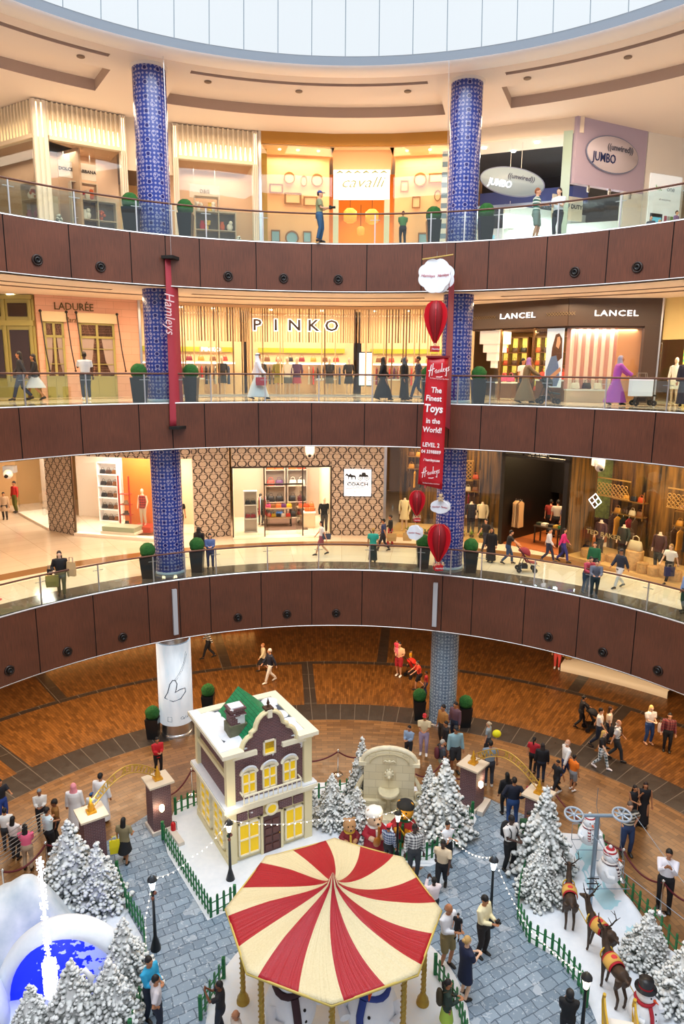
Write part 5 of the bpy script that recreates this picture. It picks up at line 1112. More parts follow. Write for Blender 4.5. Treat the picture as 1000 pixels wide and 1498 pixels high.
garments(c6, 1.25, 1.65, 1.45, 2.4, 4, ['#8a1f2a', '#1c1a1d', '#4a3222'], 'on the chrome rail inside left pane', 'garments on the chrome rail', .85)
mannequin(c6.P(c6.L-.28, .5, 0), c6.a, 1.75, 'mannequin in black suit by the right glass pane', '#1d1b1c', '#2b2624', 'trousers'); ctr(c6, c6.L-1.15, 1.6, .55, .45, .8, '#e6cfae', 'cream plinth behind the right glass pane'); bags_row(c6, c6.L-1.1, c6.L-.6, .82, 1.8, 2, ['#e0672b'], .26, 'on the cream plinth right pane', 'plinth bags')
# square sign with carriage drawing
t = thing('square_sign', 'square white illuminated sign with horse carriage drawing', 'sign', c7.P(c7.L*.5, -.02, 2.55), radians(c7.a)); MB().box(-.64, -.08, -.64, .64, .0, .64).build('light_box', mat('lit_square', (.9, .93, 1), .5, emit=.7, ec=(.88, .93, 1)), t)
mb = MB(); mb.tube([(-.64, -.09, -.64), (.64, -.09, -.64), (.64, -.09, .64), (-.64, -.09, .64)], .018, 4, closed=True); mb.build('frame', cm('#5a6270', .3), t)
IK = cm('#20242c'); text('COACH', .2, T((0, -.085, -.08)), IK, 'lettering', t, .004, sx=1.35, bold=.006); text('LEATHERWARE', .085, T((0, -.085, -.21)), IK, 'lettering', t, .003, sx=1.1); text('EST. 1941', .09, T((0, -.085, -.42)), IK, 'lettering', t, .003)
mb = MB(); mb.tube([(-.52, -.09, .02), (.52, -.09, .02), (.57, -.09, -.05), (.57, -.09, -.22), (.52, -.09, -.28), (-.52, -.09, -.28), (-.57, -.09, -.22), (-.57, -.09, -.05)], .008, 4, closed=True); mb.build('border_line', IK, t)
for sx in (.12, .42):
    mb = MB(); mb.tube([(sx+.1*cos(k), -.09, .22+.1*sin(k)) for k in [2*pi*i/16 for i in range(16)]], .009, 4, closed=True)
    for k in range(4): mb.tube([(sx+.1*cos(k*pi/4), -.09, .22+.1*sin(k*pi/4)), (sx-.1*cos(k*pi/4), -.09, .22-.1*sin(k*pi/4))], .004, 4)
    mb.build('drawn_wheel', IK, t)
mb = MB(); mb.xz([(.05, .28), (.5, .28), (.46, .38), (.38, .38), (.36, .48), (.2, .48), (.18, .38), (.08, .4)], -.092, -.086); mb.build('drawn_carriage', IK, t)
for hx in (-.2, -.36):
    mb = MB(); mb.xz([(hx-.1, .14), (hx-.08, .28), (hx-.16, .34), (hx-.2, .3), (hx-.22, .34), (hx-.14, .44), (hx-.08, .36), (hx+.08, .34), (hx+.12, .26), (hx+.1, .14), (hx+.07, .14), (hx+.06, .26), (hx-.05, .26), (hx-.07, .14)], -.092, -.086); mb.build('drawn_horse', IK, t)
fbox(c7, 'trim_18', STEEL, c7.L, 0, -.08, c7.L+.12, H2, .1, kind='s')
# --- dark gold menswear shop
t1 = Fr(pol(6.7, 18.75), pol(22.2, 18.75), Z2); t2 = Fr(pol(22.4, 18.8), q(822, 815), Z2); t3 = Fr(q(826, 816), q(1010, 866), Z2)
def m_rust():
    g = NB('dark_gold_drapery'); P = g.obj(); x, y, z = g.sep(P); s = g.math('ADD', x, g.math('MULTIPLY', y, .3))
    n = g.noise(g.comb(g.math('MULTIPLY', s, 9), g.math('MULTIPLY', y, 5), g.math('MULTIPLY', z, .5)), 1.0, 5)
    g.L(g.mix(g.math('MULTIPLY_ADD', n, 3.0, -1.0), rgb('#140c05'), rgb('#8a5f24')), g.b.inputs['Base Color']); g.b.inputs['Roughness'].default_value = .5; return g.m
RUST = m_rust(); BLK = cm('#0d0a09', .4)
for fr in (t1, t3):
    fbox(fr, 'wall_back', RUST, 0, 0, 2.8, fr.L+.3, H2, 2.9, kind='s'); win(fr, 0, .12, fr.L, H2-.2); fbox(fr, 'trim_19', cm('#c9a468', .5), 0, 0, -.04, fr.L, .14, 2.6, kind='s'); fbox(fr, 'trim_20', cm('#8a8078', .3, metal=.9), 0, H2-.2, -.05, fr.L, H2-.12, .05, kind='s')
    shop_light(fr, fr.L*.5, 4.4, 1.3, fr.L*.8, 1.6, 95, (1, .74, .4)); shop_light(fr, fr.L*.5, 3.0, .2, fr.L*.8, .2, 25, (1, .75, .4))
fbox(t2, 'wall_back', BLK, -.1, 1.9, 4.2, t2.L, H2, 4.3, kind='s'); fbox(t2, 'wall_back', cm('#3b2410'), -.5, 0, 5.5, t2.L+.8, 2.2, 5.6, kind='s'); fbox(t2, 'floor', m_brick('timber_boards', rgb('#b8682c'), rgb('#8a4718'), rgb('#3a1c0a'), 1.2, .14), 0, 0, .1, t2.L, .03, 5.5, kind='s')
fbox(t2, 'wall_left', BLK, -.1, 0, .2, 0, H2, 5, kind='s'); fbox(t2, 'wall_back', cm('#4f5a22', vary=.4, vs=6), t2.L*.72, 1.2, 3.4, t2.L+.6, H2, 3.5, kind='s'); fbox(t2, 'wall_right', RUST, t2.L-.05, 0, .3, t2.L, H2, 2.6, kind='s'); shop_light(t2, t2.L/2, 4.4, 2.2, 1.6, 3, 170, (1, .68, .36))
t = thing('shop_portal', 'black metal portal frame of the dark gold menswear shop', 'door frame', t2.P(0, 0, 0), radians(t2.a)); L = t2.L; mb = MB(); mb.box(-.08, -.08, 0, .12, .12, 4.55); mb.box(L-.14, -.08, 0, L+.06, .12, 4.55); mb.box(-.08, -.08, 4.0, L+.06, .1, 4.12); mb.box(-.08, -.08, 4.4, L+.06, .1, 4.55)
mb.tube([(L*.5-.62*cos(k), 0, 4.02+.5*sin(k)) for k in [pi*i/14 for i in range(15)]], .04, 6)
for i in range(9): mb.tube([(L*.5, 0, 4.05), (L*.5-.6*cos(pi*(i+.5)/9), 0, 4.05+.45*sin(pi*(i+.5)/9))], .015, 4)
mb.build('frame', BLK, t); text('TED BAKER', .17, T((L*.5+.15, -.1, 4.27)), cm('#e9e2d0', emit=.6), 'lettering', t, .006, bold=.004)
text('TED BAKER', .26, t3.M @ T((1.75, -.03, 1.35)), cm('#a89868'), 'trim_21', None, .01, sx=1.2)['kind'] = 'structure'
LAT = cm('#b58a4a', .5, metal=.4)
def lattice(fr, u0, v0, u1, v1, w, lab):
    t = thing('lattice_screen', lab, 'screen', fr.P(u0, w, v0), radians(fr.a)); L = u1-u0; Hh = v1-v0; mb = MB(); n = int(L/.18)
    for i in range(n):
        for jj in range(int(Hh/.18)): mb.tube([(.09+i*.18+.075*cos(k), 0, .09+jj*.18+.075*sin(k)) for k in [2*pi*e/8 for e in range(8)]], .016, 4, closed=True)
    mb.box(0, -.02, Hh, L, .02, Hh+.05); mb.box(0, -.02, -.04, L, .02, 0); mb.build('lattice', LAT, t)
lattice(t1, 2.4, 2.6, 3.7, 3.5, 1.6, 'gilt lattice screen left of the black portal'); lattice(t3, .15, 2.6, 1.7, 3.3, 1.6, 'gilt lattice screen right of the black portal'); lattice(t3, 3.3, 2.6, 4.9, 3.3, 1.6, 'gilt lattice screen at the far right of the menswear window')
for fr, u, v, top, bot, kd, lab in [(t1, .62, .14, '#e6d3a8', '#e6d3a8', 'dress', 'headless mannequin in cream dress right of the patterned panel'), (t1, 3.2, .14, '#2a2020', '#15131a', 'trousers', 'mannequin in patterned dark jacket right of the right column'), (t1, 3.75, .14, '#221f26', '#16141a', 'trousers', 'mannequin in dark suit and white shirt left of the portal'), (t1, 4.25, .14, '#d9c4a0', '#2b2420', 'trousers', 'mannequin in pale jacket left of the portal'),
        (t3, 1.05, .14, '#4a2a2a', '#17151b', 'trousers', 'mannequin in maroon jacket right of the portal'), (t3, 2.1, .14, '#27302a', '#17151b', 'trousers', 'mannequin in dark green coat with red scarf'), (t3, 3.65, .14, '#4a2a2c', '#15131a', 'trousers', 'mannequin in wine jacket at right end of the menswear window')]:
    mannequin(fr.P(u, .8, v), fr.a, 1.8, lab, top, bot, kd, headless=True)
STUMP = cm('#c4965a', .6, vary=.2, vs=12); r = random.Random(4)
for i, (u, w_, rr, h) in enumerate([(.5, .8, .0, 0), (.75, .5, .3, .35), (1.35, .4, .22, .28), (1.75, .75, .28, .3), (2.3, .45, .26, .3), (3.0, .6, .0, 0), (2.85, .5, .34, .75), (3.35, .3, .22, .4), (3.8, .35, .24, .35), (4.15, .6, .32, .5), (4.6, .4, .26, .35)]):
    if rr == 0: continue
    t = thing('log_plinth', 'round wooden log plinth in the menswear window, %s' % ['', 'first from the portal', 'second from the portal', 'third, set back', 'fourth, under the green coat', '', 'tallest one with bag', 'just right of the tallest', 'eighth from the portal', 'large one near the right end', 'last at the right end'][i], 'plinth', t3.P(u, w_, .14), 0, 'log plinths in the menswear window')
    MB().lathe([(.001, h), (rr*.96, h), (rr, h-.02), (rr, 0)], 20).build('log', STUMP, t); mb = MB()
    for e in (.35, .6, .85): mb.lathe([(rr*e, h+.002), (rr*e+.012, h+.004), (rr*e+.02, h+.002)], 18)
    mb.build('growth_rings', cm('#8a5f30'), t)
bags_row(t3, 2.65, 3.05, .89, .5, 1, ['#d9c7a3'], .55, 'on the tallest log plinth', 'holdall on plinth'); bags_row(t3, 1.9, 2.2, 1.0, 1.3, 1, ['#4a3222'], .5, 'hanging in the menswear window', 'holdall b'); bags_row(t3, .35, .65, .2, .8, 1, ['#1c1a1d'], .5, 'at the portal end of the window', 'holdall c')
table(t2, .95, 1.2, 1.25, .6, .85, '#3a2c20', 'dark wooden table stacked with folded clothes inside the portal')
for i, (c, x) in enumerate([('#2f3a2a', .05), ('#e9e0cc', .3), ('#1c1a1d', .65), ('#c9a03c', .9), ('#2f7a4a', 1.05)]):
    o = MB(); 
    for k in range(3): o.box(-.12, -.14, k*.035, .12, .14, k*.035+.03)
    x_ = o.build('folded_clothes', cm(c)); x_.matrix_world = T(t2.P(.95+.1+x, 1.5, .85)) @ RZ(t2.a); tag(x_, 'folded %s garments on the dark table inside the portal' % ['dark green', 'cream', 'black', 'golden', 'bright green'][i], 'folded clothes')
garments(t2, .1, .5, 1.9, .9, 4, ['#c8a070', '#e0c090', '#8a6a4a'], 'on the left rail inside the portal', 'garments left of the portal', 1.2); garments(t2, t2.L-.5, t2.L-.15, 1.8, 1.6, 4, ['#c8a070', '#8a6a4a'], 'on the right rail inside the portal', 'garments right of the portal', 1.1)
# planted edge of the window by the right column
for i in range(9):
    t = thing('potted_plant', 'leafy green plant at the foot of the menswear window, %s' % ['left of the right column', 'second', 'third', 'fourth', 'fifth', 'sixth', 'seventh', 'eighth', 'nearest the portal'][i], 'plant', t1.P(.9+i*.42, .35, .14), 0, 'plants along the menswear window'); mb = MB(); rr = random.Random(i)
    for k in range(14): a = rr.uniform(0, 6.3); x = rr.uniform(.05, .2); mb.tube([(0, 0, .05), (x*cos(a)*.6, x*sin(a)*.6, .22), (x*cos(a)*1.3, x*sin(a)*1.3, rr.uniform(.12, .34))], [.006, (.03, .008), .004], 4)
    mb.build('leaves', cm('#6f8f1e' if i % 2 else '#3f6a20'), t); MB().lathe([(.001, .0), (.09, .0), (.11, .1), (.001, .1)], 12).build('pot', cm('#5a4a30'), t)
for fr, n_, z_ in ((t1, 7, 4.3), (t3, 8, 4.3)):
    for i in range(n_): spot(fr, .4+i*(fr.L-.8)/(n_-1), z_, .8+(i % 2)*.9, 'warm high spotlight, %s, %s of the dark gold shop portal' % (ORD[i], 'left' if fr is t1 else 'right'), LAMP, .06, 'spotlights of the menswear shop')
t = thing('light_fitting', 'angular white neon star hanging in the menswear window', 'lamp', t3.P(.95, .4, 2.55), radians(t3.a)); mb = MB(); NEON = mat('neon_white', (1, 1, 1), emit=5, ec=(.95, .95, 1))
for p, q_ in (((-.3, 0), (0, .3)), ((0, .3), (.3, 0)), ((.3, 0), (0, -.3)), ((0, -.3), (-.3, 0)), ((-.15, -.15), (.15, .15)), ((-.15, .15), (.15, -.15))): mb.tube([(p[0], 0, p[1]), (q_[0], 0, q_[1])], .012, 4)
mb.build('tubes', NEON, t)
# warm low frontage of the court level, glimpsed below the balcony
t = thing('lit_niches', 'row of glowing orange niches along the far left court wall', 'light niche', (0, 0, 0)); NI = mat('orange_niche', (1, .5, .15), emit=1.6, ec=(1, .46, .12))
for i in range(26):
    a = -37+i*1.0; p = RZ(-a); mb = MB(p); mb.box(-.17, 24.3, .15, .17, 24.4, .75); mb.build('niche_lamp', NI, t)
mb = MB(); mb.lathe([(24.4, 1.0), (24.35, 1.0), (24.35, .9), (24.45, .9)], 30, a0=-38, a1=-9); mb.build('ledge', cm('#5a3a1c'), t)
o = MB(); o.lathe([(21.6, 0), (21.6, .35), (24.4, .35), (24.4, 0)], 16, a0=30, a1=43); o = o.build('curved_plinth', cm('#f2e3c4', .4)); tag(o, 'pale curved plinth under the balcony at right of the court', 'plinth')
# crowded upper shelves of the menswear shop
for fr, u0, z0, w_, lab in ((t1, 2.5, 1.9, 2.3, 'left of the portal'), (t1, .4, 2.9, 2.3, 'behind the red balloons'), (t3, .4, 1.75, 2.3, 'right of the portal'), (t3, 3.2, 1.7, 2.3, 'at the far right')):
    t = thing('wall_shelf', 'two-tier dark wall shelf in the menswear shop, %s' % lab, 'shelf', fr.P(u0, w_, z0), radians(fr.a)); L = 1.5
    mb = MB(); mb.box(0, 0, 0, L, .36, .04); mb.box(0, 0, .6, L, .36, .64)
    for x in (0, L-.04): mb.box(x, 0, -.1, x+.04, .04, 1.1)
    mb.build('boards', cm('#7a5526', .4), t)
    for tier, zz in (('lower', .04), ('upper', .64)): bags_row(fr, u0+.05, u0+L-.05, z0+zz, w_+.18, 4, ['#c98a2e', '#4a3222', '#d9c7a3', '#7a4a22'] if tier == 'lower' else ['#7a4a22', '#c98a2e', '#1c1a1d', '#b5471f'], .3, '%s tier of menswear shelf %s' % (tier, lab), 'bags on the %s menswear shelf %s' % (tier, lab))
    garments(fr, u0+.05, u0+L-.1, z0-.05, w_-.15, 5, ['#4a3222', '#c98a2e', '#1c1a1d', '#8a1f2a'], 'under the shelf %s' % lab, 'garments under the menswear shelf %s' % lab, .8)
# ================================================================= the winter set on the court floor
PAVE = m_paver(); SNOW = m_snow(); GREEN = cm('#14703a', .5, vary=.15, vs=20); SBRICK = m_brick('set_brick', rgb('#6a3f42'), rgb('#54323a'), rgb('#8a7476'), .13, .045, snow=.33)
CRM = cm('#e9ddb0', .6); YEL = mat('lit_yellow_pane', rgb('#d8b400'), .5, emit=.3, ec=rgb('#f2c800')); CRM2 = cm('#f1ead0', .6)
mb = MB(); mb.prism([(-6.33, 7.1), (-7.75, 5.0), (-6.6, 3.6), (-5.3, 1.2), (-4.9, -6), (6.2, -6), (6.2, .4), (5.2, 3.5), (5.6, 5.3), (6.75, 6.7), (5.0, 8.25), (3.9, 6.2), (2.4, 4.6), (-2.2, 2.7), (-5.2, 6.1)][::-1], .0, .03)
tag(mb.build('paved_path', PAVE), 'blue-grey snow-dusted paved path winding through the winter set', 'path')
def inside(x, y, P):
    c = False; j = len(P)-1
    for i in range(len(P)):
        if (P[i][1] > y) != (P[j][1] > y) and x < (P[j][0]-P[i][0])*(y-P[i][1])/(P[j][1]-P[i][1])+P[i][0]: c = not c
        j = i
    return c
def edged(x, y, P):
    d = 9
    for i in range(len(P)):
        a = Vector(P[i]); b = Vector(P[(i+1) % len(P)]); p = Vector((x, y)); t = max(0, min(1, (p-a).dot(b-a)/(b-a).length_squared)); d = min(d, (p-(a+(b-a)*t)).length)
    return d
def snowfield(P, hf, name, lab, step=.16, mat_=None, cat='snow'):
    n = len(P); xs = [p[0] for p in P]; ys = [p[1] for p in P]; nx = int((max(xs)-min(xs))/step)+1; ny = int((max(ys)-min(ys))/step)+1
    mb = MB(); idx = {}; vs = []; fs = []
    for i in range(nx+1):
        for j in range(ny+1):
            x = min(xs)+i*step; y = min(ys)+j*step
            if inside(x, y, P): e = edged(x, y, P); idx[i, j] = len(vs); vs.append((x, y, .035+min(e, .3)*.18+hf(x, y)*min(1, e/.35)))
    for (i, j) in list(idx):
        q = [(i, j), (i+1, j), (i+1, j+1), (i, j+1)]
        if all(k in idx for k in q): fs.append(tuple(idx[k] for k in q))
    mb.add(vs, fs, 0, True); mb.prism(P if sum((P[i][0]*P[(i+1) % n][1]-P[(i+1) % n][0]*P[i][1]) for i in range(n)) > 0 else P[::-1], 0.0, .04)
    return tag(mb.build(name, mat_ or SNOW), lab, cat)
def hump(x, y, cx, cy, r, h): d = hypot(x-cx, y-cy)/r; return h*max(0, 1-d*d)**1.5
HP = [(-5.5, 5.95), (-5.2, 5.2), (-3.5, 2.6), (-2.75, 3.1), (-2.5, 2.3), (-1.2, 2.6), (1.0, 2.9), (1.7, 4.75), (2.7, 4.75), (3.7, 5.4), (4.5, 7.0), (4.3, 8.3), (2, 9.0), (-1, 9.0), (-5.5, 7.9)]
snowfield(HP, lambda x, y: hump(x, y, 3.4, 6.6, 1.1, .18)+hump(x, y, -.1, 7.2, 1.0, .35)+hump(x, y, .8, 6.4, .8, .2), 'snow_ground', 'white artificial snow around the toy house and fountain')
LP = [(-6.45, 4.15), (-5.8, 3.0), (-5.1, 2.05), (-4.75, 1.2), (-4.6, .4), (-4.55, -3), (-10.4, -3), (-10, 1.0), (-8.2, 3.7)]
snowfield(LP, lambda x, y: 0, 'snow_ground', 'white artificial snow on the left side of the path')
RP = [(7.0, 6.35), (5.75, 5.1), (5.1, 3.7), (4.82, 2.75), (4.95, 1.95), (5.5, 1.45), (5.85, .6), (5.9, -3), (10.5, -3), (9.2, .6), (8.45, 1.7), (8.25, 2.6), (8.0, 3.9), (8.2, 6.2)]
def rh(x, y):   # a snow bank with a bluish gully along the right
    bank = hump(x, y, 8.2, 4.6, 1.3, 1.1)+hump(x, y, 8.3, 3.1, 1.1, .6)+hump(x, y, 8.7, 1.6, 1.1, .4)+hump(x, y, 7.7, 5.4, .8, .45)
    return bank
snowfield(RP, rh, 'snow_ground', 'white artificial snow bank carrying the reindeer on the right side', .12)
mb = MB(); mb.lathe([(.001, .1), (2.75, .1), (2.95, .08), (3.0, .03)], 48); tag(mb.build('platform', m_snow('carousel_deck', '#e6e4e0')), 'round white platform under the red and white carousel canopy', 'platform')
# pale blue ice streak down the bank
g = NB('painted_ice'); n = g.noise(g.obj(), 2.2, 4); g.L(g.mix(n, rgb('#cfe9f0'), rgb('#7cc4d6')), g.b.inputs['Base Color']); g.b.inputs['Roughness'].default_value = .35; ICE = g.m
mb = MB(); pts = [(7.3, 5.1), (7.25, 4.4), (7.3, 3.7), (7.45, 3.0), (7.7, 2.3), (8.0, 1.7)]
vs = []
for x, y in pts:
    for k in range(7): xx = x+(k-3)*.07; vs.append((xx, y+.02*sin(k*9), .035+.054+rh(xx, y)+.02*cos((k-3)/3*pi/2)))
mb.add(vs, [(i*7+k, (i+1)*7+k, (i+1)*7+k+1, i*7+k+1) for i in range(5) for k in range(6)], 0, True); tag(mb.build('ice_streak', ICE), 'pale turquoise painted ice streak below the snowmen on the right bank', 'ice')

# ---------------- toy house
def house():
    a = 30.2; t = thing('toy_house', 'two-storey brick and cream toy house with glowing yellow windows and green roof', 'house', (-3.25, 4.64, .06), radians(a)); W, D = 2.76, 2.82; Z1, ZT = 1.92, 3.6
    MB().box(.06, .06, 0, W-.06, D-.06, Z1).build('ground_storey', CRM, t)
    MB().box(.12, .12, Z1, W-.12, D-.12, ZT).build('upper_storey', SBRICK, t)
    mb = MB()   # string course with snow on top
    mb.box(-.14, -.14, Z1-.12, W+.14, D+.14, Z1-.02); mb.box(-.06, -.06, Z1-.24, W+.06, D+.06, Z1-.12); mb.build('string_course', CRM2, t)
    mb = MB(); mb.box(-.12, -.12, Z1-.02, W+.12, .13, Z1+.03); mb.box(-.12, .13, Z1-.02, .13, D+.12, Z1+.03); mb.build('ledge_snow', SNOW, t)
    mb = MB()
    for x in (.0, W-.26):
        MB().box(x, -.02, 0, x+.26, .2, Z1-.24).build('corner_pilaster', CRM, t); MB().box(x, .0, Z1+.03, x+.26, .2, ZT-.16).box(x-.03, -.05, ZT-.16, x+.29, .2, ZT-.08).build('corner_pilaster', CRM, t)
    for x in (0, W-.2): MB().box(x, D-.2, 0, x+.2, D, ZT-.08).build('corner_pilaster', CRM, t)
    # side walls: brick bands with cream rail
    mb = MB(); mb.box(.03, .25, 2.72, .13, D-.2, 2.86); mb.box(.0, .1, ZT-.14, .13, D, ZT); mb.box(-.02, .0, .0, .1, D, .25); mb.build('side_rails', CRM, t)
    # roof deck
    mb = MB()
    for x0, y0, x1, y1 in ((-.16, -.16, .16, D+.16), (W-.16, -.16, W+.16, D+.16), (.16, D-.16, W-.16, D+.16), (.16, -.16, .5, .16), (W-.5, -.16, W-.16, .16)): mb.box(x0, y0, ZT-.06, x1, y1, ZT+.06)
    mb.build('cornice', CRM2, t); MB().box(.14, .14, ZT-.02, W-.14, D-.14, ZT+.01).build('roof_deck', cm('#4a5260'), t)
    r = random.Random(9); mb = MB()
    for i in range(46):
        x = r.choice([r.uniform(.3, .8), r.uniform(W-.8, W-.3)]); y = r.uniform(.25, D-.3); mb.sph((x, y, ZT), (r.uniform(.2, .34), r.uniform(.2, .34), r.uniform(.04, .09)), 14, 8)
    mb.box(-.14, .1, ZT+.055, .14, D+.1, ZT+.085); mb.build('roof_snow', SNOW, t)
    # green pitched roof running back from the gable
    mb = MB(); x0, x1, xm, zr, y0, y1 = .62, W-.55, W/2, 4.38, .2, D-.35
    mb.add([(x0, y0, ZT), (xm, y0, zr), (x1, y0, ZT), (x0, y1, ZT), (xm, y1, zr), (x1, y1, ZT)], [(0, 1, 4, 3), (1, 2, 5, 4), (3, 4, 5), (0, 2, 1)])
    mb.build('green_roof', m_brick('green_shingles', rgb('#1f8f5c'), rgb('#147a4a'), rgb('#0c5a36'), .2, .08), t)
    # chimney
    mb = MB(); mb.box(.42, .75, ZT, .98, 1.25, 4.0); mb.build('chimney_base', cm('#6a6a52', vary=.2), t); mb = MB(); mb.box(.48, .8, 4.0, .92, 1.2, 4.45); mb.box(.44, .76, 4.28, .96, 1.24, 4.34); mb.box(.44, .76, 4.45, .96, 1.24, 4.52); c = mb.build('chimney', SBRICK, t); MB().box(.5, .82, 4.52, .9, 1.18, 4.55).build('chimney_snow', SNOW, c)
    # dutch gable
    cx = W/2; out = []
    prof = [(.88, 3.5), (.86, 3.68), (.80, 3.82), (.70, 3.92), (.58, 3.97), (.58, 4.06), (.50, 4.1), (.44, 4.14), (.41, 4.28), (.34, 4.42), (.22, 4.53), (.08, 4.59)]
    L_ = [(cx-x, z) for x, z in prof]+[(cx+x, z) for x, z in prof[::-1]]
    MB().xz([(cx-.86, 3.4)]+L_[1:-1]+[(cx+.86, 3.4)], .08, .2).build('gable_wall', SBRICK, t)
    mb = MB(); mb.tube([(x, .1, z) for x, z in L_], (.075), 4); mb.tube([(x, .02, z+.01) for x, z in L_], .05, 6); mb.build('gable_moulding', CRM, t)
    for x0, x1 in ((.2, .96), (W-.98, W-.2)): MB().box(x0, -.02, 3.36, x1, .14, 3.5).build('gable_shoulder', CRM2, t)
    MB().box(cx-.07, -.03, 4.42, cx+.07, .12, 4.66).build('keystone', CRM2, t)
    mb = MB(); mb.box(cx-.13, .0, 4.64, cx+.13, .26, 4.7); mb.lathe([(.06, 4.7), (.02, 4.76), (.05, 4.82), (.001, 5.0)], 10, c=(cx, .12, 0)); mb.build('finial', cm('#4a3020'), t)
    def window(x0, z0, x1, z1, nx, nz, y=-.03, arch=False, nm='window', side=False):
        mb = MB(); f = .045; mb.box(x0, y, z0, x0+f, y+.1, z1); mb.box(x1-f, y, z0, x1, y+.1, z1); mb.box(x0, y, z0, x1, y+.1, z0+f); mb.box(x0, y, z1-f, x1, y+.1, z1)
        for k in range(1, nx): x = x0+(x1-x0)*k/nx; mb.box(x-.018, y, z0, x+.018, y+.08, z1)
        for k in range(1, nz): z_ = z0+(z1-z0)*k/nz; mb.box(x0, y, z_-.018, x1, y+.08, z_+.018)
        if side: mb.v = [(v[1], W-0-v[0] if False else v[0], v[2]) for v in mb.v]; mb.f = [f_[::-1] for f_ in mb.f]
        o = mb.build(nm, CRM2, t); m2 = MB().box(x0+.02, y+.05, z0+.02, x1-.02, y+.09, z1-.02)
        if side: m2.v = [(v[1], v[0], v[2]) for v in m2.v]; m2.f = [f_[::-1] for f_ in m2.f]
        m2.build('pane', YEL, o)
        if arch:
            m3 = MB(); xm = (x0+x1)/2; rr = (x1-x0)/2
            m3.tube([(xm-(rr+.02)*cos(k), y+.03, z1-.04+(rr*.72)*sin(k)) for k in [pi*i/12 for i in range(13)]], .055, 6); m3.xz([(xm-rr*cos(k), z1-.04+(rr*.72)*sin(k)) for k in [pi*i/10 for i in range(11)]], y+.06, y+.09); m3.build('arch_hood', CRM2, o)
            m4 = MB(); m4.tube([(xm-(rr)*cos(k), y-.01, z1+.03+(rr*.72)*sin(k)) for k in [pi*(i+2)/14 for i in range(11)]], .03, 5); m4.build('hood_snow', SNOW, o)
    window(.32, .18, 1.0, 1.25, 2, 2); window(W-.93, .18, W-.3, 1.25, 2, 2)
    for x in (.72, 1.38, 2.04): window(x-.23, 2.12, x+.23, 2.82, 2, 2, .05, True)
    window(cx-.2, 3.22, cx+.2, 3.68, 1, 1, .03)
    mb = MB(); mb.M = T((cx, -.02, 1.48)) @ Matrix.Rotation(pi/2, 4, 'X'); mb.lathe([(.2, -.02), (.21, .06), (.15, .07), (.14, .02)], 24); o = mb.build('round_window', CRM2, t); mb = MB(); mb.M = T((cx, -.02, 1.48)) @ Matrix.Rotation(pi/2, 4, 'X'); mb.lathe([(.145, .03), (.001, .03)], 24); mb.build('pane', YEL, o)
    mb = MB()
    for x0, x1 in ((.3, .62), (.68, 1.12), (W-1.12, W-.68), (W-.62, W-.3)): MB().box(x0, .0, 1.34, x1, .08, 1.6).build('brick_panel', SBRICK, t)
    # door
    d = MB().box(1.1, -.03, 0, 1.68, .08, 1.28).build('door', cm('#4a2620', .4), t)
    mb = MB()
    for i in range(2):
        for k in range(4): mb.box(1.16+i*.25, -.05, .1+k*.27, 1.36+i*.25, -.02, .3+k*.27)
    mb.build('door_panels', cm('#5d3128', .4), d); MB().sph((1.62, -.06, .6), .025, 8, 6).build('door_knob', cm('#c9a03c', .3, metal=1.0), d)
    mb = MB(); mb.box(1.02, -.04, 0, 1.1, .08, 1.34); mb.box(1.68, -.04, 0, 1.76, .08, 1.34); mb.box(1.02, -.04, 1.28, 1.76, .08, 1.34); mb.build('door_frame', CRM, t)
    # balcony rail in front of the arched windows
    mb = MB(); mb.box(.42, -.2, Z1+.3, W-.42, -.15, Z1+.34); mb.box(.42, -.2, Z1+.03, W-.42, -.15, Z1+.06)
    for i in range(13): x = .45+(W-.9)*i/12; mb.cyl((x, -.175, Z1+.03), (x, -.175, Z1+.32), .017, .02, 6)
    for x in (.42, W-.45): mb.box(x, -.2, Z1+.3, x+.03, .1, Z1+.34)
    mb.build('balcony_rail', CRM2, t)
    # side windows (left wall), two tall grids
    window(.35, .32, 1.22, 1.6, 2, 4, -.03, nm='side_window', side=True); window(1.5, .32, 2.4, 1.6, 2, 4, -.03, nm='side_window', side=True)
house()

# ---------------- wall fountain
t = thing('wall_fountain', 'arched cream stone wall fountain with lion mask and basin, snow-dusted', 'fountain', (1.62, 7.35, .08), radians(-4)); t.scale = (.88, 1, 1); STN = m_brick('fountain_stone', rgb('#ddd3b4'), rgb('#d2c6a4'), rgb('#b5a98a'), .5, .28, snow=.28)
def archpts(w, h0, h1, n=14): return [(-w, 0), (-w, h0)]+[(-w*cos(pi*i/n), h0+(h1-h0)*sin(pi*i/n)) for i in range(1, n)]+[(w, h0), (w, 0)]
MB().xz(archpts(.95, 1.7, 2.15), 0, .28).build('back_slab', STN, t); mb = MB(); A_ = archpts(1.0, 1.72, 2.22)[1:-1]; mb.tube([(x, .1, z) for x, z in A_], .09, 6); mb.box(-1.14, -.02, 1.62, -.86, .3, 1.74); mb.box(.86, -.02, 1.62, 1.14, .3, 1.74); mb.build('arch_moulding', cm('#e0d7ba', vary=.12, vs=5), t)
mb = MB(); mb.tube([(x*.72, -.01, .55+z*.68) for x, z in A_], .025, 5); mb.build('inner_moulding', cm('#bdb08c'), t)
mb = MB(); mb.box(-1.3, -.1, 0, 1.35, .3, .34); mb.box(-1.2, -.14, .34, 1.25, .3, .42); mb.build('base', STN, t)
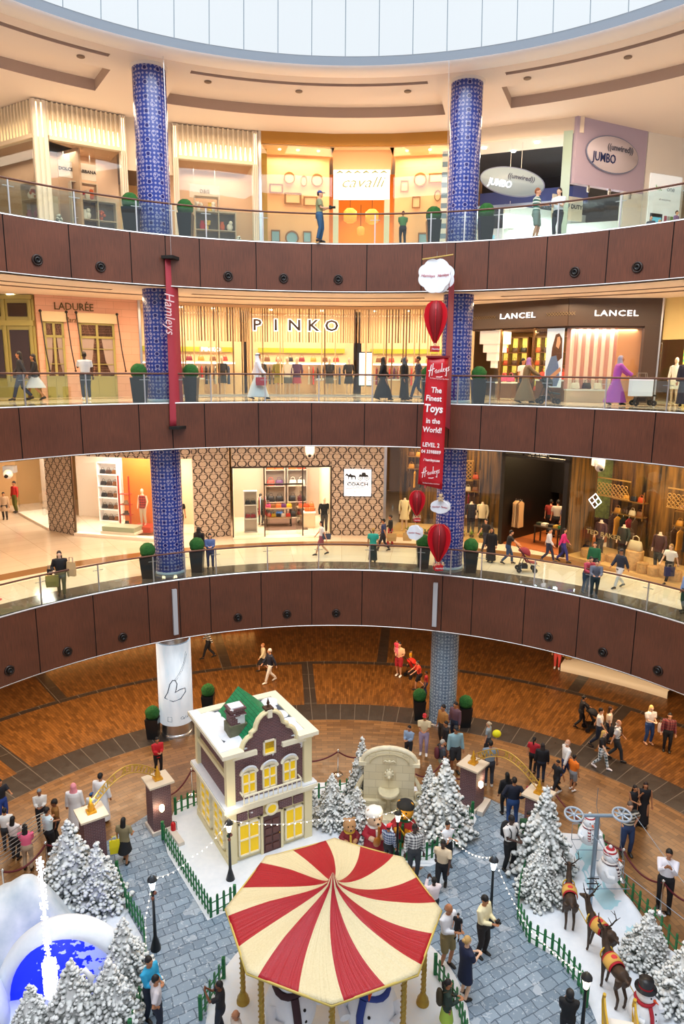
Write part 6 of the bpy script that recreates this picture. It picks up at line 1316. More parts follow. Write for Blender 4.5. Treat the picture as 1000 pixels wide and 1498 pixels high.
for sx in (-1, 1):
    mb = MB(); pts = [(sx*(1.12-.0*k)+sx*.16*(1-k/16)*cos(k*.75), -.05, .62+.16*(1-k/16)*sin(k*.75)) for k in range(15)]; mb.tube(pts, .05, 6); mb.box(sx*1.12-.15, .0, .42, sx*1.12+.15, .26, .6); mb.tube([(sx*.95, .1, 1.2), (sx*1.08, .05, 1.0), (sx*1.2, .0, .75)], [.06, .08, .1], 8); mb.build('scroll', cm('#cfc4a2', vary=.15, vs=5), t)
mb = MB(); mb.sph((0, -.06, 1.35), (.13, .09, .15), 14, 10); mb.sph((0, -.15, 1.3), (.06, .06, .06), 10, 8)
for k in range(9): a = 2*pi*k/9; mb.sph((.14*cos(a), -.03, 1.35+.16*sin(a)), .05, 8, 6)
mb.build('lion_mask', cm('#d9cfb0', vary=.1), t)
mb = MB()
for sx in (-1, 1): mb.tube([(sx*.05, -.04, 1.8), (sx*.16, -.06, 1.86), (sx*.24, -.04, 1.78), (sx*.2, -.03, 1.72)], .025, 6)
mb.sph((0, -.05, 1.82), (.06, .04, .06), 10, 8); mb.build('carved_crest', cm('#d9cfb0', vary=.1), t)
mb = MB(); mb.lathe([(.001, .6), (.36, .74), (.4, .86), (.34, .85), (.1, .76), (.001, .76)], 24, c=(0, -.16, 0)); mb.build('basin', cm('#d3c8a6', vary=.1), t); mb = MB(); mb.lathe([(.2, 0), (.2, .08), (.09, .15), (.07, .45), (.13, .66)], 16, c=(0, -.18, 0)); mb.build('pedestal', cm('#b3a888', vary=.1), t)
mb = MB(); mb.box(-1.4, -.75, -.03, 1.4, -.4, .16); mb.box(-1.4, -.75, .0, -1.15, .1, .16); mb.box(1.15, -.75, .0, 1.4, .1, .16); mb.build('pool_kerb', STN, t); MB().box(-1.15, -.42, .0, 1.15, -.1, .06).build('pool_snow', SNOW, t)

# ---------------- carousel canopy
c = thing('carousel_canopy', 'large octagonal red and cream striped carousel canopy on twisted gold poles', 'canopy', (-.12, .1, .1), 0)
PK = (-.02, .0); zr, zp = 2.5, 3.42; RR = 2.42
def m_stripes():
    g = NB('sequin_stripes'); u = g.sep(g.obj('UV'))[0]; f = g.math('FRACT', g.math('DIVIDE', u, 2.0)); n = g.noise(g.obj(), 30, 4); st = g.math('LESS_THAN', f, .5)
    g.L(g.mix(st, g.mix(n, rgb('#e6dbb6'), rgb('#cdbf90')), g.mix(n, rgb('#8e0018'), rgb('#b60a26'))), g.b.inputs['Base Color']); g.b.inputs['Roughness'].default_value = .36; g.b.inputs['Specular IOR Level'].default_value = .4
    n2 = g.noise(g.comb(g.math('MULTIPLY', u, 12), g.math('MULTIPLY', g.sep(g.obj('UV'))[1], .8)), 1.0, 3); b1 = g.n('ShaderNodeBump'); b1.inputs['Strength'].default_value = .55; b1.inputs['Distance'].default_value = .05; g.L(g.math('ADD', n2, g.math('MULTIPLY', g.noise(g.obj(), 60, 2), .25)), b1.inputs['Height']); g.L(b1.outputs[0], g.b.inputs['Normal']); return g.m
n = 128; rings = 22; vs = []; uv = []; fs = []
for j in range(rings+1):
    s = j/rings
    for i in range(n):
        a = 2*pi*(i/n)+pi/2*3; seg = (i/n*8) % 1; k = cos(pi/8)/cos((seg-.5)*pi/4)   # octagon outline
        kk = 1+(k-1)*s; R = RR*s*kk; sag = .13*sin(pi*seg)*s*s
        z = zp-(zp-zr)*(s**.4)-.06*sin(pi*s)*sin(pi*seg)-sag*.3
        vs.append((PK[0]*(1-s)+R*cos(a), PK[1]*(1-s)+R*sin(a), z))
for j in range(rings):
    for i in range(n): l = (i+1) % n; fs.append((j*n+i, j*n+l, (j+1)*n+l, (j+1)*n+i))
me = bpy.data.meshes.new('canopy_cloth'); me.from_pydata(vs, [], fs); ul = me.uv_layers.new(name='UVMap')
for f in me.polygons:
    f.use_smooth = True
    for q_, li in enumerate(f.loop_indices):
        vi = me.loops[li].vertex_index; i = vi % n; j = vi//n
        if i == 0 and (f.index % n) == n-1: i = n
        ul.data[li].uv = (i/n*16-.25+.6*(1-j/rings), j/rings)
me.materials.append(m_stripes()); o = bpy.data.objects.new('canopy_cloth', me); COL.objects.link(o); o.parent = c
so = o.modifiers.new('s', 'SOLIDIFY'); so.thickness = .02
mb = MB(); cor = [(RR*cos(2*pi*k/8-pi/2), RR*sin(2*pi*k/8-pi/2), zr-.03) for k in range(8)]; mb.tube(cor, .028, 6, closed=True); mb.build('rim_braid', cm('#c9b25a', .4), c)
GP = cm('#b08f3a', .35, metal=.6)
for k in range(8):
    a = 2*pi*k/8-pi/2; x, y = 2.08*cos(a), 2.08*sin(a); mb = MB(); m_ = 40
    mb.tube([(x, y, .25+2.1*i/m_) for i in range(m_+1)], [(.062, .048) for i in range(m_+1)], 8)
    for ph in (0, pi): mb.tube([(x+.045*cos(ph+i*.55), y+.045*sin(ph+i*.55), .25+2.1*i/90) for i in range(91)], .026, 5)
    p = mb.build('pole', GP, c); mb = MB(); mb.lathe([(.15, 0), (.15, .05), (.1, .09), (.13, .14), (.08, .22), (.06, .3)], 16, c=(x, y, 0)); mb.build('pole_base', GP, p)
    mb = MB(); mb.lathe([(.05, 2.25), (.11, 2.34), (.13, 2.44), (.001, 2.46)], 16, c=(x, y, 0)); mb.build('pole_capital', GP, p)
# ---------------- snowmen
def snowman(loc, rz, s, label, hat='beanie', scarf='#6a2030', tilt=0):
    t = thing('snowman', label, 'snowman', loc, radians(rz), None, s); W = m_snow('snowman_white', '#f6f6f4') if 'snowman_white' not in MATS else MATS['snowman_white']
    MB().sph((0, 0, .5), (.46, .46, .52), 24, 16).build('body', W, t); h = MB().sph((0, -.03, 1.15), (.29, .29, .27), 20, 14).build('head', W, t)
    for sx in (-.1, .1): MB().sph((sx, -.28, 1.22), .03, 8, 6).build('eye', DARK, t)
    MB().cyl((0, -.3, 1.14), (0, -.48, 1.12), .045, .008, 8).build('carrot_nose', cm('#e0561e'), t)
    mb = MB(); mb.tube([(.27*cos(a), -.01+.27*sin(a), .95+.02*sin(3*a)) for a in [2*pi*k/16 for k in range(16)]], .06, 8, closed=True); mb.tube([(-.12, -.3, .93), (-.16, -.42, .7), (-.15, -.45, .45)], [(.07, .03)]*3, 6); mb.build('scarf', m_stripe('scarf_'+scarf[1:]+hat, (scarf, '#e9e0da'), .12) if hat != 'top' else cm(scarf), t)
    if hat == 'beanie': mb = MB(); mb.sph((0, .02, 1.28), (.27, .27, .22), 16, 10, fn=lambda u, q: Vector((q.x, q.y, max(q.z, -.02)))); mb.build('woolly_hat', m_stripe('beanie_stripe', ('#b0202f', '#f0e6e2'), .1) if 'beanie_stripe' not in MATS else MATS['beanie_stripe'], t); MB().sph((.0, .02, 1.53), .075, 10, 8).build('bobble', W, t)
    else: mb = MB(); mb.lathe([(.33, 1.32), (.33, 1.35), (.2, 1.37), (.22, 1.62), (.001, 1.63)], 20); mb.build('top_hat', cm('#17181c', .4), t); mb = MB(); mb.lathe([(.212, 1.37), (.22, 1.44)], 20); mb.build('hat_band', cm('#b0202f'), t)
    for i in range(3): MB().sph((0, -.45+abs(i-1)*.03, .72-i*.2), .028, 8, 6).build('button', DARK, t)
    for sx in (-1, 1): MB().tube([(sx*.4, -.02, .72), (sx*.52, -.16, .6), (sx*.42, -.34, .55)], [.1, .09, .1], 8).build('arm', W, t)
    return t
snowman((-1.05, -.55, .1), 40, 1.25, 'big white snowman under left front of the carousel canopy, looking left', 'top', '#3a1f26'); snowman((.75, -.6, .1), -10, 1.25, 'big white snowman with blue tie under right front of the carousel canopy', 'top', '#2a3f8a')
LIFT_Z = 1.1
snowman((7.15, 4.35, 1.15), 5, .62, 'smaller upper snowman in striped woolly hat riding the toy ski lift', 'beanie', '#8a2434'); snowman((7.4, 3.35, .72), 50, .7, 'lower snowman turned right with dark scarf riding the toy ski lift', 'beanie', '#4a3038')
snowman((6.85, -.35, .08), 30, .72, 'snowman in black top hat with red band beside the sleigh', 'top', '#b0202f')
# ---------------- toy ski lift
STL = cm('#8fa3b5', .35, metal=.6)
t = thing('ski_lift_pylon', 'grey T-shaped ski lift pylon with two spoked pulley wheels', 'pylon', (6.9, 3.2, .1), 0); mb = MB(); mb.cyl((0, 0, 0), (0, 0, 2.75), .06); mb.build('mast', STL, t); mb = MB(); mb.cyl((-.42, 0, 2.75), (.42, 0, 2.75), .05); mb.build('crossarm', STL, t)
mb = MB()
for z_ in (.55, .72, .88): mb.tube([(-.16, -.07, z_), (.16, -.07, z_)], .016, 5)
mb.build('rungs', DARK, t)
def wheel(t, x, z_, r=.3, nm='pulley_wheel'):
    mb = MB(T((x, 0, z_)) @ Matrix.Rotation(radians(12), 4, 'X')); mb.lathe([(r, -.025), (r, .025), (r-.045, .025), (r-.045, -.025), (r, -.025)], 28); mb.lathe([(.05, -.03), (.05, .03), (.001, .03)], 12)
    for k in range(7): a = 2*pi*k/7; mb.tube([(.04*cos(a), .04*sin(a), 0), ((r-.03)*cos(a), (r-.03)*sin(a), 0)], (.022), 5)
    mb.build(nm, cm('#a9b7c6', .4, metal=.3), t)
wheel(t, -.64, 2.78, .26); wheel(t, .64, 2.78, .26)
t = thing('ski_lift_pylon', 'second ski lift pylon with pulley wheel at the right edge of frame', 'pylon', (8.6, -.3, .1), 0); MB().cyl((0, 0, 0), (0, 0, 2.0), .06).build('mast', STL, t); wheel(t, -.25, 2.03, .36)
for nm, p, s in (('upper', (7.15, 4.35, 1.12), .4), ('lower', (7.45, 3.35, .69), .45)):
    t = thing('lift_chair', 'thin wire chair of the ski lift carrying the %s snowman' % nm, 'lift chair', p); mb = MB(); mb.tube([(-s, -.25, 0), (s, -.25, 0), (s, .2, 0), (-s, .2, 0)], .012, 5, closed=True); mb.tube([(-s, .2, 0), (-s, .22, .5), (s, .22, .5), (s, .2, 0)], .012, 5); mb.tube([(s, .22, .5), (s*.6, .2, 1.1), (.2, .1, 2.75-p[2]+.1)], .008, 5); mb.build('wire_frame', STL, t)
t = thing('lift_cable', 'thin cable running from the ski lift wheels to the lower right', 'cable', (0, 0, 0)); mb = MB(); mb.tube([(6.3, 3.2, 2.9), (7.0, 1.6, 2.4), (8.3, -.3, 2.15)], .008, 4); mb.build('near_strand', STL, t); mb = MB(); mb.tube([(7.86, 3.2, 2.9), (8.3, 1.5, 2.4), (8.7, -.3, 2.15)], .008, 4); mb.build('far_strand', STL, t)
# ---------------- reindeer and sleigh
FUR = cm('#3f2c1d', .6, vary=.35, vs=9)
def deer(loc, rz, s, label):
    t = thing('reindeer', label, 'reindeer', loc, radians(rz), None, s); mb = MB()   # faces -y
    mb.tube([(0, .52, .92), (0, .42, .95), (0, .2, .9), (0, -.05, .88), (0, -.28, .9), (0, -.4, .98)], [(.08, .1), (.16, .18), (.17, .17), (.165, .18), (.15, .2), (.1, .14)], 14)
    mb.tube([(0, -.33, .98), (0, -.45, 1.15), (0, -.52, 1.32), (0, -.56, 1.42)], [(.11, .15), (.09, .12), (.07, .09), (.075, .08)], 12)
    mb.tube([(0, -.5, 1.47), (0, -.62, 1.45), (0, -.76, 1.38), (0, -.84, 1.35)], [.075, (.08, .085), (.05, .052), (.034, .034)], 12)
    for sx in (1, -1):
        mb.tube([(sx*.1, .42, .9), (sx*.12, .4, .72), (sx*.11, .3, .52), (sx*.11, .44, .34), (sx*.11, .42, .1), (sx*.11, .38, .0)], [(.09, .13), (.07, .1), .055, .042, .034, .04], 8)
        yy = -.28 if sx > 0 else -.4
        mb.tube([(sx*.1, -.28, .88), (sx*.11, -.27, .68), (sx*.11, (yy-.28)/2, .42), (sx*.11, yy, .1), (sx*.11, yy-.03, .0)], [.09, .068, .044, .034, .04], 8)
        mb.tube([(sx*.06, -.5, 1.5), (sx*.14, -.48, 1.55), (sx*.17, -.46, 1.52)], [.02, .035, .01], 6)
    mb.tube([(0, .55, .98), (0, .63, .98), (0, .66, .9)], [.04, .04, .015], 6); b = mb.build('body', FUR, t); remesh(b, .02, 3)
    for sx in (1, -1):
        mb = MB(); mb.tube([(sx*.04, -.52, 1.52), (sx*.14, -.46, 1.66), (sx*.24, -.44, 1.82), (sx*.22, -.54, 2.0)], [.022, .02, .016, .008], 6); mb.tube([(sx*.14, -.46, 1.66), (sx*.12, -.62, 1.74)], [.015, .006], 5); mb.tube([(sx*.22, -.44, 1.78), (sx*.32, -.4, 1.9)], [.014, .006], 5); mb.tube([(sx*.235, -.48, 1.9), (sx*.16, -.6, 1.96)], [.012, .005], 5); mb.build('antler', cm('#2e2118'), t)
        MB().sph((sx*.07, -.62, 1.48), .015, 8, 6).build('eye', DARK, t)
    def wrap(y0, y1, dr, zl, m, nm):
        vs = []; n = 12
        for k in range(n+1):
            a = -1.75+3.5*k/n
            for y in (y0, y1): vs.append(((.175+dr)*sin(a), y, max(.9+(.185+dr)*cos(a), zl)))
        m2 = MB(); m2.add(vs, [(2*k, 2*k+1, 2*k+3, 2*k+2) for k in range(n)], 0, True); o = m2.build(nm, m, t); so = o.modifiers.new('s', 'SOLIDIFY'); so.thickness = .015; return o
    wrap(-.22, .16, .02, .7, cm('#b51c2a'), 'red_blanket'); wrap(-.16, .1, .035, .84, cm('#d8a850'), 'gold_saddle'); MB().sph((0, -.03, 1.125), (.08, .08, .02), 12, 6).build('saddle_emblem', cm('#d03a3a'), t)
    mb = MB(); mb.tube([(.17*cos(a), -.36, .93+.2*sin(a)) for a in [2*pi*k/14 for k in range(14)]], .022, 5, closed=True); mb.build('harness_collar', cm('#d8b23c'), t); return t
deer((6.12, 2.65, .1), 168, .88, 'rearmost reindeer in the row, heading away beside the frosted trees'); deer((6.5, 1.45, .12), 205, .9, 'middle reindeer with red blanket, head turned towards the fence'); deer((6.42, .35, .1), 190, .92, 'nearest reindeer with gold saddle in front of the sleigh')
mb = MB(); mb.tube([(6.2, 2.3, .85), (6.35, 2.0, .62), (6.45, 1.75, .8)], .012, 5); tag(mb.build('harness_rein', cm('#d8b23c')), 'yellow rein between the rearmost and middle reindeer', 'rein'); mb = MB(); mb.tube([(6.6, .4, .8), (6.75, -.1, .6), (6.6, -.6, .6)], .012, 5); tag(mb.build('harness_rein', cm('#d8b23c')), 'yellow rein from the nearest reindeer to the sleigh', 'rein')
t = thing('sleigh', 'yellow wooden sleigh at the bottom edge behind the reindeer', 'sleigh', (6.15, -.95, .1), radians(-12)); YL2 = cm('#c9a21e', .5)
for sx in (-.32, .32):
    MB().tube([(sx, .55, .75), (sx, .62, .5), (sx, .4, .12), (sx, -.6, .1)], .04, 6).build('runner', YL2, t); m2 = MB(T((sx, 0, 0)) @ RZ(90)); m2.xz([(-.6, .25), (.35, .25), (.5, .7), (.35, .6), (0, .55), (-.6, .9)], -.02, .02); m2.build('side_board', YL2, t)
MB().box(-.3, -.6, .25, .3, .4, .3).build('floor_board', cm('#f2efe6'), t); MB().box(-.3, -.62, .25, .3, -.56, .95).build('seat_back', cm('#b51c2a'), t); MB().sph((0, .1, .36), (.1, .1, .1), 10, 8).build('gift', cm('#c4202e'), t)

# ---------------- frosted trees
def tree_mesh(seed, nl=15):
    r = random.Random(seed); mb = MB()
    mb.lathe([(.001, .06), (.27, .1), (.2, .4), (.08, .8), (.001, .97)], 12)
    for L in range(nl):
        f = L/(nl-1); zz = .07+.88*f; R = .42*(1-f)**.92+.015; nb = max(4, int(22*(1-f)+3))
        for k in range(nb):
            a = 2*pi*(k+r.random()*.8)/nb; rr = R*r.uniform(.82, 1.12); z = zz+r.uniform(-.02, .02); s = .042*r.uniform(.8, 1.35)*(1.05-.45*f)
            x, y = cos(a), sin(a)
            mb.tube([(x*rr*.3, y*rr*.3, z+.02), (x*rr*.75, y*rr*.75, z-.005)], [.012, .02], 4)
            for e in range(3):
                q = (x*rr*(.72+.15*e)+r.uniform(-.02, .02), y*rr*(.72+.15*e)+r.uniform(-.02, .02), z-.012*e+r.uniform(-.015, .015)); ss = s*(1-.16*e)
                mb.sph(q, (ss*1.1, ss*1.1, ss*.85), 6, 4, fn=lambda u, w_: w_*(1+r.uniform(-.25, .25)))
    mb.tube([(0, 0, .93), (.004, 0, 1.0)], [.014, .006], 5)
    me_o = mb.build('foliage', FLOCK); me = me_o.data; bpy.data.objects.remove(me_o); return me
TM = [tree_mesh(s) for s in (1, 2, 3)]
tb = MB().cyl((0, 0, 0), (0, 0, .12), .03, seg=8).build('trunk', cm('#4d3a2a')); TRK = tb.data; bpy.data.objects.remove(tb)
def ftree(x, y, h, lab, k, z=.08, wd=1.0):
    t = thing('frosted_tree', lab, 'christmas tree', (x, y, z), k*1.3)
    for nm, me in (('foliage', TM[k % 3]), ('trunk', TRK)): o = bpy.data.objects.new(nm, me); COL.objects.link(o); o.parent = t; o.scale = (h*wd, h*wd, h)
for i, (x, y, h, lab, wd) in enumerate([(-7.45, 3.55, 2.3, 'tall frosted tree left of the brick gate pillar, left side', .95), (-6.55, 3.15, 1.9, 'shorter frosted tree touching the green fence, left side', .9), (-.25, 6.75, 1.75, 'frosted tree right of the toy house, standing alone', .85), (.55, 6.2, 1.65, 'frosted tree behind the brown teddy figure', .8), (.75, 8.0, 2.35, 'thin frosted tree rising behind the fountain left edge', .6),
        (-1.35, 7.6, 1.7, 'frosted tree half hidden by the right corner of toy house', .8), (2.95, 7.3, 1.75, 'small frosted tree just right of the fountain', .7), (3.3, 6.25, 2.6, 'large frosted tree right of the fountain, in front', .85), (5.95, 4.6, 2.75, 'tallest frosted tree beside the right gate pillar', .78), (5.6, 3.55, 1.75, 'shorter frosted tree before the tallest one, right fence', .85),
        (7.65, 1.35, 1.5, 'small frosted tree by the green fence, right snow bank', .95), (8.05, .2, 1.8, 'frosted tree under the second ski lift wheel, right edge', .95), (-4.98, .4, 2.0, 'frosted tree right of the blue ice arch', .85), (-5.0, -.55, 1.8, 'frosted tree at the bottom beside the left fence', .9), (-5.75, -.75, 2.0, 'frosted tree at the bottom centre of the left group', .9), (-6.6, -.9, 1.5, 'low frosted tree at the bottom left of the group', .9)]): ftree(x, y, h, lab, i, .08, wd)
ftree(1.0, 5.35, .8, 'little frosted shrub at the feet of the brown teddy figure', 1)

# ---------------- picket fences
pk = MB().box(-.035, -.012, 0, .035, .012, .58).cb((0, 0, .6), (.05, .024, .04)).build('picket', GREEN); PKM = pk.data; bpy.data.objects.remove(pk)
def fence(pts, lab, gap=.2, z=.05, h=1.0, rails=(.15, .43)):
    t = thing('picket_fence', lab, 'fence', (pts[0][0], pts[0][1], z)); P = [Vector((x-pts[0][0], y-pts[0][1], 0)) for x, y in pts]
    for rz_ in rails: mb = MB(); mb.tube([p+Vector((0, 0, rz_*h)) for p in P], (.02 if True else .02), 4); mb.build('rail', GREEN, t)
    d = 0; acc = 0.0
    for a, b in zip(P, P[1:]):
        L = (b-a).length; u = acc
        while u < L:
            p = a+(b-a)*(u/L); o = bpy.data.objects.new('picket', PKM); COL.objects.link(o); o.parent = t; o.location = p; o.rotation_euler = (0, 0, atan2(b.y-a.y, b.x-a.x)); o.scale = (1, 1, h); u += gap
        acc = u-L
    for p in (P[0], P[-1]): MB().box(p.x-.04, p.y-.04, 0, p.x+.04, p.y+.04, .62*h).build('post', GREEN, t)
fence([(-6.35, 4.05), (-5.79, 3.02), (-5.06, 2.08), (-4.74, 1.23), (-4.55, .46), (-4.5, -.9)], 'green picket fence curving down along the left side of the path'); fence([(-7.9, 3.6), (-7.3, 4.0)], 'short green fence behind the tall frosted tree, left', .28)
fence([(-5.5, 5.85), (-4.5, 4.3), (-3.43, 2.68), (-2.85, 3.15)], 'green picket fence running past the lamp post beside the toy house'); fence([(-5.4, 7.1), (-4.75, 7.6)], 'short green fence behind the back corner of the toy house', .22)
fence([(-.95, 7.9), (.5, 8.35)], 'green picket fence behind the small trees left of fountain', .25); fence([(1.62, 4.94), (2.65, 4.98), (3.64, 5.64), (4.35, 6.99)], 'green picket fence behind the standing guard, right of the carousel')
fence([(6.3, 5.75), (5.75, 5.05), (5.1, 3.7), (4.8, 2.76), (4.9, 1.96), (5.46, 1.5), (5.75, .65), (5.74, .1)], 'green picket fence curving round the reindeer snow bank'); fence([(7.6, 6.2), (8.05, 5.4), (7.95, 4.0), (8.3, 2.6), (8.5, 1.57), (9.1, .3)], 'green picket fence on the far right edge of the snow bank', .3)
fence([(-3.1, -.3), (-2.75, .75)], 'green picket fence piece at the left of the carousel platform', .22); fence([(2.35, .9), (2.75, -.1), (2.85, -1.2)], 'green picket fence piece at the right of the carousel platform', .2)

# ---------------- street lamps and light strings
def lamp(x, y, h, lab, on=True, glow=(.75, .92, 1.0), pw=14):
    t = thing('street_lamp', lab, 'street lamp', (x, y, .03)); BK = cm('#14161a', .4)
    mb = MB(); mb.lathe([(.13, 0), (.13, .06), (.07, .3), (.045, .4), (.03, h-.42), (.05, h-.4), (.025, h-.36)], 14); mb.build('pole', BK, t)
    mb = MB(); mb.lathe([(.05, h-.36), (.1, h-.12), (.1, h-.1), (.001, h)], 6, smooth=False); mb.build('lantern', mat('lamp_glow_%d' % int(glow[0]*100), (1, 1, 1), emit=3.2, ec=glow), t)
    mb = MB(); mb.lathe([(.13, h-.1), (.1, h-.03), (.02, h+.04), (.001, h+.08)], 8); mb.build('lantern_cap', BK, t)
    point('street_lamp_light', (x, y, h+.1), pw, glow)
    for k in range(5): MB().sph((.05*cos(k*2.4), .05*sin(k*2.4), h-.46-k*.06), .05, 6, 4).build('wreath_tuft', cm('#3a5a34' if k % 2 else '#7a4a3a'), t) if k < 3 and x < 0 else None
lamp(-4.63, 1.65, 2.1, 'black street lamp on the left path by the green fence'); lamp(-3.12, 4.09, 1.95, 'black street lamp at the front corner of the toy house', glow=(1, .82, .6)); lamp(4.02, 2.52, 2.05, 'black street lamp on the right path beside man in cream shirt'); lamp(1.72, 4.9, 1.75, 'black street lamp between bear figure and checked-shirt man', glow=(1, .75, .3)); lamp(5.35, -.75, 1.75, 'black street lamp at bottom right beside the hooded figure', glow=(1, .82, .45), pw=8)
BULB = mat('fairy_bulb', (1, .9, .7), emit=9, ec=(1, .85, .6))
def lights(pts, lab, sag=.15, nb=10):
    t = thing('string_lights', lab, 'string lights', (0, 0, 0)); mb = MB(); bl = MB(); P = []
    for (a, b) in zip(pts, pts[1:]):
        a = Vector(a); b = Vector(b); n = max(3, int((b-a).length/.17))
        for i in range(n): f = i/n; P.append(a+(b-a)*f-Vector((0, 0, sag*4*f*(1-f))))
    P.append(Vector(pts[-1])); mb.tube(P, .006, 4); mb.build('wire', cm('#e6e6e6'), t)
    for p in P: bl.sph(p-Vector((0, 0, .02)), .016, 6, 4)
    o = bl.build('bulbs', BULB, t); o['kind'] = 'stuff'
lights([(-4.63, 1.65, 2.1), (-3.9, 2.9, 1.75), (-3.12, 4.09, 2.0)], 'fairy lights between the left path lamp and toy house lamp'); lights([(-3.12, 4.09, 2.0), (-.6, 4.5, 1.75), (1.72, 4.9, 1.8)], 'fairy lights crossing in front of the toy house towards the bear'); lights([(1.72, 4.9, 1.8), (3.3, 4.4, 1.2), (4.02, 2.52, 2.1)], 'fairy lights from the bear figure lamp to the right path lamp', .2)
lights([(4.02, 2.52, 2.1), (4.75, 2.4, .55), (5.0, 1.7, .5), (5.35, -.75, 1.75)], 'fairy lights falling from the right path lamp to the bottom lamp', .1); lights([(-4.63, 1.65, 2.1), (-4.8, 1.5, 1.1), (-4.62, .8, .55), (-4.5, -.6, .6)], 'fairy lights hanging down the left fence from the lamp', .08)
# ---------------- gates
def pillar(x, y, h, lab, rot=0):
    t = thing('gate_pillar', lab, 'pillar', (x, y, 0), radians(rot)); MB().box(-.3, -.3, 0, .3, .3, h-.06).build('shaft', SBRICK, t); MB().box(-.4, -.4, h-.06, .4, .4, h).build('cap', cm('#d9c9b0', .6), t); MB().box(-.36, -.36, 0, .36, .36, .16).build('plinth', cm('#d9cfc4', .7), t)
    mb = MB(); mb.box(-.13, -.13, h, .13, .13, h+.06); mb.lathe([(.1, h+.06), (.07, h+.14), (.1, h+.18), (.04, h+.32), (.02, h+.44), (.001, h+.48)], 12); mb.build('gold_finial', cm('#d9a02c', .3, metal=.5), t); return t
def lantern_on(t, M, lab):
    l = MB(M); l.lathe([(.02, -.12), (.08, -.05), (.08, .1), (.001, .16)], 6, smooth=False); l.build('wall_lantern', mat('lantern_amber', (1, .9, .6), emit=4, ec=(1, .82, .45)), t)
P1 = pillar(-5.75, 6.45, 1.75, 'brick gate pillar nearest the toy house, left gateway', 35); P2 = pillar(-7.25, 4.75, 1.75, 'brick gate pillar with floodlit top beside the frosted trees, left gateway', 35); P3 = pillar(4.45, 7.75, 1.6, 'brick gate pillar right of the fountain, right gateway', -40); P4 = pillar(6.2, 6.1, 1.6, 'brick gate pillar behind the tallest frosted tree, right gateway', -40)
lantern_on(P1, T((-.05, -.4, .95)), ''); lantern_on(P3, T((.38, -.1, 1.0)), ''); point('lantern_light', (-5.7, 6.0, 1.0), 5, (1, .8, .5)); point('lantern_light', (4.85, 7.6, 1.1), 5, (1, .8, .5)); point('pillar_flood', (-7.2, 4.7, 2.3), 14, (1, .95, .85))
for pa, pb, zh, lab, rev in ((Vector((-7.25, 4.75, 1.8)), Vector((-5.75, 6.45, 1.8)), .62, 'gold arch sign of reversed letters over the left gateway', True), (Vector((4.45, 7.75, 1.65)), Vector((6.2, 6.1, 1.65)), .62, 'gold arch sign of reversed letters over the right gateway', True)):
    d = pb-pa; L = d.length; t = thing('arch_sign', lab, 'sign', pa, atan2(d.y, d.x)); GD = cm('#c9a24a', .35, metal=.5)
    for off_ in (0, .26):
        mb = MB(); mb.tube([(L*i/24, 0, off_+(zh)*sin(pi*i/24)) for i in range(25)], .018, 6); mb.build('arch_rail', GD, t)
    s = 'WINTER LAND'
    for i, ch in enumerate(s):
        f = (i+1.4)/(len(s)+1.8); x = L*(1-f); z_ = zh*sin(pi*f)+.13; an = atan2(zh*pi/L*cos(pi*(1-f)), 1)
        if ch != ' ': text(ch, .26, T((x, .01, z_)) @ RZ(180) @ Matrix.Rotation(an, 4, 'Y'), GD, 'letter', t, .012, bold=.006)
    for i in range(1, 14): f = i/14; MB().cyl((L*f, 0, zh*sin(pi*f)), (L*f, 0, zh*sin(pi*f)+.26), .008, seg=4).build('arch_bar', GD, t) if i % 2 else None
# low kerb walls beside the gates
for x, y, a, lab in ((-5.3, 6.15, -55, 'left gateway'), (4.65, 7.2, 60, 'right gateway')):
    o = MB().box(-.05, -.1, 0, .8, .1, .2).build('kerb', cm('#d9cfc4', .7)); o.location = (x, y, 0); o.rotation_euler = (0, 0, radians(a)); tag(o, 'pale stone kerb beside the %s' % lab, 'kerb')
t = thing('fire_extinguisher', 'red fire extinguisher standing by the left gateway fence', 'fire extinguisher', at(254, 1222)); mb = MB(); mb.lathe([(.08, 0), (.08, .4), (.03, .48), (.001, .48)], 14); mb.build('cylinder', cm('#c4151f', .3), t); MB().tube([(0, 0, .5), (.1, 0, .48), (.11, 0, .2)], .012, 5).build('hose', DARK, t)
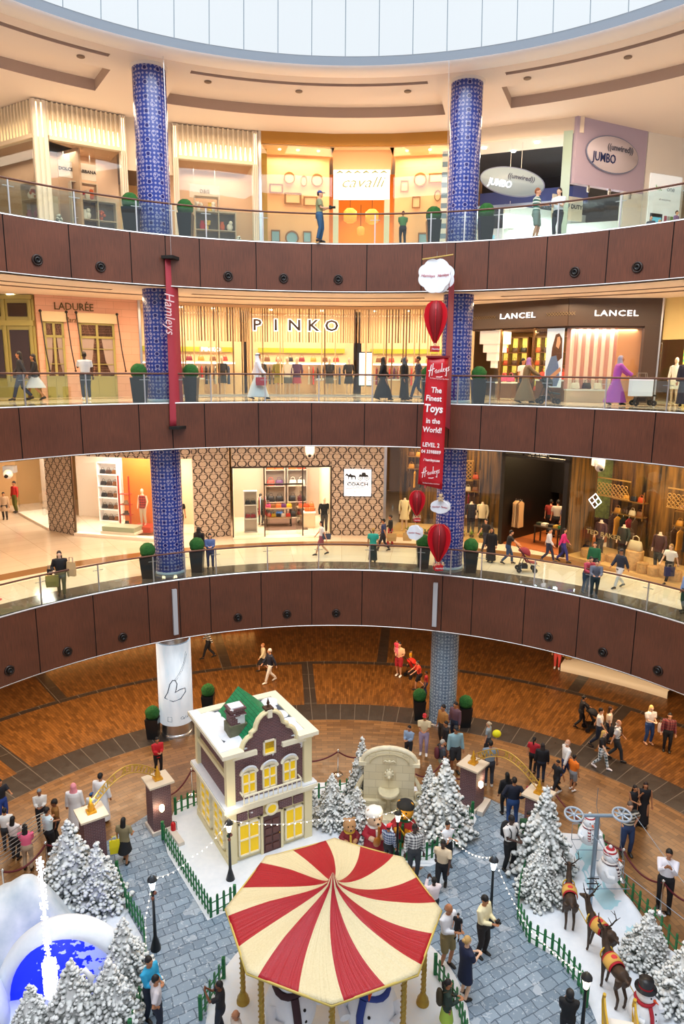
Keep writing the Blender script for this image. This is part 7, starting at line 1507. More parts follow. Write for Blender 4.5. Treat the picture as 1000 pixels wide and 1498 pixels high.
# ---------------- costumed bear figures
def bear(loc, rz, s, label, fur, coat, trim, hat=None, leg=None, item=None):
    t = thing('bear_figure', label, 'figure', loc, radians(rz), None, s); F = cm(fur, .8)
    mb = MB(); 
    for sx in (1, -1):
        mb.tube([(sx*.13, 0, .55), (sx*.14, -.02, .1)], [.14, .12], 10); mb.sph((sx*.14, -.1, .07), (.12, .2, .08), 10, 6)
        mb.tube([(sx*.25, 0, 1.05), (sx*.38, -.08, .85), (sx*.22, -.3, .8)], [.11, .1, .09], 10); mb.sph((sx*.18, -.34, .8), .1, 10, 8)
        mb.sph((sx*.2, .02, 1.68), (.1, .06, .1), 10, 8)
    mb.sph((0, 0, .8), (.3, .25, .42), 16, 12); mb.sph((0, -.02, 1.42), (.3, .27, .3), 18, 12); mb.sph((0, -.26, 1.36), (.14, .12, .11), 12, 8); b = mb.build('body', F, t); remesh(b, .025, 3)
    for sx in (.1, -.1): MB().sph((sx, -.27, 1.5), .03, 8, 6).build('eye', DARK, t)
    MB().sph((0, -.38, 1.39), (.045, .03, .035), 8, 6).build('nose', DARK, t)
    mb = MB(); mb.loft([ell((0, 0, z_), rx, ry, 16) for z_, rx, ry in ((.12 if leg == 'gown' else .5, .4, .34), (.8, .345, .3), (1.05, .3, .26), (1.17, .18, .16))])
    for sx in (1, -1): mb.tube([(sx*.2, 0, 1.07), (sx*.38, -.06, .86), (sx*.27, -.25, .81)], [.13, .13, .115], 10)
    mb.build('coat', cm(coat, .7), t); mb = MB(); mb.loft([ell((0, -.0, z_), rx, ry, 16) for z_, rx, ry in ((1.08, .25, .22), (1.13, .26, .23), (1.18, .22, .2))]); mb.box(-.04, -.36, .5, .04, -.22, 1.08); mb.build('trim', cm(trim), t)
    if leg and leg != 'gown':
        for sx in (1, -1): MB().tube([(sx*.14, 0, .58), (sx*.15, -.01, .2)], [.17, .145], 10).build('trouser_leg', cm(leg), t)
    if hat:
        mb = MB()
        if hat[0] == 'fur': mb.sph((0, .03, 1.62), (.33, .31, .2), 16, 10, fn=lambda u, q: q*(1+rnd.uniform(-.06, .06)))
        else: mb.sph((0, .03, 1.6), (.32, .29, .22), 16, 10)
        mb.build('hat', cm(hat[1], .9), t)
    if item == 'lute': m2 = MB(); m2.sph((-.05, -.42, .72), (.15, .07, .2), 14, 8); m2.box(-.02, -.45, .85, .05, -.4, 1.3); m2.build('lute', cm('#a8641e', .3), t)
    if item == 'horn': m2 = MB(); m2.tube([(-.1, -.42, 1.05), (.1, -.46, .8), (.2, -.42, .95)], [.02, .04, .12], 10); m2.build('horn', cm('#d9a520', .3, metal=.7), t)
    return t
bear((.3, 5.25, .08), 10, .68, 'brown teddy figure in dark red embroidered coat beside the carousel', '#b5875a', '#7a1822', '#d9b23c'); bear((1.05, 5.3, .08), 18, .84, 'tall costumed figure in crimson gown and white fur hat with lute', '#caa88a', '#a3142a', '#f1ede6', ('fur', '#f4f1ea'), 'gown', 'lute')
bear((2.0, 5.55, .08), -20, .88, 'golden bear figure in red coat, green trousers and dark hat with horn', '#c98a1e', '#9a1a24', '#1c5a34', ('cap', '#1d1d1f'), '#1c5a34', 'horn')
# ---------------- left edge: ice hill, blue arch, light tower
mb = MB(); r = random.Random(12); vs = []; nx = 26; ny = 16
def hill(x, y): return hump(x, y, -8.4, 2.0, 1.35, 1.5)+hump(x, y, -7.6, 2.3, .9, .6)+hump(x, y, -7.0, 1.6, .9, .6)+hump(x, y, -9.3, 1.2, 1.0, .7)
for i in range(nx+1):
    for j in range(ny+1): x = -9.9+4.2*i/nx; y = .4+2.9*j/ny; vs.append((x, y, .04+hill(x, y)+.03*sin(7*x)*cos(6*y)))
mb.add(vs, [(i*(ny+1)+j, (i+1)*(ny+1)+j, (i+1)*(ny+1)+j+1, i*(ny+1)+j+1) for i in range(nx) for j in range(ny)], 0, True)
g = NB('pale_ice_rock'); n = g.noise(g.obj(), 1.6, 4); g.L(g.mix(g.math('MULTIPLY_ADD', n, 2.4, -.8), rgb('#b9c8d2'), rgb('#f2f5f7')), g.b.inputs['Base Color']); g.b.inputs['Roughness'].default_value = .5
tag(mb.build('ice_hill', g.m), 'pale grey ice hill rising at the left edge behind the blue arch', 'hill')
t = thing('ice_arch', 'white snow arch with bright blue lit hollow, lower left', 'arch', (-6.35, .2, .05), radians(10))
mb = MB(); n = 22; rings = []
for i in range(n+1):
    a = pi*1.02*i/n; cx_, cz = -1.4*cos(a), 1.72*sin(a); rings.append([(cx_*(1+.13*cos(b)), .25+.34*sin(b), max(-.05, cz*(1+.1*cos(b)))) for b in [2*pi*k/12 for k in range(12)]])
mb.loft(rings, cap=True); mb.build('snow_hood', MATS['snow'], t)
g = NB('blue_lit_hollow'); z_ = g.sep(g.obj())[2]; n_ = g.noise(g.obj(), 5, 6); f = g.math('ADD', g.math('MULTIPLY', z_, .05), g.math('MULTIPLY_ADD', n_, 1.2, -.62)); x_ = g.sep(g.obj())[0]; f = g.math('ADD', f, g.math('MULTIPLY', x_, .22)); f = g.math('GREATER_THAN', f, .12)
cc_ = g.mix(f, rgb('#1030f0'), rgb('#c9d4ff')); g.L(cc_, g.b.inputs['Base Color']); g.L(g.mix(f, rgb('#0a20ff'), rgb('#8090e0')), g.b.inputs['Emission Color']); g.b.inputs['Emission Strength'].default_value = .45
mb = MB(); mb.sph((0, .15, 0), (1.36, .9, 1.66), 28, 16, fn=lambda u, q: Vector((q.x, max(q.y, -.05), max(q.z, 0)))); mb.build('blue_hollow', g.m, t)
mb = MB(); mb.sph((.1, -.25, .45), (.5, .25, .16), 16, 8); mb.tube([(.4, -.25, .5), (.55, -.28, .75), (.42, -.3, .98), (.25, -.32, .9)], [.1, .07, .06, .03], 8); mb.tube([(-.25, -.25, .55), (-.4, -.2, .85), (-.2, -.2, .95)], [.06, .13, .05], 8); tag(mb.build('swan_figure', cm('#f2f4fa', .5)), 'white swan figure in the blue hollow of the ice arch', 'figure').location = (-6.0, -.15, .5)
mb = MB(); mb.sph((0, 0, 0), (1.25, 1.2, 2.0), 24, 16, fn=lambda u, q: Vector((q.x, q.y, max(q.z, 0)))); o = mb.build('snow_dome', MATS['snow']); o.location = (-8.55, -.75, .04); tag(o, 'smooth white snow dome at the bottom left corner', 'dome')
t = thing('light_tower', 'tall sparkling white light tube with thicker middle, lower left', 'light', (aty(58, 1255, -.4).x, -.4, .05)); SP = mat('sparkle_white', (1, 1, 1), emit=2.2, ec=(.95, .93, 1)); r = random.Random(8); TH = hgt(58, 1255, t.location)
mb = MB(); mb.cyl((0, 0, 0), (0, 0, TH), .03, seg=8)
for i in range(260): a = r.uniform(0, 6.3); mb.sph((.07*cos(a), .07*sin(a), r.uniform(.05, TH)), .018, 5, 3)
mb.build('thin_tube', SP, t); mb = MB(); mb.cyl((0, 0, .75), (0, 0, 1.6), .12, seg=12)
for i in range(260): a = r.uniform(0, 6.3); mb.sph((.14*cos(a), .14*sin(a), r.uniform(.72, 1.63)), .022, 5, 3)
mb.build('thick_cluster', SP, t)
t = thing('wire_sculpture', 'curved silver wire hoops at the left edge of the court', 'sculpture', (-9.4, 4.3, 0)); 
for i in range(7):
    mb = MB(); mb.tube([(-1.2, -.3, .3+i*.12), (-.3, -.1, .45+i*.13), (.5, .25, .9+i*.13), (.75, .5, 1.1+i*.1)], .012, 5); mb.build('wire_hoop', STEEL, t)
# ---------------- stanchions and ropes
ROPE = cm('#5c0f1c', .6); CHR = mat('chrome', (.8, .78, .75), .12, 1.0)
def stanchion(p, lab, h=1.0):
    t = thing('stanchion', lab, 'stanchion', p, 0, 'rope barrier posts'); mb = MB(); mb.lathe([(.19, 0), (.19, .02), (.05, .06), (.028, .08), (.028, h-.08), (.045, h-.06), (.045, h), (.001, h+.02)], 20); mb.build('post', CHR, t); return Vector((p[0], p[1], h-.08))
def rope(a, b, lab, sag=.28):
    mb = MB(); n = 14; mb.tube([a+(b-a)*(i/n)-Vector((0, 0, sag*4*(i/n)*(1-i/n))) for i in range(n+1)], .028, 7); tag(mb.build('barrier_rope', ROPE), lab, 'rope')
S1 = stanchion(at(8, 1318), 'chrome rope post at the far left edge'); S2 = stanchion(at(70, 1276), 'chrome rope post behind the tall frosted tree, left'); S3 = stanchion(at(281, 1162), 'chrome rope post behind the toy house'); S4 = stanchion(at(494, 1133), 'chrome rope post left of the fountain'); S5 = stanchion((3.6, 8.9, 0), 'chrome rope post right of the fountain, near backpack man'); S6 = stanchion((7.0, 7.35, 0), 'chrome rope post behind the upper snowman'); S7 = stanchion(at(908, 1286), 'chrome rope post by the man in striped shirt'); S8 = stanchion(at(965, 1334), 'chrome rope post beside the man in white jacket')
rope(S1, S2, 'dark red rope at the far left edge'); rope(S2, Vector((-7.3, 5.1, .9)), 'dark red rope from left post towards the gate pillar'); rope(Vector((-5.75, 6.8, .9)), S3, 'dark red rope from the left gateway to the house post'); rope(S3+Vector((0, 0, 0)), S3+Vector((1.5, .9, 0)), 'dark red rope passing behind the toy house'); rope(S4+Vector((-1.75, -.4, 0)), S4, 'dark red rope left of the fountain post'); rope(S4, S4+Vector((1.3, .3, -.1)), 'dark red rope between fountain post and fountain'); rope(Vector((2.6, 8.2, .9)), S5, 'dark red rope right of the fountain'); rope(S5, Vector((4.3, 8.1, .85)), 'dark red rope from the fountain to the right gateway'); rope(Vector((6.3, 6.5, .85)), S6, 'dark red rope behind the tallest frosted tree'); rope(S6, S7, 'dark red rope in front of the striped-shirt man'); rope(S7, S8, 'dark red rope in front of man in white jacket'); rope(S8, Vector((9.7, 2.4, .9)), 'dark red rope at the right edge of the court')
# ---------------- hanging decorations in the atrium
RED = cm('#b8121f', .5); RED2 = cm('#c21322', .35); WH = cm('#e9eef6', .6)
t = thing('hanging_banner', 'narrow red banner hung edge-on before the left column', 'banner', (-5.93, 11.4, 12.4), radians(-12)); mb = MB(); n = 20
vs = [(x*.5+(.12*sin(i/n*2.0) if x > 0 else 0)-.0, (-1 if x < 0 else 1)*.0+x*.0, 5.7*i/n) for i in range(n+1) for x in (-.22, .22)]
vs = []
for i in range(n+1): f = i/n; w_ = .10+.05*(1-f)+.1*max(0, .25-f); vs += [(-w_, -.05, 5.7*f), (w_*.9, .45, 5.7*f)]
mb.add(vs, [(2*i, 2*i+1, 2*i+3, 2*i+2) for i in range(n)], 0, True); o = mb.build('cloth', cm('#a8303e', .6), t); so = o.modifiers.new('s', 'SOLIDIFY'); so.thickness = .02
MB().box(-.2, -.15, 5.68, .22, .5, 5.78).build('top_bar', DARK, t); MB().box(-.18, -.15, -.06, .24, .5, .04).build('bottom_bar', DARK, t); mb = MB(); mb.cyl((0, .2, 5.78), (0, .2, 12), .008, seg=4); mb.build('cable', STEEL, t)
text('Hamleys', .5, T((-.0, -.1, 3.9)) @ Matrix.Rotation(pi/2, 4, 'Y') @ T((0, 0, 0)), cm('#e9c9cc'), 'lettering', t, .004, shear=.3, sx=.8)
HB = 11.46; Y0 = HB
t = thing('hanging_banner', 'tall red toy-shop banner with white lettering hung before the right column', 'banner', aty(636, 522, Y0), radians(-4))
def yz(px, py): q = aty(px, py, Y0); return q
tl, tr, bl, br = yz(625, 522), yz(656, 522), yz(611, 708), yz(646, 716); Lc = t.location
mb = MB(); n = 16; vs = []
for i in range(n+1):
    f = i/n; a = tl.lerp(bl, f)-Lc; b = tr.lerp(br, f)-Lc
    for k in range(5): q = a.lerp(b, k/4); vs.append((q.x*1.0, q.y+.03*sin(k*1.6+f*5), q.z))
mb.add(vs, [(i*5+k, (i+1)*5+k, (i+1)*5+k+1, i*5+k+1) for i in range(n) for k in range(4)], 0, True); o = mb.build('cloth', RED2, t); so = o.modifiers.new('s', 'SOLIDIFY'); so.thickness = .012
WT = cm('#f6eeee', .6)
def blab(s, px, py, size, **k): q = yz(px+2, py)-Lc; k['sx'] = .86; text(s, size, T((q.x, -.06, q.z)) @ Matrix.Rotation(radians(4), 4, 'Y'), WT, 'lettering', t, .004, **k)
def script(px, py, s):
    q = yz(px, py)-Lc; 
    st = [[(-.42, -.16), (-.36, .0), (-.28, .2)], [(-.2, .24), (-.26, 0), (-.3, -.14)], [(-.44, .02), (-.3, .03), (-.16, .08)], [(-.08, .04), (-.16, -.02), (-.12, -.08), (-.06, .0), (-.05, -.07)], [(-.02, .02), (0, -.07), (.03, .03), (.05, -.06), (.08, .04), (.1, -.05)], [(.17, .22), (.13, .0), (.15, -.06)], [(.19, -.01), (.25, .04), (.21, .05), (.19, -.03), (.25, -.05)], [(.28, .05), (.3, -.03), (.35, .07), (.3, -.2), (.25, -.17)], [(.46, .08), (.4, .05), (.44, -.01), (.38, -.05)], [(-.12, -.19), (.05, -.21), (.14, -.2)]]
    mb = MB(T((q.x, -.075, q.z)) @ Matrix.Rotation(radians(-6), 4, 'Y'))
    for p in st: mb.tube([(x*s, 0, z_*s*1.35) for x, z_ in p], .017*s/.9, 5)
    mb.build('script_logo', WT, t)
script(641, 542, .82); blab('The Finest Toy Shop in the World', 640, 554, .055)
blab('The', 636, 571, .27, bold=.006); blab('Finest', 632, 583, .27, bold=.006); blab('Toys', 632, 598, .38, bold=.012); blab('in the', 631, 616, .25, bold=.006); blab('World!', 630, 629, .26, bold=.006); blab('LEVEL 2', 628, 651, .21, bold=.005); blab('04 3398889', 628, 661, .17, bold=.004); blab('/ hamleysuae', 629, 673, .13, bold=.003); script(629, 691, .72); blab('The Finest Toy Shop in the World', 628, 707, .05)
MB().box(tl.x-Lc.x-.04, -.05, tl.z-Lc.z-.03, tr.x-Lc.x+.04, .05, tl.z-Lc.z+.04).build('top_bar', cm('#7a0f18'), t)
o = MB().add([tuple(aty(657, 400, 11.6)-Lc), tuple(aty(664, 402, 12.3)-Lc), tuple(aty(657, 628, 12.3)-Lc), tuple(aty(647, 622, 11.6)-Lc)], [(0, 1, 2, 3)]).build('cloth', cm('#9a3a48', .6)); so = o.modifiers.new('s', 'SOLIDIFY'); so.thickness = .02; o.location = Lc; o.name = 'side_banner'; tag(o, 'second red banner hung edge-on behind the lettered one', 'banner')
def cloud(px, py, w, h, lab, lobes, fins=2):
    p = aty(px, py, Y0+.1); t = thing('paper_cloud', lab, 'decoration', p, radians(-20)); 
    for k, a in enumerate((-28, 28)[:fins]):
        mb = MB(RZ(a)); mb.v = []; pts = []
        for i in range(48):
            q = 2*pi*i/48; rr = 1+.09*abs(sin(q*lobes/2))-.04; pts.append((w/2*rr*cos(q), h/2*rr*sin(q)))
        mb = MB(RZ(a)); mb.xz(pts, -.02, .02); mb.build('cloud_board', WH, t)
        text('Hamleys', w*.115, RZ(a) @ T(((.25 if k == 0 else -.25)*w, -.03, 0)), cm('#b02a3a'), 'lettering', t, .003, shear=.4)
    MB().cyl((0, 0, h/2), (0, 0, h/2+.25), .006, seg=4).build('cord', STEEL, t); return t
cloud(638, 404, 1.25, 1.1, 'big white paper cloud above the highest red balloon', 8); cloud(644, 741, .75, .5, 'white paper cloud with sitting bear just right of the lower balloons', 6); cloud(607, 779, .6, .55, 'white paper cloud below the small left balloon', 7)
def teddy(p, s, lab, rz=0):
    t = thing('teddy_bear', lab, 'teddy bear', p, radians(rz), None, s); mb = MB(); mb.sph((0, 0, .3), (.26, .22, .3), 12, 8); mb.sph((0, -.02, .72), (.24, .22, .22), 12, 8); mb.sph((0, -.22, .67), (.1, .08, .08), 8, 6)
    for sx in (1, -1): mb.sph((sx*.19, 0, .9), .09, 8, 6); mb.tube([(sx*.22, 0, .45), (sx*.38, -.1, .35)], .09, 8); mb.tube([(sx*.14, 0, .12), (sx*.24, -.28, .08)], .11, 8)
    mb.build('body', cm('#cdb08c', .9), t)
    for sx in (.08, -.08): MB().sph((sx, -.22, .77), .025, 6, 4).build('eye', DARK, t)
def balloon(px, py, r, h, lab, bpx, nb):
    p = aty(px, py, Y0+.2); t = thing('paper_balloon', lab, 'decoration', p, radians(10)); nfin = 6; z0 = -h*.58; z1 = h*.42
    prof = [(.12, z0), (.34, z0+.12*h), (.68, z0+.3*h), (.93, z0+.5*h), (1.0, z0+.64*h), (.95, z0+.78*h), (.75, z0+.9*h), (.4, z0+.98*h), (.02, z1)]
    for k in range(nfin):
        mb = MB(RZ(k*60+12)); mb.xz([(0, z0)]+[(r*x, z_) for x, z_ in prof]+[(0, z1)], -.012, .012); mb.build('balloon_fin', RED2, t)
    mb = MB(); mb.lathe([(.001, z0)]+[(r*x*.62, z_) for x, z_ in prof], 16); mb.build('core', cm('#8a0c18', .6), t)
    mb = MB(); mb.box(-.3*r, -.3*r, z0-.62*r, .3*r, .3*r, z0-.2*r); mb.build('basket', RED, t); text('Hamleys', .2*r, T((0, -.32*r, z0-.42*r)), WT, 'lettering', t, .003, shear=.3)
    mb = MB(); 
    for x, y in ((-1, -1), (1, -1), (1, 1), (-1, 1)): mb.cyl((x*.27*r, y*.27*r, z0-.2*r), (x*.1, y*.1, z0+.05), .008, seg=4)
    mb.build('basket_cords', cm('#e6d9c0'), t)
    for i in range(nb): teddy(p+Vector(((i-(nb-1)/2)*.34*r, -.1*r, z0-.28*r)), .32*r, 'cream teddy bear riding in basket of the %s, %s' % (lab.split(' red')[0]+' balloon', ['left', 'middle', 'right'][i] if nb > 1 else 'alone'), (i-1)*20)
balloon(637, 466, .46, 1.45, 'highest red paper balloon above the banner', 0, 1); balloon(610, 733, .34, .95, 'small red paper balloon left of the other low one', 0, 3); balloon(642, 790, .49, 1.45, 'lowest red paper balloon, the largest of the three', 0, 3)
teddy(aty(644, 735, Y0)+Vector((0, 0, .05)), .28, 'cream teddy bear sitting on the right paper cloud')
t = thing('hanging_rod', 'thin gold rod tied with string above the paper cloud', 'rod', aty(640, 376, Y0)); MB().tube([(-.52, 0, -.08), (.52, 0, .08)], .025, 6).build('rod', cm('#b99a4a', .4), t); mb = MB(); mb.cyl((.3, 0, .04), (.15, 0, 6), .008, seg=4); mb.build('string', STEEL, t)
o = MB(); o.sph((0, 0, 0), (.45, .45, .55), 16, 12); o = o.build('red_balloon', RED2); o.location = aty(-6, 897, 9.0); tag(o, 'part of a red balloon cut off by the left edge', 'balloon')
# ================================================================= the people
CHK = m_stripe('black_white_check', ('#e9e9e6', '#2a2b30', '#6a6a70'), .09); STR = m_stripe('dark_pale_stripe', ('#d9d2c0', '#3a3a36'), .11); STR2 = m_stripe('green_white_stripe', ('#e6efe6', '#2f6a5a'), .1); PLD = m_stripe('red_plaid', ('#7a2a30', '#2a2030', '#a86a60'), .12); FLW = m_stripe('patterned_leggings', ('#dfe6ea', '#3a6a70', '#202830'), .13, 'z'); BPL = m_stripe('blue_plaid', ('#2a3f6a', '#cfd6e0', '#8a94a8'), .1)
TR = 'trousers'; BK = '#17171c'; JN = '#25385a'; DJ = '#1a2438'
def PP(b, tp, hd, label, z=0.0, **k):
    p = at(b[0], b[1], z); h = hgt(tp[0], tp[1], p)
    h = max(1.42 if not k.pop('kid', False) else .9, min(1.86, h)); return person(p, h, hd, label, **k)
pp = {}
# --- court floor, left
PP((5, 1203), (8, 1140), 60, 'person in dark navy shirt and blue jeans at the left edge near the slate ring', top=('tee', '#14161f'), bot=(TR, '#1f3f8a'), pose='reach')
PP((12, 1243), (14, 1188), -160, 'person in white tee standing at the far left behind rope', top=('tee', '#e6e4df'), bot=(TR, '#30343a')); PP((24, 1256), (25, 1206), 170, 'girl with long dark hair in white top and black trousers, far left', top=('shirt', '#e9ddd6'), bot=(TR, BK), hair=('long', '#0f0c0b'), pose='hold')
pw = PP((42, 1272), (38, 1206), -170, 'woman in pink top and beige trousers at the far left', top=('shirt', '#f0698a'), bot=(TR, '#b39a80'), hair=('long', '#120d0c'), pose='hold')
PP((62, 1213), (66, 1156), 20, 'grey-haired person in white shirt holding hands together, left group', top=('shirt', '#d9d4cc'), bot=(TR, '#20222a'), hair=('short', '#8a8a88'), pose='hold', skin='d'); PP((84, 1232), (82, 1170), -60, 'curly-haired woman in brown patterned top, left group', top=('tee', '#8a5c26'), bot=(TR, BK), hair=('curly', '#17100c'), skin='d')
p_ = PP((74, 1252), (70, 1181), 150, 'man in pale blue tee with dark shoulder strap, left group', top=('tee', '#cfe0e4'), bot=(TR, BK), pose='fold'); p_ = PP((112, 1213), (118, 1146), -170, 'person in white robe and pink headcloth walking away, left', top=('robe', '#ece8e6'), bot=('none', ''), hair=('scarf', '#e8929a'), shoe='#3a2a20')
PP((151, 1201), (149, 1131), 170, 'dark-haired person in plain white robe, left of the arch sign', top=('robe', '#efeeee'), bot=('none', ''), shoe='#3a2a20'); PP((136, 1204), (136, 1160), 175, 'small child with blue cap between the two white robes', top=('robe', '#dfe8f0'), bot=('none', ''), hair=('cap', '#2a5a8a'), kid=True)
PP((184, 1262), (182, 1196), 175, 'woman in khaki shirt and black skirt with shopping bags on the path', top=('tee', '#8a7c5a'), bot=('skirt', BK), hair=('long', '#100d0c'), pose='bags', skin='m'); p_ = at(172, 1240); bag((-6.62, 3.98+.75, .42), .3, .42, '#e8d51a', 'bright yellow shopping bag held by woman in khaki', 20, handle='#e8d51a')
PP((232, 1131), (231, 1081), 30, 'person in red jacket and black trousers beside the glowing column', top=('jacket', '#c01824'), bot=(TR, BK), pose='hold', skin='m')
# --- court floor, back
PP((305, 963), (305, 916), -80, 'person in striped top and dark trousers walking left of centre', top=('shirt', STR), bot=(TR, BK), pose='walk'); PP((385, 982), (386, 941), -70, 'woman in cream top and dark skirt walking behind white-haired man', top=('shirt', '#e0cfa8'), bot=('skirt', BK), hair=('short', '#a86a3a'), skin='l', pose='walk2'); PP((395, 998), (397, 949), -60, 'white-haired man in dark vest and white trousers', top=('jacket', '#242838'), bot=(TR, '#efe8dc'), hair=('short', '#d8d4cc'), skin='l', shoe='#e9e2d6', pose='walk')
PP((583, 989), (586, 939), -30, 'man in cream tee and red shorts carrying a child', top=('tee', '#e6b890'), bot=('shorts', '#a8202c'), shoe='#eeeae2', pose='carry', skin='l'); PP((580, 962), (580, 943), -30, 'toddler in pink held by the man in red shorts', top=('tee', '#e0405a'), bot=(TR, '#e0708a'), z=.95, kid=True, far=True); PP((600, 976), (598, 952), 60, 'small boy in yellow tee running near the red stroller', top=('tee', '#e8a41a'), bot=('shorts', '#6a5a3a'), kid=True, pose='walk', skin='l')
stroller(at(603, 990), 120, '#e02a14', 'bright red stroller left of the right column'); PP((612, 1008), (617, 966), -80, 'woman in red top with black shorts behind the red stroller', top=('tee', '#d8402a'), bot=('shorts', BK), pose='push', skin='l'); PP((622, 1018), (622, 982), -100, 'boy in dark red tee and jeans beside the right column', top=('tee', '#a01c24'), bot=(TR, JN), kid=True)
PP((814, 978), (814, 932), -20, 'person in coral trousers and white top under the right balcony edge', top=('shirt', '#efe2da'), bot=(TR, '#e2574f'), shoe='#eeeeee'); PP((830, 974), (830, 930), 20, 'person in tan skirt under the right balcony edge', top=('tee', '#c8a05a'), bot=('skirt', '#a8843f'))
# --- court floor, right
PP((848, 1064), (851, 1019), 90, 'woman in black pushing a black stroller on the right floor', top=('shirt', '#1c1a1e'), bot=(TR, BK), hair=('bun', '#120d0b'), pose='push'); stroller(at(866, 1068), 90, '#15161a', 'black stroller pushed across the right floor'); PP((874, 1093), (880, 1036), 60, 'man in white tee and dark jeans walking with a woman, right', top=('tee', '#efece8'), bot=(TR, DJ), pose='walk', skin='l'); PP((888, 1086), (887, 1034), 70, 'woman in pale top behind the man in white tee, right', top=('tee', '#e8d5c0'), bot=(TR, DJ), hair=('long', '#3a2014'), skin='l')
b1 = PP((899, 1112), (893, 1053), 70, 'bald man in white tee with black backpack, right', top=('tee', '#e6e6e4'), bot=(TR, '#2a2c30'), hair=('bald', '#c8c8c4'), pose='walk2', skin='l'); backpack(b1, '#1b1c20', 'black backpack worn by the bald man in white tee'); PP((878, 1124), (886, 1069), 50, 'blonde woman in black tee and patterned blue trousers', top=('tee', '#15151a'), bot=(TR, FLW), hair=('long', '#d8b060'), pose='walk', skin='p', shoe='#eadfdd')
PP((947, 1088), (952, 1032), 10, 'blonde woman in white top and blue jeans, far right', top=('tee', '#ece6e0'), bot=(TR, '#2a4a80'), hair=('long', '#e8c87a'), pose='hold', skin='p', shoe='#c99a7a'); PP((974, 1099), (978, 1043), -20, 'person in dark red plaid shirt and black trousers, far right', top=('shirt', PLD), bot=(TR, BK), hair=('short', '#1d1512'), skin='l'); bag(at(961, 1086)+Vector((.1, 0, .45)), .26, .38, '#eeddd8', 'white shopping bag held by person in plaid shirt', -10)
PP((825, 1147), (826, 1082), 100, 'bald man in white shirt and blue jeans leading children', top=('shirt', '#e9e6e2'), bot=(TR, '#243a66'), hair=('bald', '#c8b0a0'), pose='walk2', skin='l'); PP((836, 1156), (838, 1104), 120, 'boy in orange tee and grey shorts beside the bald man', top=('tee', '#f07a1c'), bot=('shorts', '#8a8d92'), kid=True, hair=('short', '#160f0c'), shoe='#e9e6e2'); PP((812, 1163), (814, 1112), -70, 'boy in black printed tee and black trousers, walking', top=('tee', '#1c1d22'), bot=(TR, BK), kid=True, pose='walk', shoe='#e9e6e2')
PP((778, 1130), (780, 1086), 150, 'woman in red top with black handbag behind the right arch', top=('tee', '#b51c2c'), bot=(TR, BK), hair=('pony', '#17100d'), skin='l'); PP((790, 1142), (792, 1087), 170, 'woman in black jacket and dark jeans seen from behind, right', top=('jacket', '#15151a'), bot=(TR, DJ), hair=('long', '#2a2220')); PP((712, 1106), (711, 1056), -120, 'person in grey tee with yellow scarf bundle near slate ring', top=('tee', '#8d99a0'), bot=(TR, '#30343c'), hair=('bun', '#c8b090'), skin='l'); o = MB().sph((0, 0, 0), (.17, .14, .15), 12, 8).build('yellow_bundle', cm('#e6e01a')); o.location = at(712, 1106)+Vector((.25, -.3, 1.1)); tag(o, 'bright yellow bundle carried by person in grey tee', 'bundle')
PP((714, 1149), (714, 1083), 178, 'man in grey-blue tee with cross strap behind the right arch', top=('tee', '#7d8b98'), bot=(TR, '#2b313c'), shoe='#d9d6d0'); PP((738, 1192), (741, 1130), -170, 'person all in black beside the man in navy, right gateway', top=('shirt', '#121216'), bot=(TR, '#141418'), hair=('long', '#0e0c0b')); PP((748, 1208), (751, 1137), 172, 'man in dark navy shirt and blue jeans at right gateway', top=('shirt', '#141a2c'), bot=(TR, '#2a4a80'), pose='hip'); PP((774, 1180), (775, 1152), 160, 'child in crimson top behind the right gate pillar', top=('tee', '#a8204a'), bot=(TR, BK), kid=True, hair=('long', '#17100d'))
b1 = PP((743, 1274), (746, 1193), 30, 'man in white tee and black trousers looking at phone on right path', top=('tee', '#e6e3e0'), bot=(TR, '#121216'), pose='hold', skin='k', nod=.3); backpack(b1, '#17181c', 'black backpack worn by man in white tee on right path'); PP((769, 1262), (773, 1187), -20, 'man in dark green sweater and jeans beside the phone user', top=('shirt', '#1c4a2a'), bot=(TR, '#1c2c48'), pose='hold', skin='d')
PP((914, 1250), (917, 1173), 0, 'man in green striped tee and jeans by the rope, right', top=('tee', STR), bot=(TR, '#2a3f66'), hair=('short', '#5a4a40'), skin='l', pose='hip'); PP((923, 1206), (922, 1153), 10, 'woman in black dress with hand at mouth, left of two', top=('tank', '#17161c'), bot=('longskirt', '#15141a'), hair=('long', '#17100e'), pose='hold'); PP((938, 1207), (940, 1144), -15, 'taller woman in long dark dress with long hair, right of two', top=('tank', '#121218'), bot=('longskirt', '#121218'), hair=('long', '#2a1710'), pose='shoulder')
PP((969, 1330), (970, 1236), -25, 'man in white jacket and black trousers photographing with phone', top=('shirt', '#eceaf2'), bot=(TR, BK), pose='photo', skin='m')
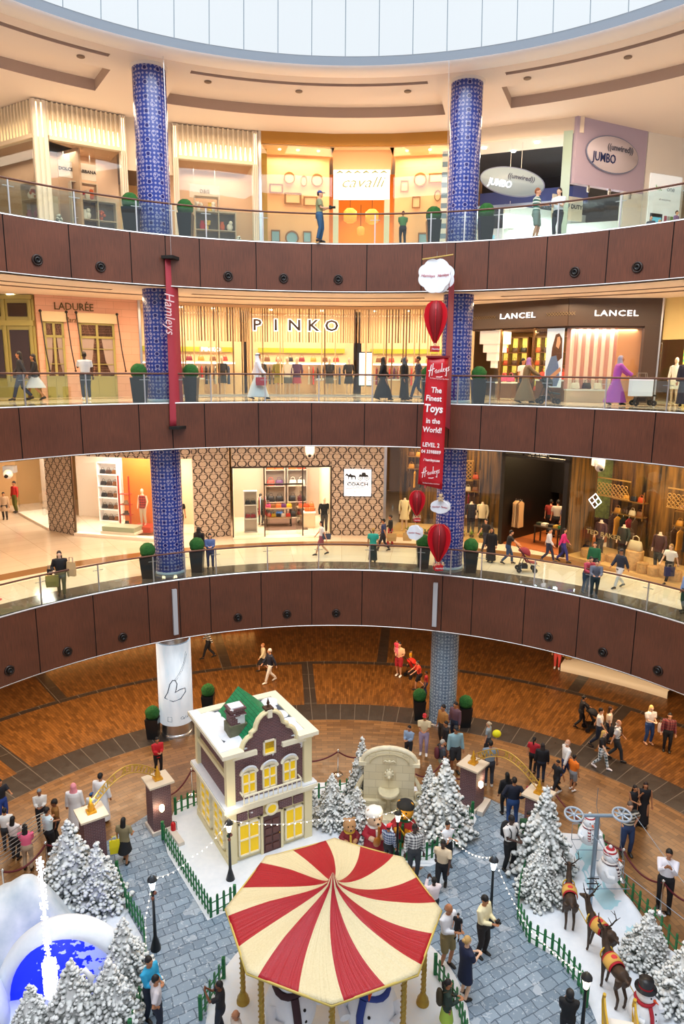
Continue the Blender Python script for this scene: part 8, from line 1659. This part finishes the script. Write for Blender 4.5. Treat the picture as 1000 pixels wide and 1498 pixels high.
# --- behind the fountain
PP((597, 1112), (597, 1066), -30, 'man in pale blue shirt with camera stick behind the fountain', top=('shirt', '#8aa0bc'), bot=(TR, '#20242e'), pose='hold'); PP((619, 1104), (620, 1044), -10, 'man in red cap, cream tee and lilac trousers behind the fountain', top=('tee', '#dcc9a0'), bot=(TR, '#b0a0c0'), hair=('cap', '#c4202c'), pose='hold', shoe='#e6e2dc'); PP((646, 1092), (648, 1031), -60, 'man in tan brown shirt leaning near the right column', top=('shirt', '#a8743a'), bot=(TR, '#2a2420')); PP((664, 1086), (665, 1027), -50, 'man in mauve plaid shirt right of the right column', top=('shirt', '#6a4a54'), bot=(TR, DJ))
PP((650, 1108), (650, 1055), -80, 'person in black jacket before the right column', top=('jacket', '#16161c'), bot=(TR, '#202028')); b1 = PP((664, 1130), (665, 1062), 10, 'person in pale blue hoodie, white shirt and dark cap', top=('shirt', '#8fb3bc'), bot=('shorts', '#2a2c30'), hair=('cap', '#1c1e22')); b1 = PP((645, 1142), (645, 1082), 100, 'grey-haired man in dark tee with red and grey backpack', top=('tee', '#3a3f48'), bot=('shorts', '#8a9a8a'), hair=('short', '#b0aaa0'), skin='l'); backpack(b1, '#5a1f2a', 'dark red and grey backpack worn by grey-haired man'); PP((658, 1128), (657, 1086), -100, 'child in pale top facing the man with backpack', top=('tee', '#d8ccc8'), bot=(TR, '#3a3a44'), kid=True, hair=('short', '#241812'))
# --- on the path by the carousel
PP((567, 1268), (567, 1209), 150, 'person in red cap and checked dark shirt behind the carousel canopy', top=('shirt', BPL), bot=(TR, BK), hair=('cap', '#e0283a'), pose='cross'); PP((604, 1284), (606, 1206), 5, 'man in black and white checked shirt by the green fence', top=('shirt', CHK), bot=(TR, '#3a3d42'), skin='k'); PP((652, 1268), (652, 1202), 20, 'security guard in white uniform shirt with folded arms', top=('tee', '#e9edf4'), bot=(TR, BK), pose='fold', skin='m'); PP((645, 1303), (643, 1229), -20, 'man in beige polo and black trousers with hands behind', top=('tee', '#dfc9a8'), bot=(TR, BK), pose='walk2', skin='k')
PP((632, 1352), (632, 1286), -165, 'man in pink-white shirt raising a phone at the carousel edge', top=('shirt', '#ecdde0'), bot=(TR, '#22242c'), pose='photo', skin='k'); PP((652, 1415), (652, 1322), 40, 'bald man in white shirt and khaki shorts carrying a baby', top=('shirt', '#e3e4e8'), bot=('shorts', '#8a7a50'), hair=('bald', '#8a6a58'), pose='carry', skin='m', nod=.2); q_ = person(at(652, 1415)+Vector((.2, -.2, 1.0)), .72, -30, 'baby girl in black dress held by bald man', top=('dress', '#14141a'), bot=('none', ''), hair=('short', '#17100e'), skin='l', far=True)
PP((679, 1460), (681, 1370), 115, 'blonde woman in navy dress and black heels', top=('dress', '#121c3c'), bot=('none', ''), hair=('bun', '#c8a060'), pose='hold', skin='p'); p5 = PP((704, 1398), (704, 1310), 45, 'man in cream shirt and brown trousers checking his camera', top=('shirt', '#f0e4b8'), bot=(TR, '#241c18'), pose='hold', skin='m', nod=.35)
t = thing('camera', 'small black camera in the hands of man in cream shirt', 'camera', p5.location+Vector((.3, -.22, 1.16)), .7); MB().box(-.06, -.03, 0, .06, .03, .08).build('body', DARK, t); MB().cyl((0, -.03, .04), (0, -.09, .04), .03).build('lens', DARK, t)
p6 = PP((652, 1512), (655, 1438), 90, 'woman in dark green top and lime skirt with backpack, bottom', top=('shirt', '#22352c'), bot=('skirt', '#a4c24a'), hair=('pony', '#17100e'), pose='hold', skin='m'); backpack(p6, '#3a3018', 'black and yellow backpack on woman in lime skirt')
PP((323, 1515), (322, 1438), -90, 'man in black tee photographing at the lower left of carousel', top=('tee', '#15151a'), bot=(TR, '#1c2230'), pose='photo', skin='d'); PP((347, 1560), (346, 1487), -60, 'shaven head of person at the bottom edge under the canopy', top=('tee', '#c8b8a8'), bot=(TR, BK), hair=('bald', '#6a4a3a'), skin='m')
PP((222, 1490), (228, 1400), 60, 'man in bright blue shirt by the left fence', top=('shirt', '#2aa0cc'), bot=(TR, DJ), pose='hold', skin='m'); PP((232, 1514), (233, 1427), 110, 'man in pale grey tee with hand on hip, bottom left', top=('tee', '#c8c2c6'), bot=(TR, '#1a2032'), pose='hip', skin='m'); PP((827, 1528), (830, 1456), 165, 'person in black hooded coat at the bottom right', top=('jacket', '#121214'), bot=(TR, BK), hair=('hood', '#141416'), pose='hold')
# --- lowest balcony
Z = 6.78
p_ = PP((91, 872), (95, 806), 20, 'woman in black top and khaki trousers with shopping bags, lowest balcony', z=Z, top=('shirt', '#17161a'), bot=(TR, '#7a6a44'), hair=('long', '#2a1a14'), pose='bags', skin='p'); bag(p_.location+Vector((-.18, -.28, .42)), .42, .4, '#b59a4a', 'large olive gold shopping bag held low by woman in black', 10); bag(p_.location+Vector((.42, -.1, .75)), .3, .5, '#c9a878', 'tan paper bag on the arm of woman in black', -10); bag(p_.location+Vector((-.38, .02, .5)), .16, .45, '#17161a', 'small black bag at the side of woman in black', 0)
PP((292, 822), (289, 771), 160, 'person in black robe beside the topiary, lowest balcony left', z=Z, top=('robe', '#0e0e12'), bot=('none', ''), hair=('scarf', '#0e0e12')); PP((308, 832), (309, 786), 10, 'girl in denim jacket and floral trousers, lowest balcony left', z=Z, top=('shirt', '#5a6a9a'), bot=(TR, '#2c3560'), hair=('long', '#100c0c'), pose='hold', skin='l'); p_ = PP((470, 812), (474, 762), -85, 'woman in white tee and black boots striding left, lowest balcony', z=Z, top=('tee', '#e6dfd8'), bot=('shorts', '#8a4a50'), hair=('long', '#2a1a14'), pose='walk', skin='l')
bag(p_.location+Vector((.22, -.12, .72)), .36, .24, '#4a4c54', 'grey handbag on the arm of striding woman', 0, kind='handbag'); PP((560, 806), (554, 759), -110, 'man in navy tee and dark jeans walking past the square sign', z=Z, top=('tee', '#202e5a'), bot=(TR, '#181c28'), pose='walk', skin='m'); PP((545, 822), (549, 779), 175, 'woman in patterned dark green dress with bright sleeves at the rail', z=Z, top=('tee', '#2aa08a'), bot=('longskirt', '#1c2a22'), hair=('bun', '#a8803a'), pose='stand')
p_ = PP((570, 799), (569, 756), -90, 'person in black with red trousers carrying paper bags, centre', z=Z, top=('shirt', '#15151a'), bot=(TR, '#a01c2c'), pose='bags', skin='m'); bag(p_.location+Vector((.05, -.25, .3)), .42, .34, '#a88c5a', 'kraft paper shopping bag left of the balloons', 0); bag(p_.location+Vector((.75, -.15, .3)), .4, .34, '#a88c5a', 'second kraft paper bag nearer to the balloons', 0)
PP((709, 806), (713, 759), -60, 'woman in black top and jeans walking before the menswear window', z=Z, top=('tee', '#17161c'), bot=(TR, DJ), hair=('long', '#17100e'), pose='walk', skin='l'); PP((717, 822), (717, 778), -30, 'person in black robe right of the right column, lowest balcony', z=Z, top=('robe', '#0c0c10'), bot=('none', ''), hair=('scarf', '#0c0c10')); PP((742, 825), (745, 777), 85, 'man in black tee and jeans pushing a stroller, lowest balcony', z=Z, top=('tee', '#15151a'), bot=(TR, '#2a4466'), pose='push', skin='l'); stroller(at(768, 836, Z), 85, '#8a2430', 'dark red and grey stroller pushed along the lowest balcony')
PP((801, 822), (807, 779), 60, 'man in grey waistcoat and white sleeves walking with woman in pink', z=Z, top=('shirt', '#c8ccd8'), bot=(TR, '#1c2440'), pose='walk', skin='l'); PP((822, 822), (822, 778), 70, 'woman in bright pink top and blue leggings, lowest balcony', z=Z, top=('shirt', '#c82a7a'), bot=(TR, '#2a2f7a'), hair=('long', '#1d1210'), pose='walk2', skin='l')
PP((856, 868), (855, 814), 10, 'woman in red top and white sleeves leaning beside bearded man', z=Z, top=('shirt', '#c0485a'), bot=(TR, '#2c4a70'), hair=('short', '#17100e'), pose='rail', skin='l'); PP((868, 874), (871, 816), -15, 'bearded man in grey sweater leaning on the balcony rail', z=Z, top=('shirt', '#6a7080'), bot=(TR, '#1a3038'), pose='rail', skin='l'); PP((866, 846), (866, 800), -30, 'woman in dark green top behind the leaning couple', z=Z, top=('shirt', '#14603c'), bot=(TR, BK), hair=('long', '#100c0b'), skin='l')
PP((904, 860), (908, 803), -70, 'man in navy jacket and white trousers walking left, lowest balcony', z=Z, top=('jacket', '#232b3c'), bot=(TR, '#d9d6d4'), hair=('cap', '#1c1e26'), pose='walk', skin='m'); p_ = PP((976, 853), (983, 796), -60, 'blonde woman in white top and black boots striding, far right balcony', z=Z, top=('tee', '#eeebea'), bot=(TR, '#131318'), hair=('long', '#a8804a'), pose='walk', skin='p'); bag(p_.location+Vector((-.1, -.25, .35)), .34, .34, '#1c2450', 'navy blue shopping bag held by blonde woman, far right', 0, flat=True)
PP((999, 896), (1001, 845), -90, 'person in pale blue shirt cut by the right edge, lowest balcony', z=Z, top=('shirt', '#7a9ad0'), bot=(TR, BK)); PP((8, 760), (6, 724), 20, 'person in beige with red bag at the far left, lowest balcony', z=Z, top=('coat', '#c8a888'), bot=(TR, '#3a302a'), far=True); PP((24, 750), (30, 704), -30, 'person in red top and olive trousers far back at left', z=Z, top=('shirt', '#c02a24'), bot=(TR, '#6a6a2a'), far=True)
for i, (u, w_, h_, hd, lab, tp, bt) in enumerate([(.62, 3.2, 1.7, 150, 'shopper in red checked shirt at the back of menswear shop', '#8a2a24', BK), (1.15, 2.9, 1.8, 170, 'shopper in grey tee by the dark table, menswear shop', '#b8b0a4', BK), (1.45, 3.1, 1.65, 200, 'shopper in mauve shirt between two others, menswear shop', '#6a5f7a', '#1c1c22'), (1.85, 2.5, 1.7, 190, 'bald shopper in black tee and white trousers at the table', '#15151a', '#e6d9c4')]): person(t2.P(u, w_, .03), h_, hd, lab, top=('tee', tp), bot=(TR, bt), hair=('short' if i < 3 else 'bald', '#17100d'), skin='l', far=True)
person(c4.P(.9, 1.6, 0), 1.7, 10, 'shop clerk in black behind the ellipse-patterned column panel', top=('tee', '#15151a'), bot=(TR, BK), far=True); person(c6.P(c6.L*.3, 2.6, 0), 1.6, 160, 'shopper in pale green jacket inside the glass doors', top=('jacket', '#9aa890'), bot=(TR, '#2a2a30'), far=True)
# --- middle balcony
Z = 13.29
def LP_(px, y_, H, hd, lab, **k): p = aty(px, 585, y_); return person((p.x, y_, Z), H, hd, lab, **k)
LP_(33, 11.5, 1.7, -70, 'woman in dark top and jeans passing the green shopfront', top=('shirt', '#22242c'), bot=(TR, '#26324a'), hair=('long', '#120d0c'), pose='walk', far=True); LP_(53, 11.8, 1.62, -60, 'woman in black top with white skirt behind the first walker', top=('shirt', '#17161a'), bot=('skirt', '#cfd0d4'), hair=('long', '#120d0c'), pose='walk2', far=True)
LP_(127, 12.6, 1.72, -150, 'person in grey and white top and dark jeans at middle balcony left', top=('tee', '#b8c0c8'), bot=(TR, '#15202e'), hair=('bun', '#100c0a'), skin='k', shoe='#e6e6e6', pose='reach'); p_ = LP_(378, 14.0, 1.75, 95, 'man in white robe and headdress walking with a red bag', top=('robe', '#dfe2ea'), bot=('none', ''), hair=('ghutra', '#e6e8f0'), pose='walk'); bag(p_.location+Vector((.15, -.3, .55)), .42, .3, '#b0182c', 'glossy red shopping bag carried by the robed man', 0)
LP_(560, 14.3, 1.65, 90, 'person in long black robe under the slatted shop, left of two', top=('robe', '#0d0d11'), bot=('none', ''), hair=('scarf', '#0d0d11'), pose='walk2'); LP_(591, 14.3, 1.65, 70, 'person in black robe with grey scarf near the banner', top=('robe', '#101014'), bot=('none', ''), hair=('scarf', '#4a5058')); LP_(610, 15.0, 1.7, -90, 'striding figure in jeans half hidden behind the red banner', top=('tee', '#3a4050'), bot=(TR, JN), pose='walk')
LP_(767, 12.7, 1.66, 85, 'woman in brown dress and lilac headscarf pushing a stroller', top=('robe', '#8a6a44'), bot=('none', ''), hair=('scarf', '#b87aa8'), pose='push'); q_ = aty(800, 585, 12.3); stroller((q_.x, 12.3, Z), 90, '#1a3038', 'dark teal stroller on the middle balcony'); LP_(762, 15.2, 1.65, 30, 'shopper in white top at the dark brown shop entrance', top=('tee', '#e6ddd0'), bot=(TR, BK), far=True); LP_(806, 15.6, 1.65, 160, 'shopper in beige top by the counter of red bags', top=('shirt', '#d8c4a4'), bot=(TR, '#3a302a'), hair=('short', '#5a3018'), far=True, pose='hold')
p_ = LP_(899, 11.7, 1.74, 85, 'woman in purple dress and grey headscarf pushing a bag-laden stroller', top=('robe', '#a04aa8'), bot=('none', ''), hair=('scarf', '#9a94a8'), pose='push'); stroller(p_.location+Vector((.85, -.3, 0)), 85, '#1c2024', 'black stroller hung with a big white bag'); bag(p_.location+Vector((.62, -.62, .35)), .75, .6, '#dfe4f0', 'large white printed shopping bag hanging on stroller', 5, flat=True); LP_(1000, 11.0, 1.7, -30, 'person in long dark robe at the right edge, middle balcony', top=('robe', '#1c1c30'), bot=('none', ''), hair=('scarf', '#15151f'))
# --- top balcony
Z = 18.91
p_ = LP_(467, 12.95, 1.72, 80, 'photographer in olive tee, blue cap and jeans on the top balcony', top=('tee', '#8a8f6a'), bot=(TR, '#2a5070'), hair=('cap', '#1f3f7a'), pose='hold', skin='l'); t = thing('camera', 'black camera with long lens held by the top balcony photographer', 'camera', p_.location+Vector((.38, -.1, 1.1)), 1.4); MB().box(-.07, -.04, 0, .07, .04, .1).build('body', DARK, t); MB().cyl((0, -.04, .05), (0, -.18, .05), .04).build('lens', DARK, t)
LP_(583, 13.6, 1.2, 190, 'person in green shirt bending forward on the top balcony', top=('tee', '#4a7a3a'), bot=(TR, '#15151a'), pose='hold', skin='m'); LP_(768, 12.6, 1.78, 60, 'man in green and white striped tee and grey shorts, top balcony', top=('tee', STR2), bot=('shorts', '#7a8a80'), skin='l', hair=('short', '#8a4a24'), pose='fold'); LP_(798, 12.3, 1.72, -40, 'dark-haired woman in white blouse and black trousers, top balcony', top=('tee', '#dfe4e8'), bot=(TR, '#17202c'), hair=('long', '#241410'), skin='p', pose='hold')
LP_(928, 13.0, .98, -40, 'bald person in dark jacket just above the balcony edge, right', top=('tee', '#2a3040'), bot=(TR, BK), hair=('bald', '#b0a090'), skin='l', far=True); LP_(940, 13.3, .92, -60, 'blond head beside the bald person on the top balcony', top=('tee', '#c8c4bc'), bot=(TR, BK), hair=('short', '#c8a860'), skin='l', far=True); LP_(963, 12.2, 1.0, 40, 'dark-haired head above the top balcony edge, far right', top=('tee', '#7a5a8a'), bot=(TR, BK), hair=('short', '#3a2a20'), skin='l', far=True)
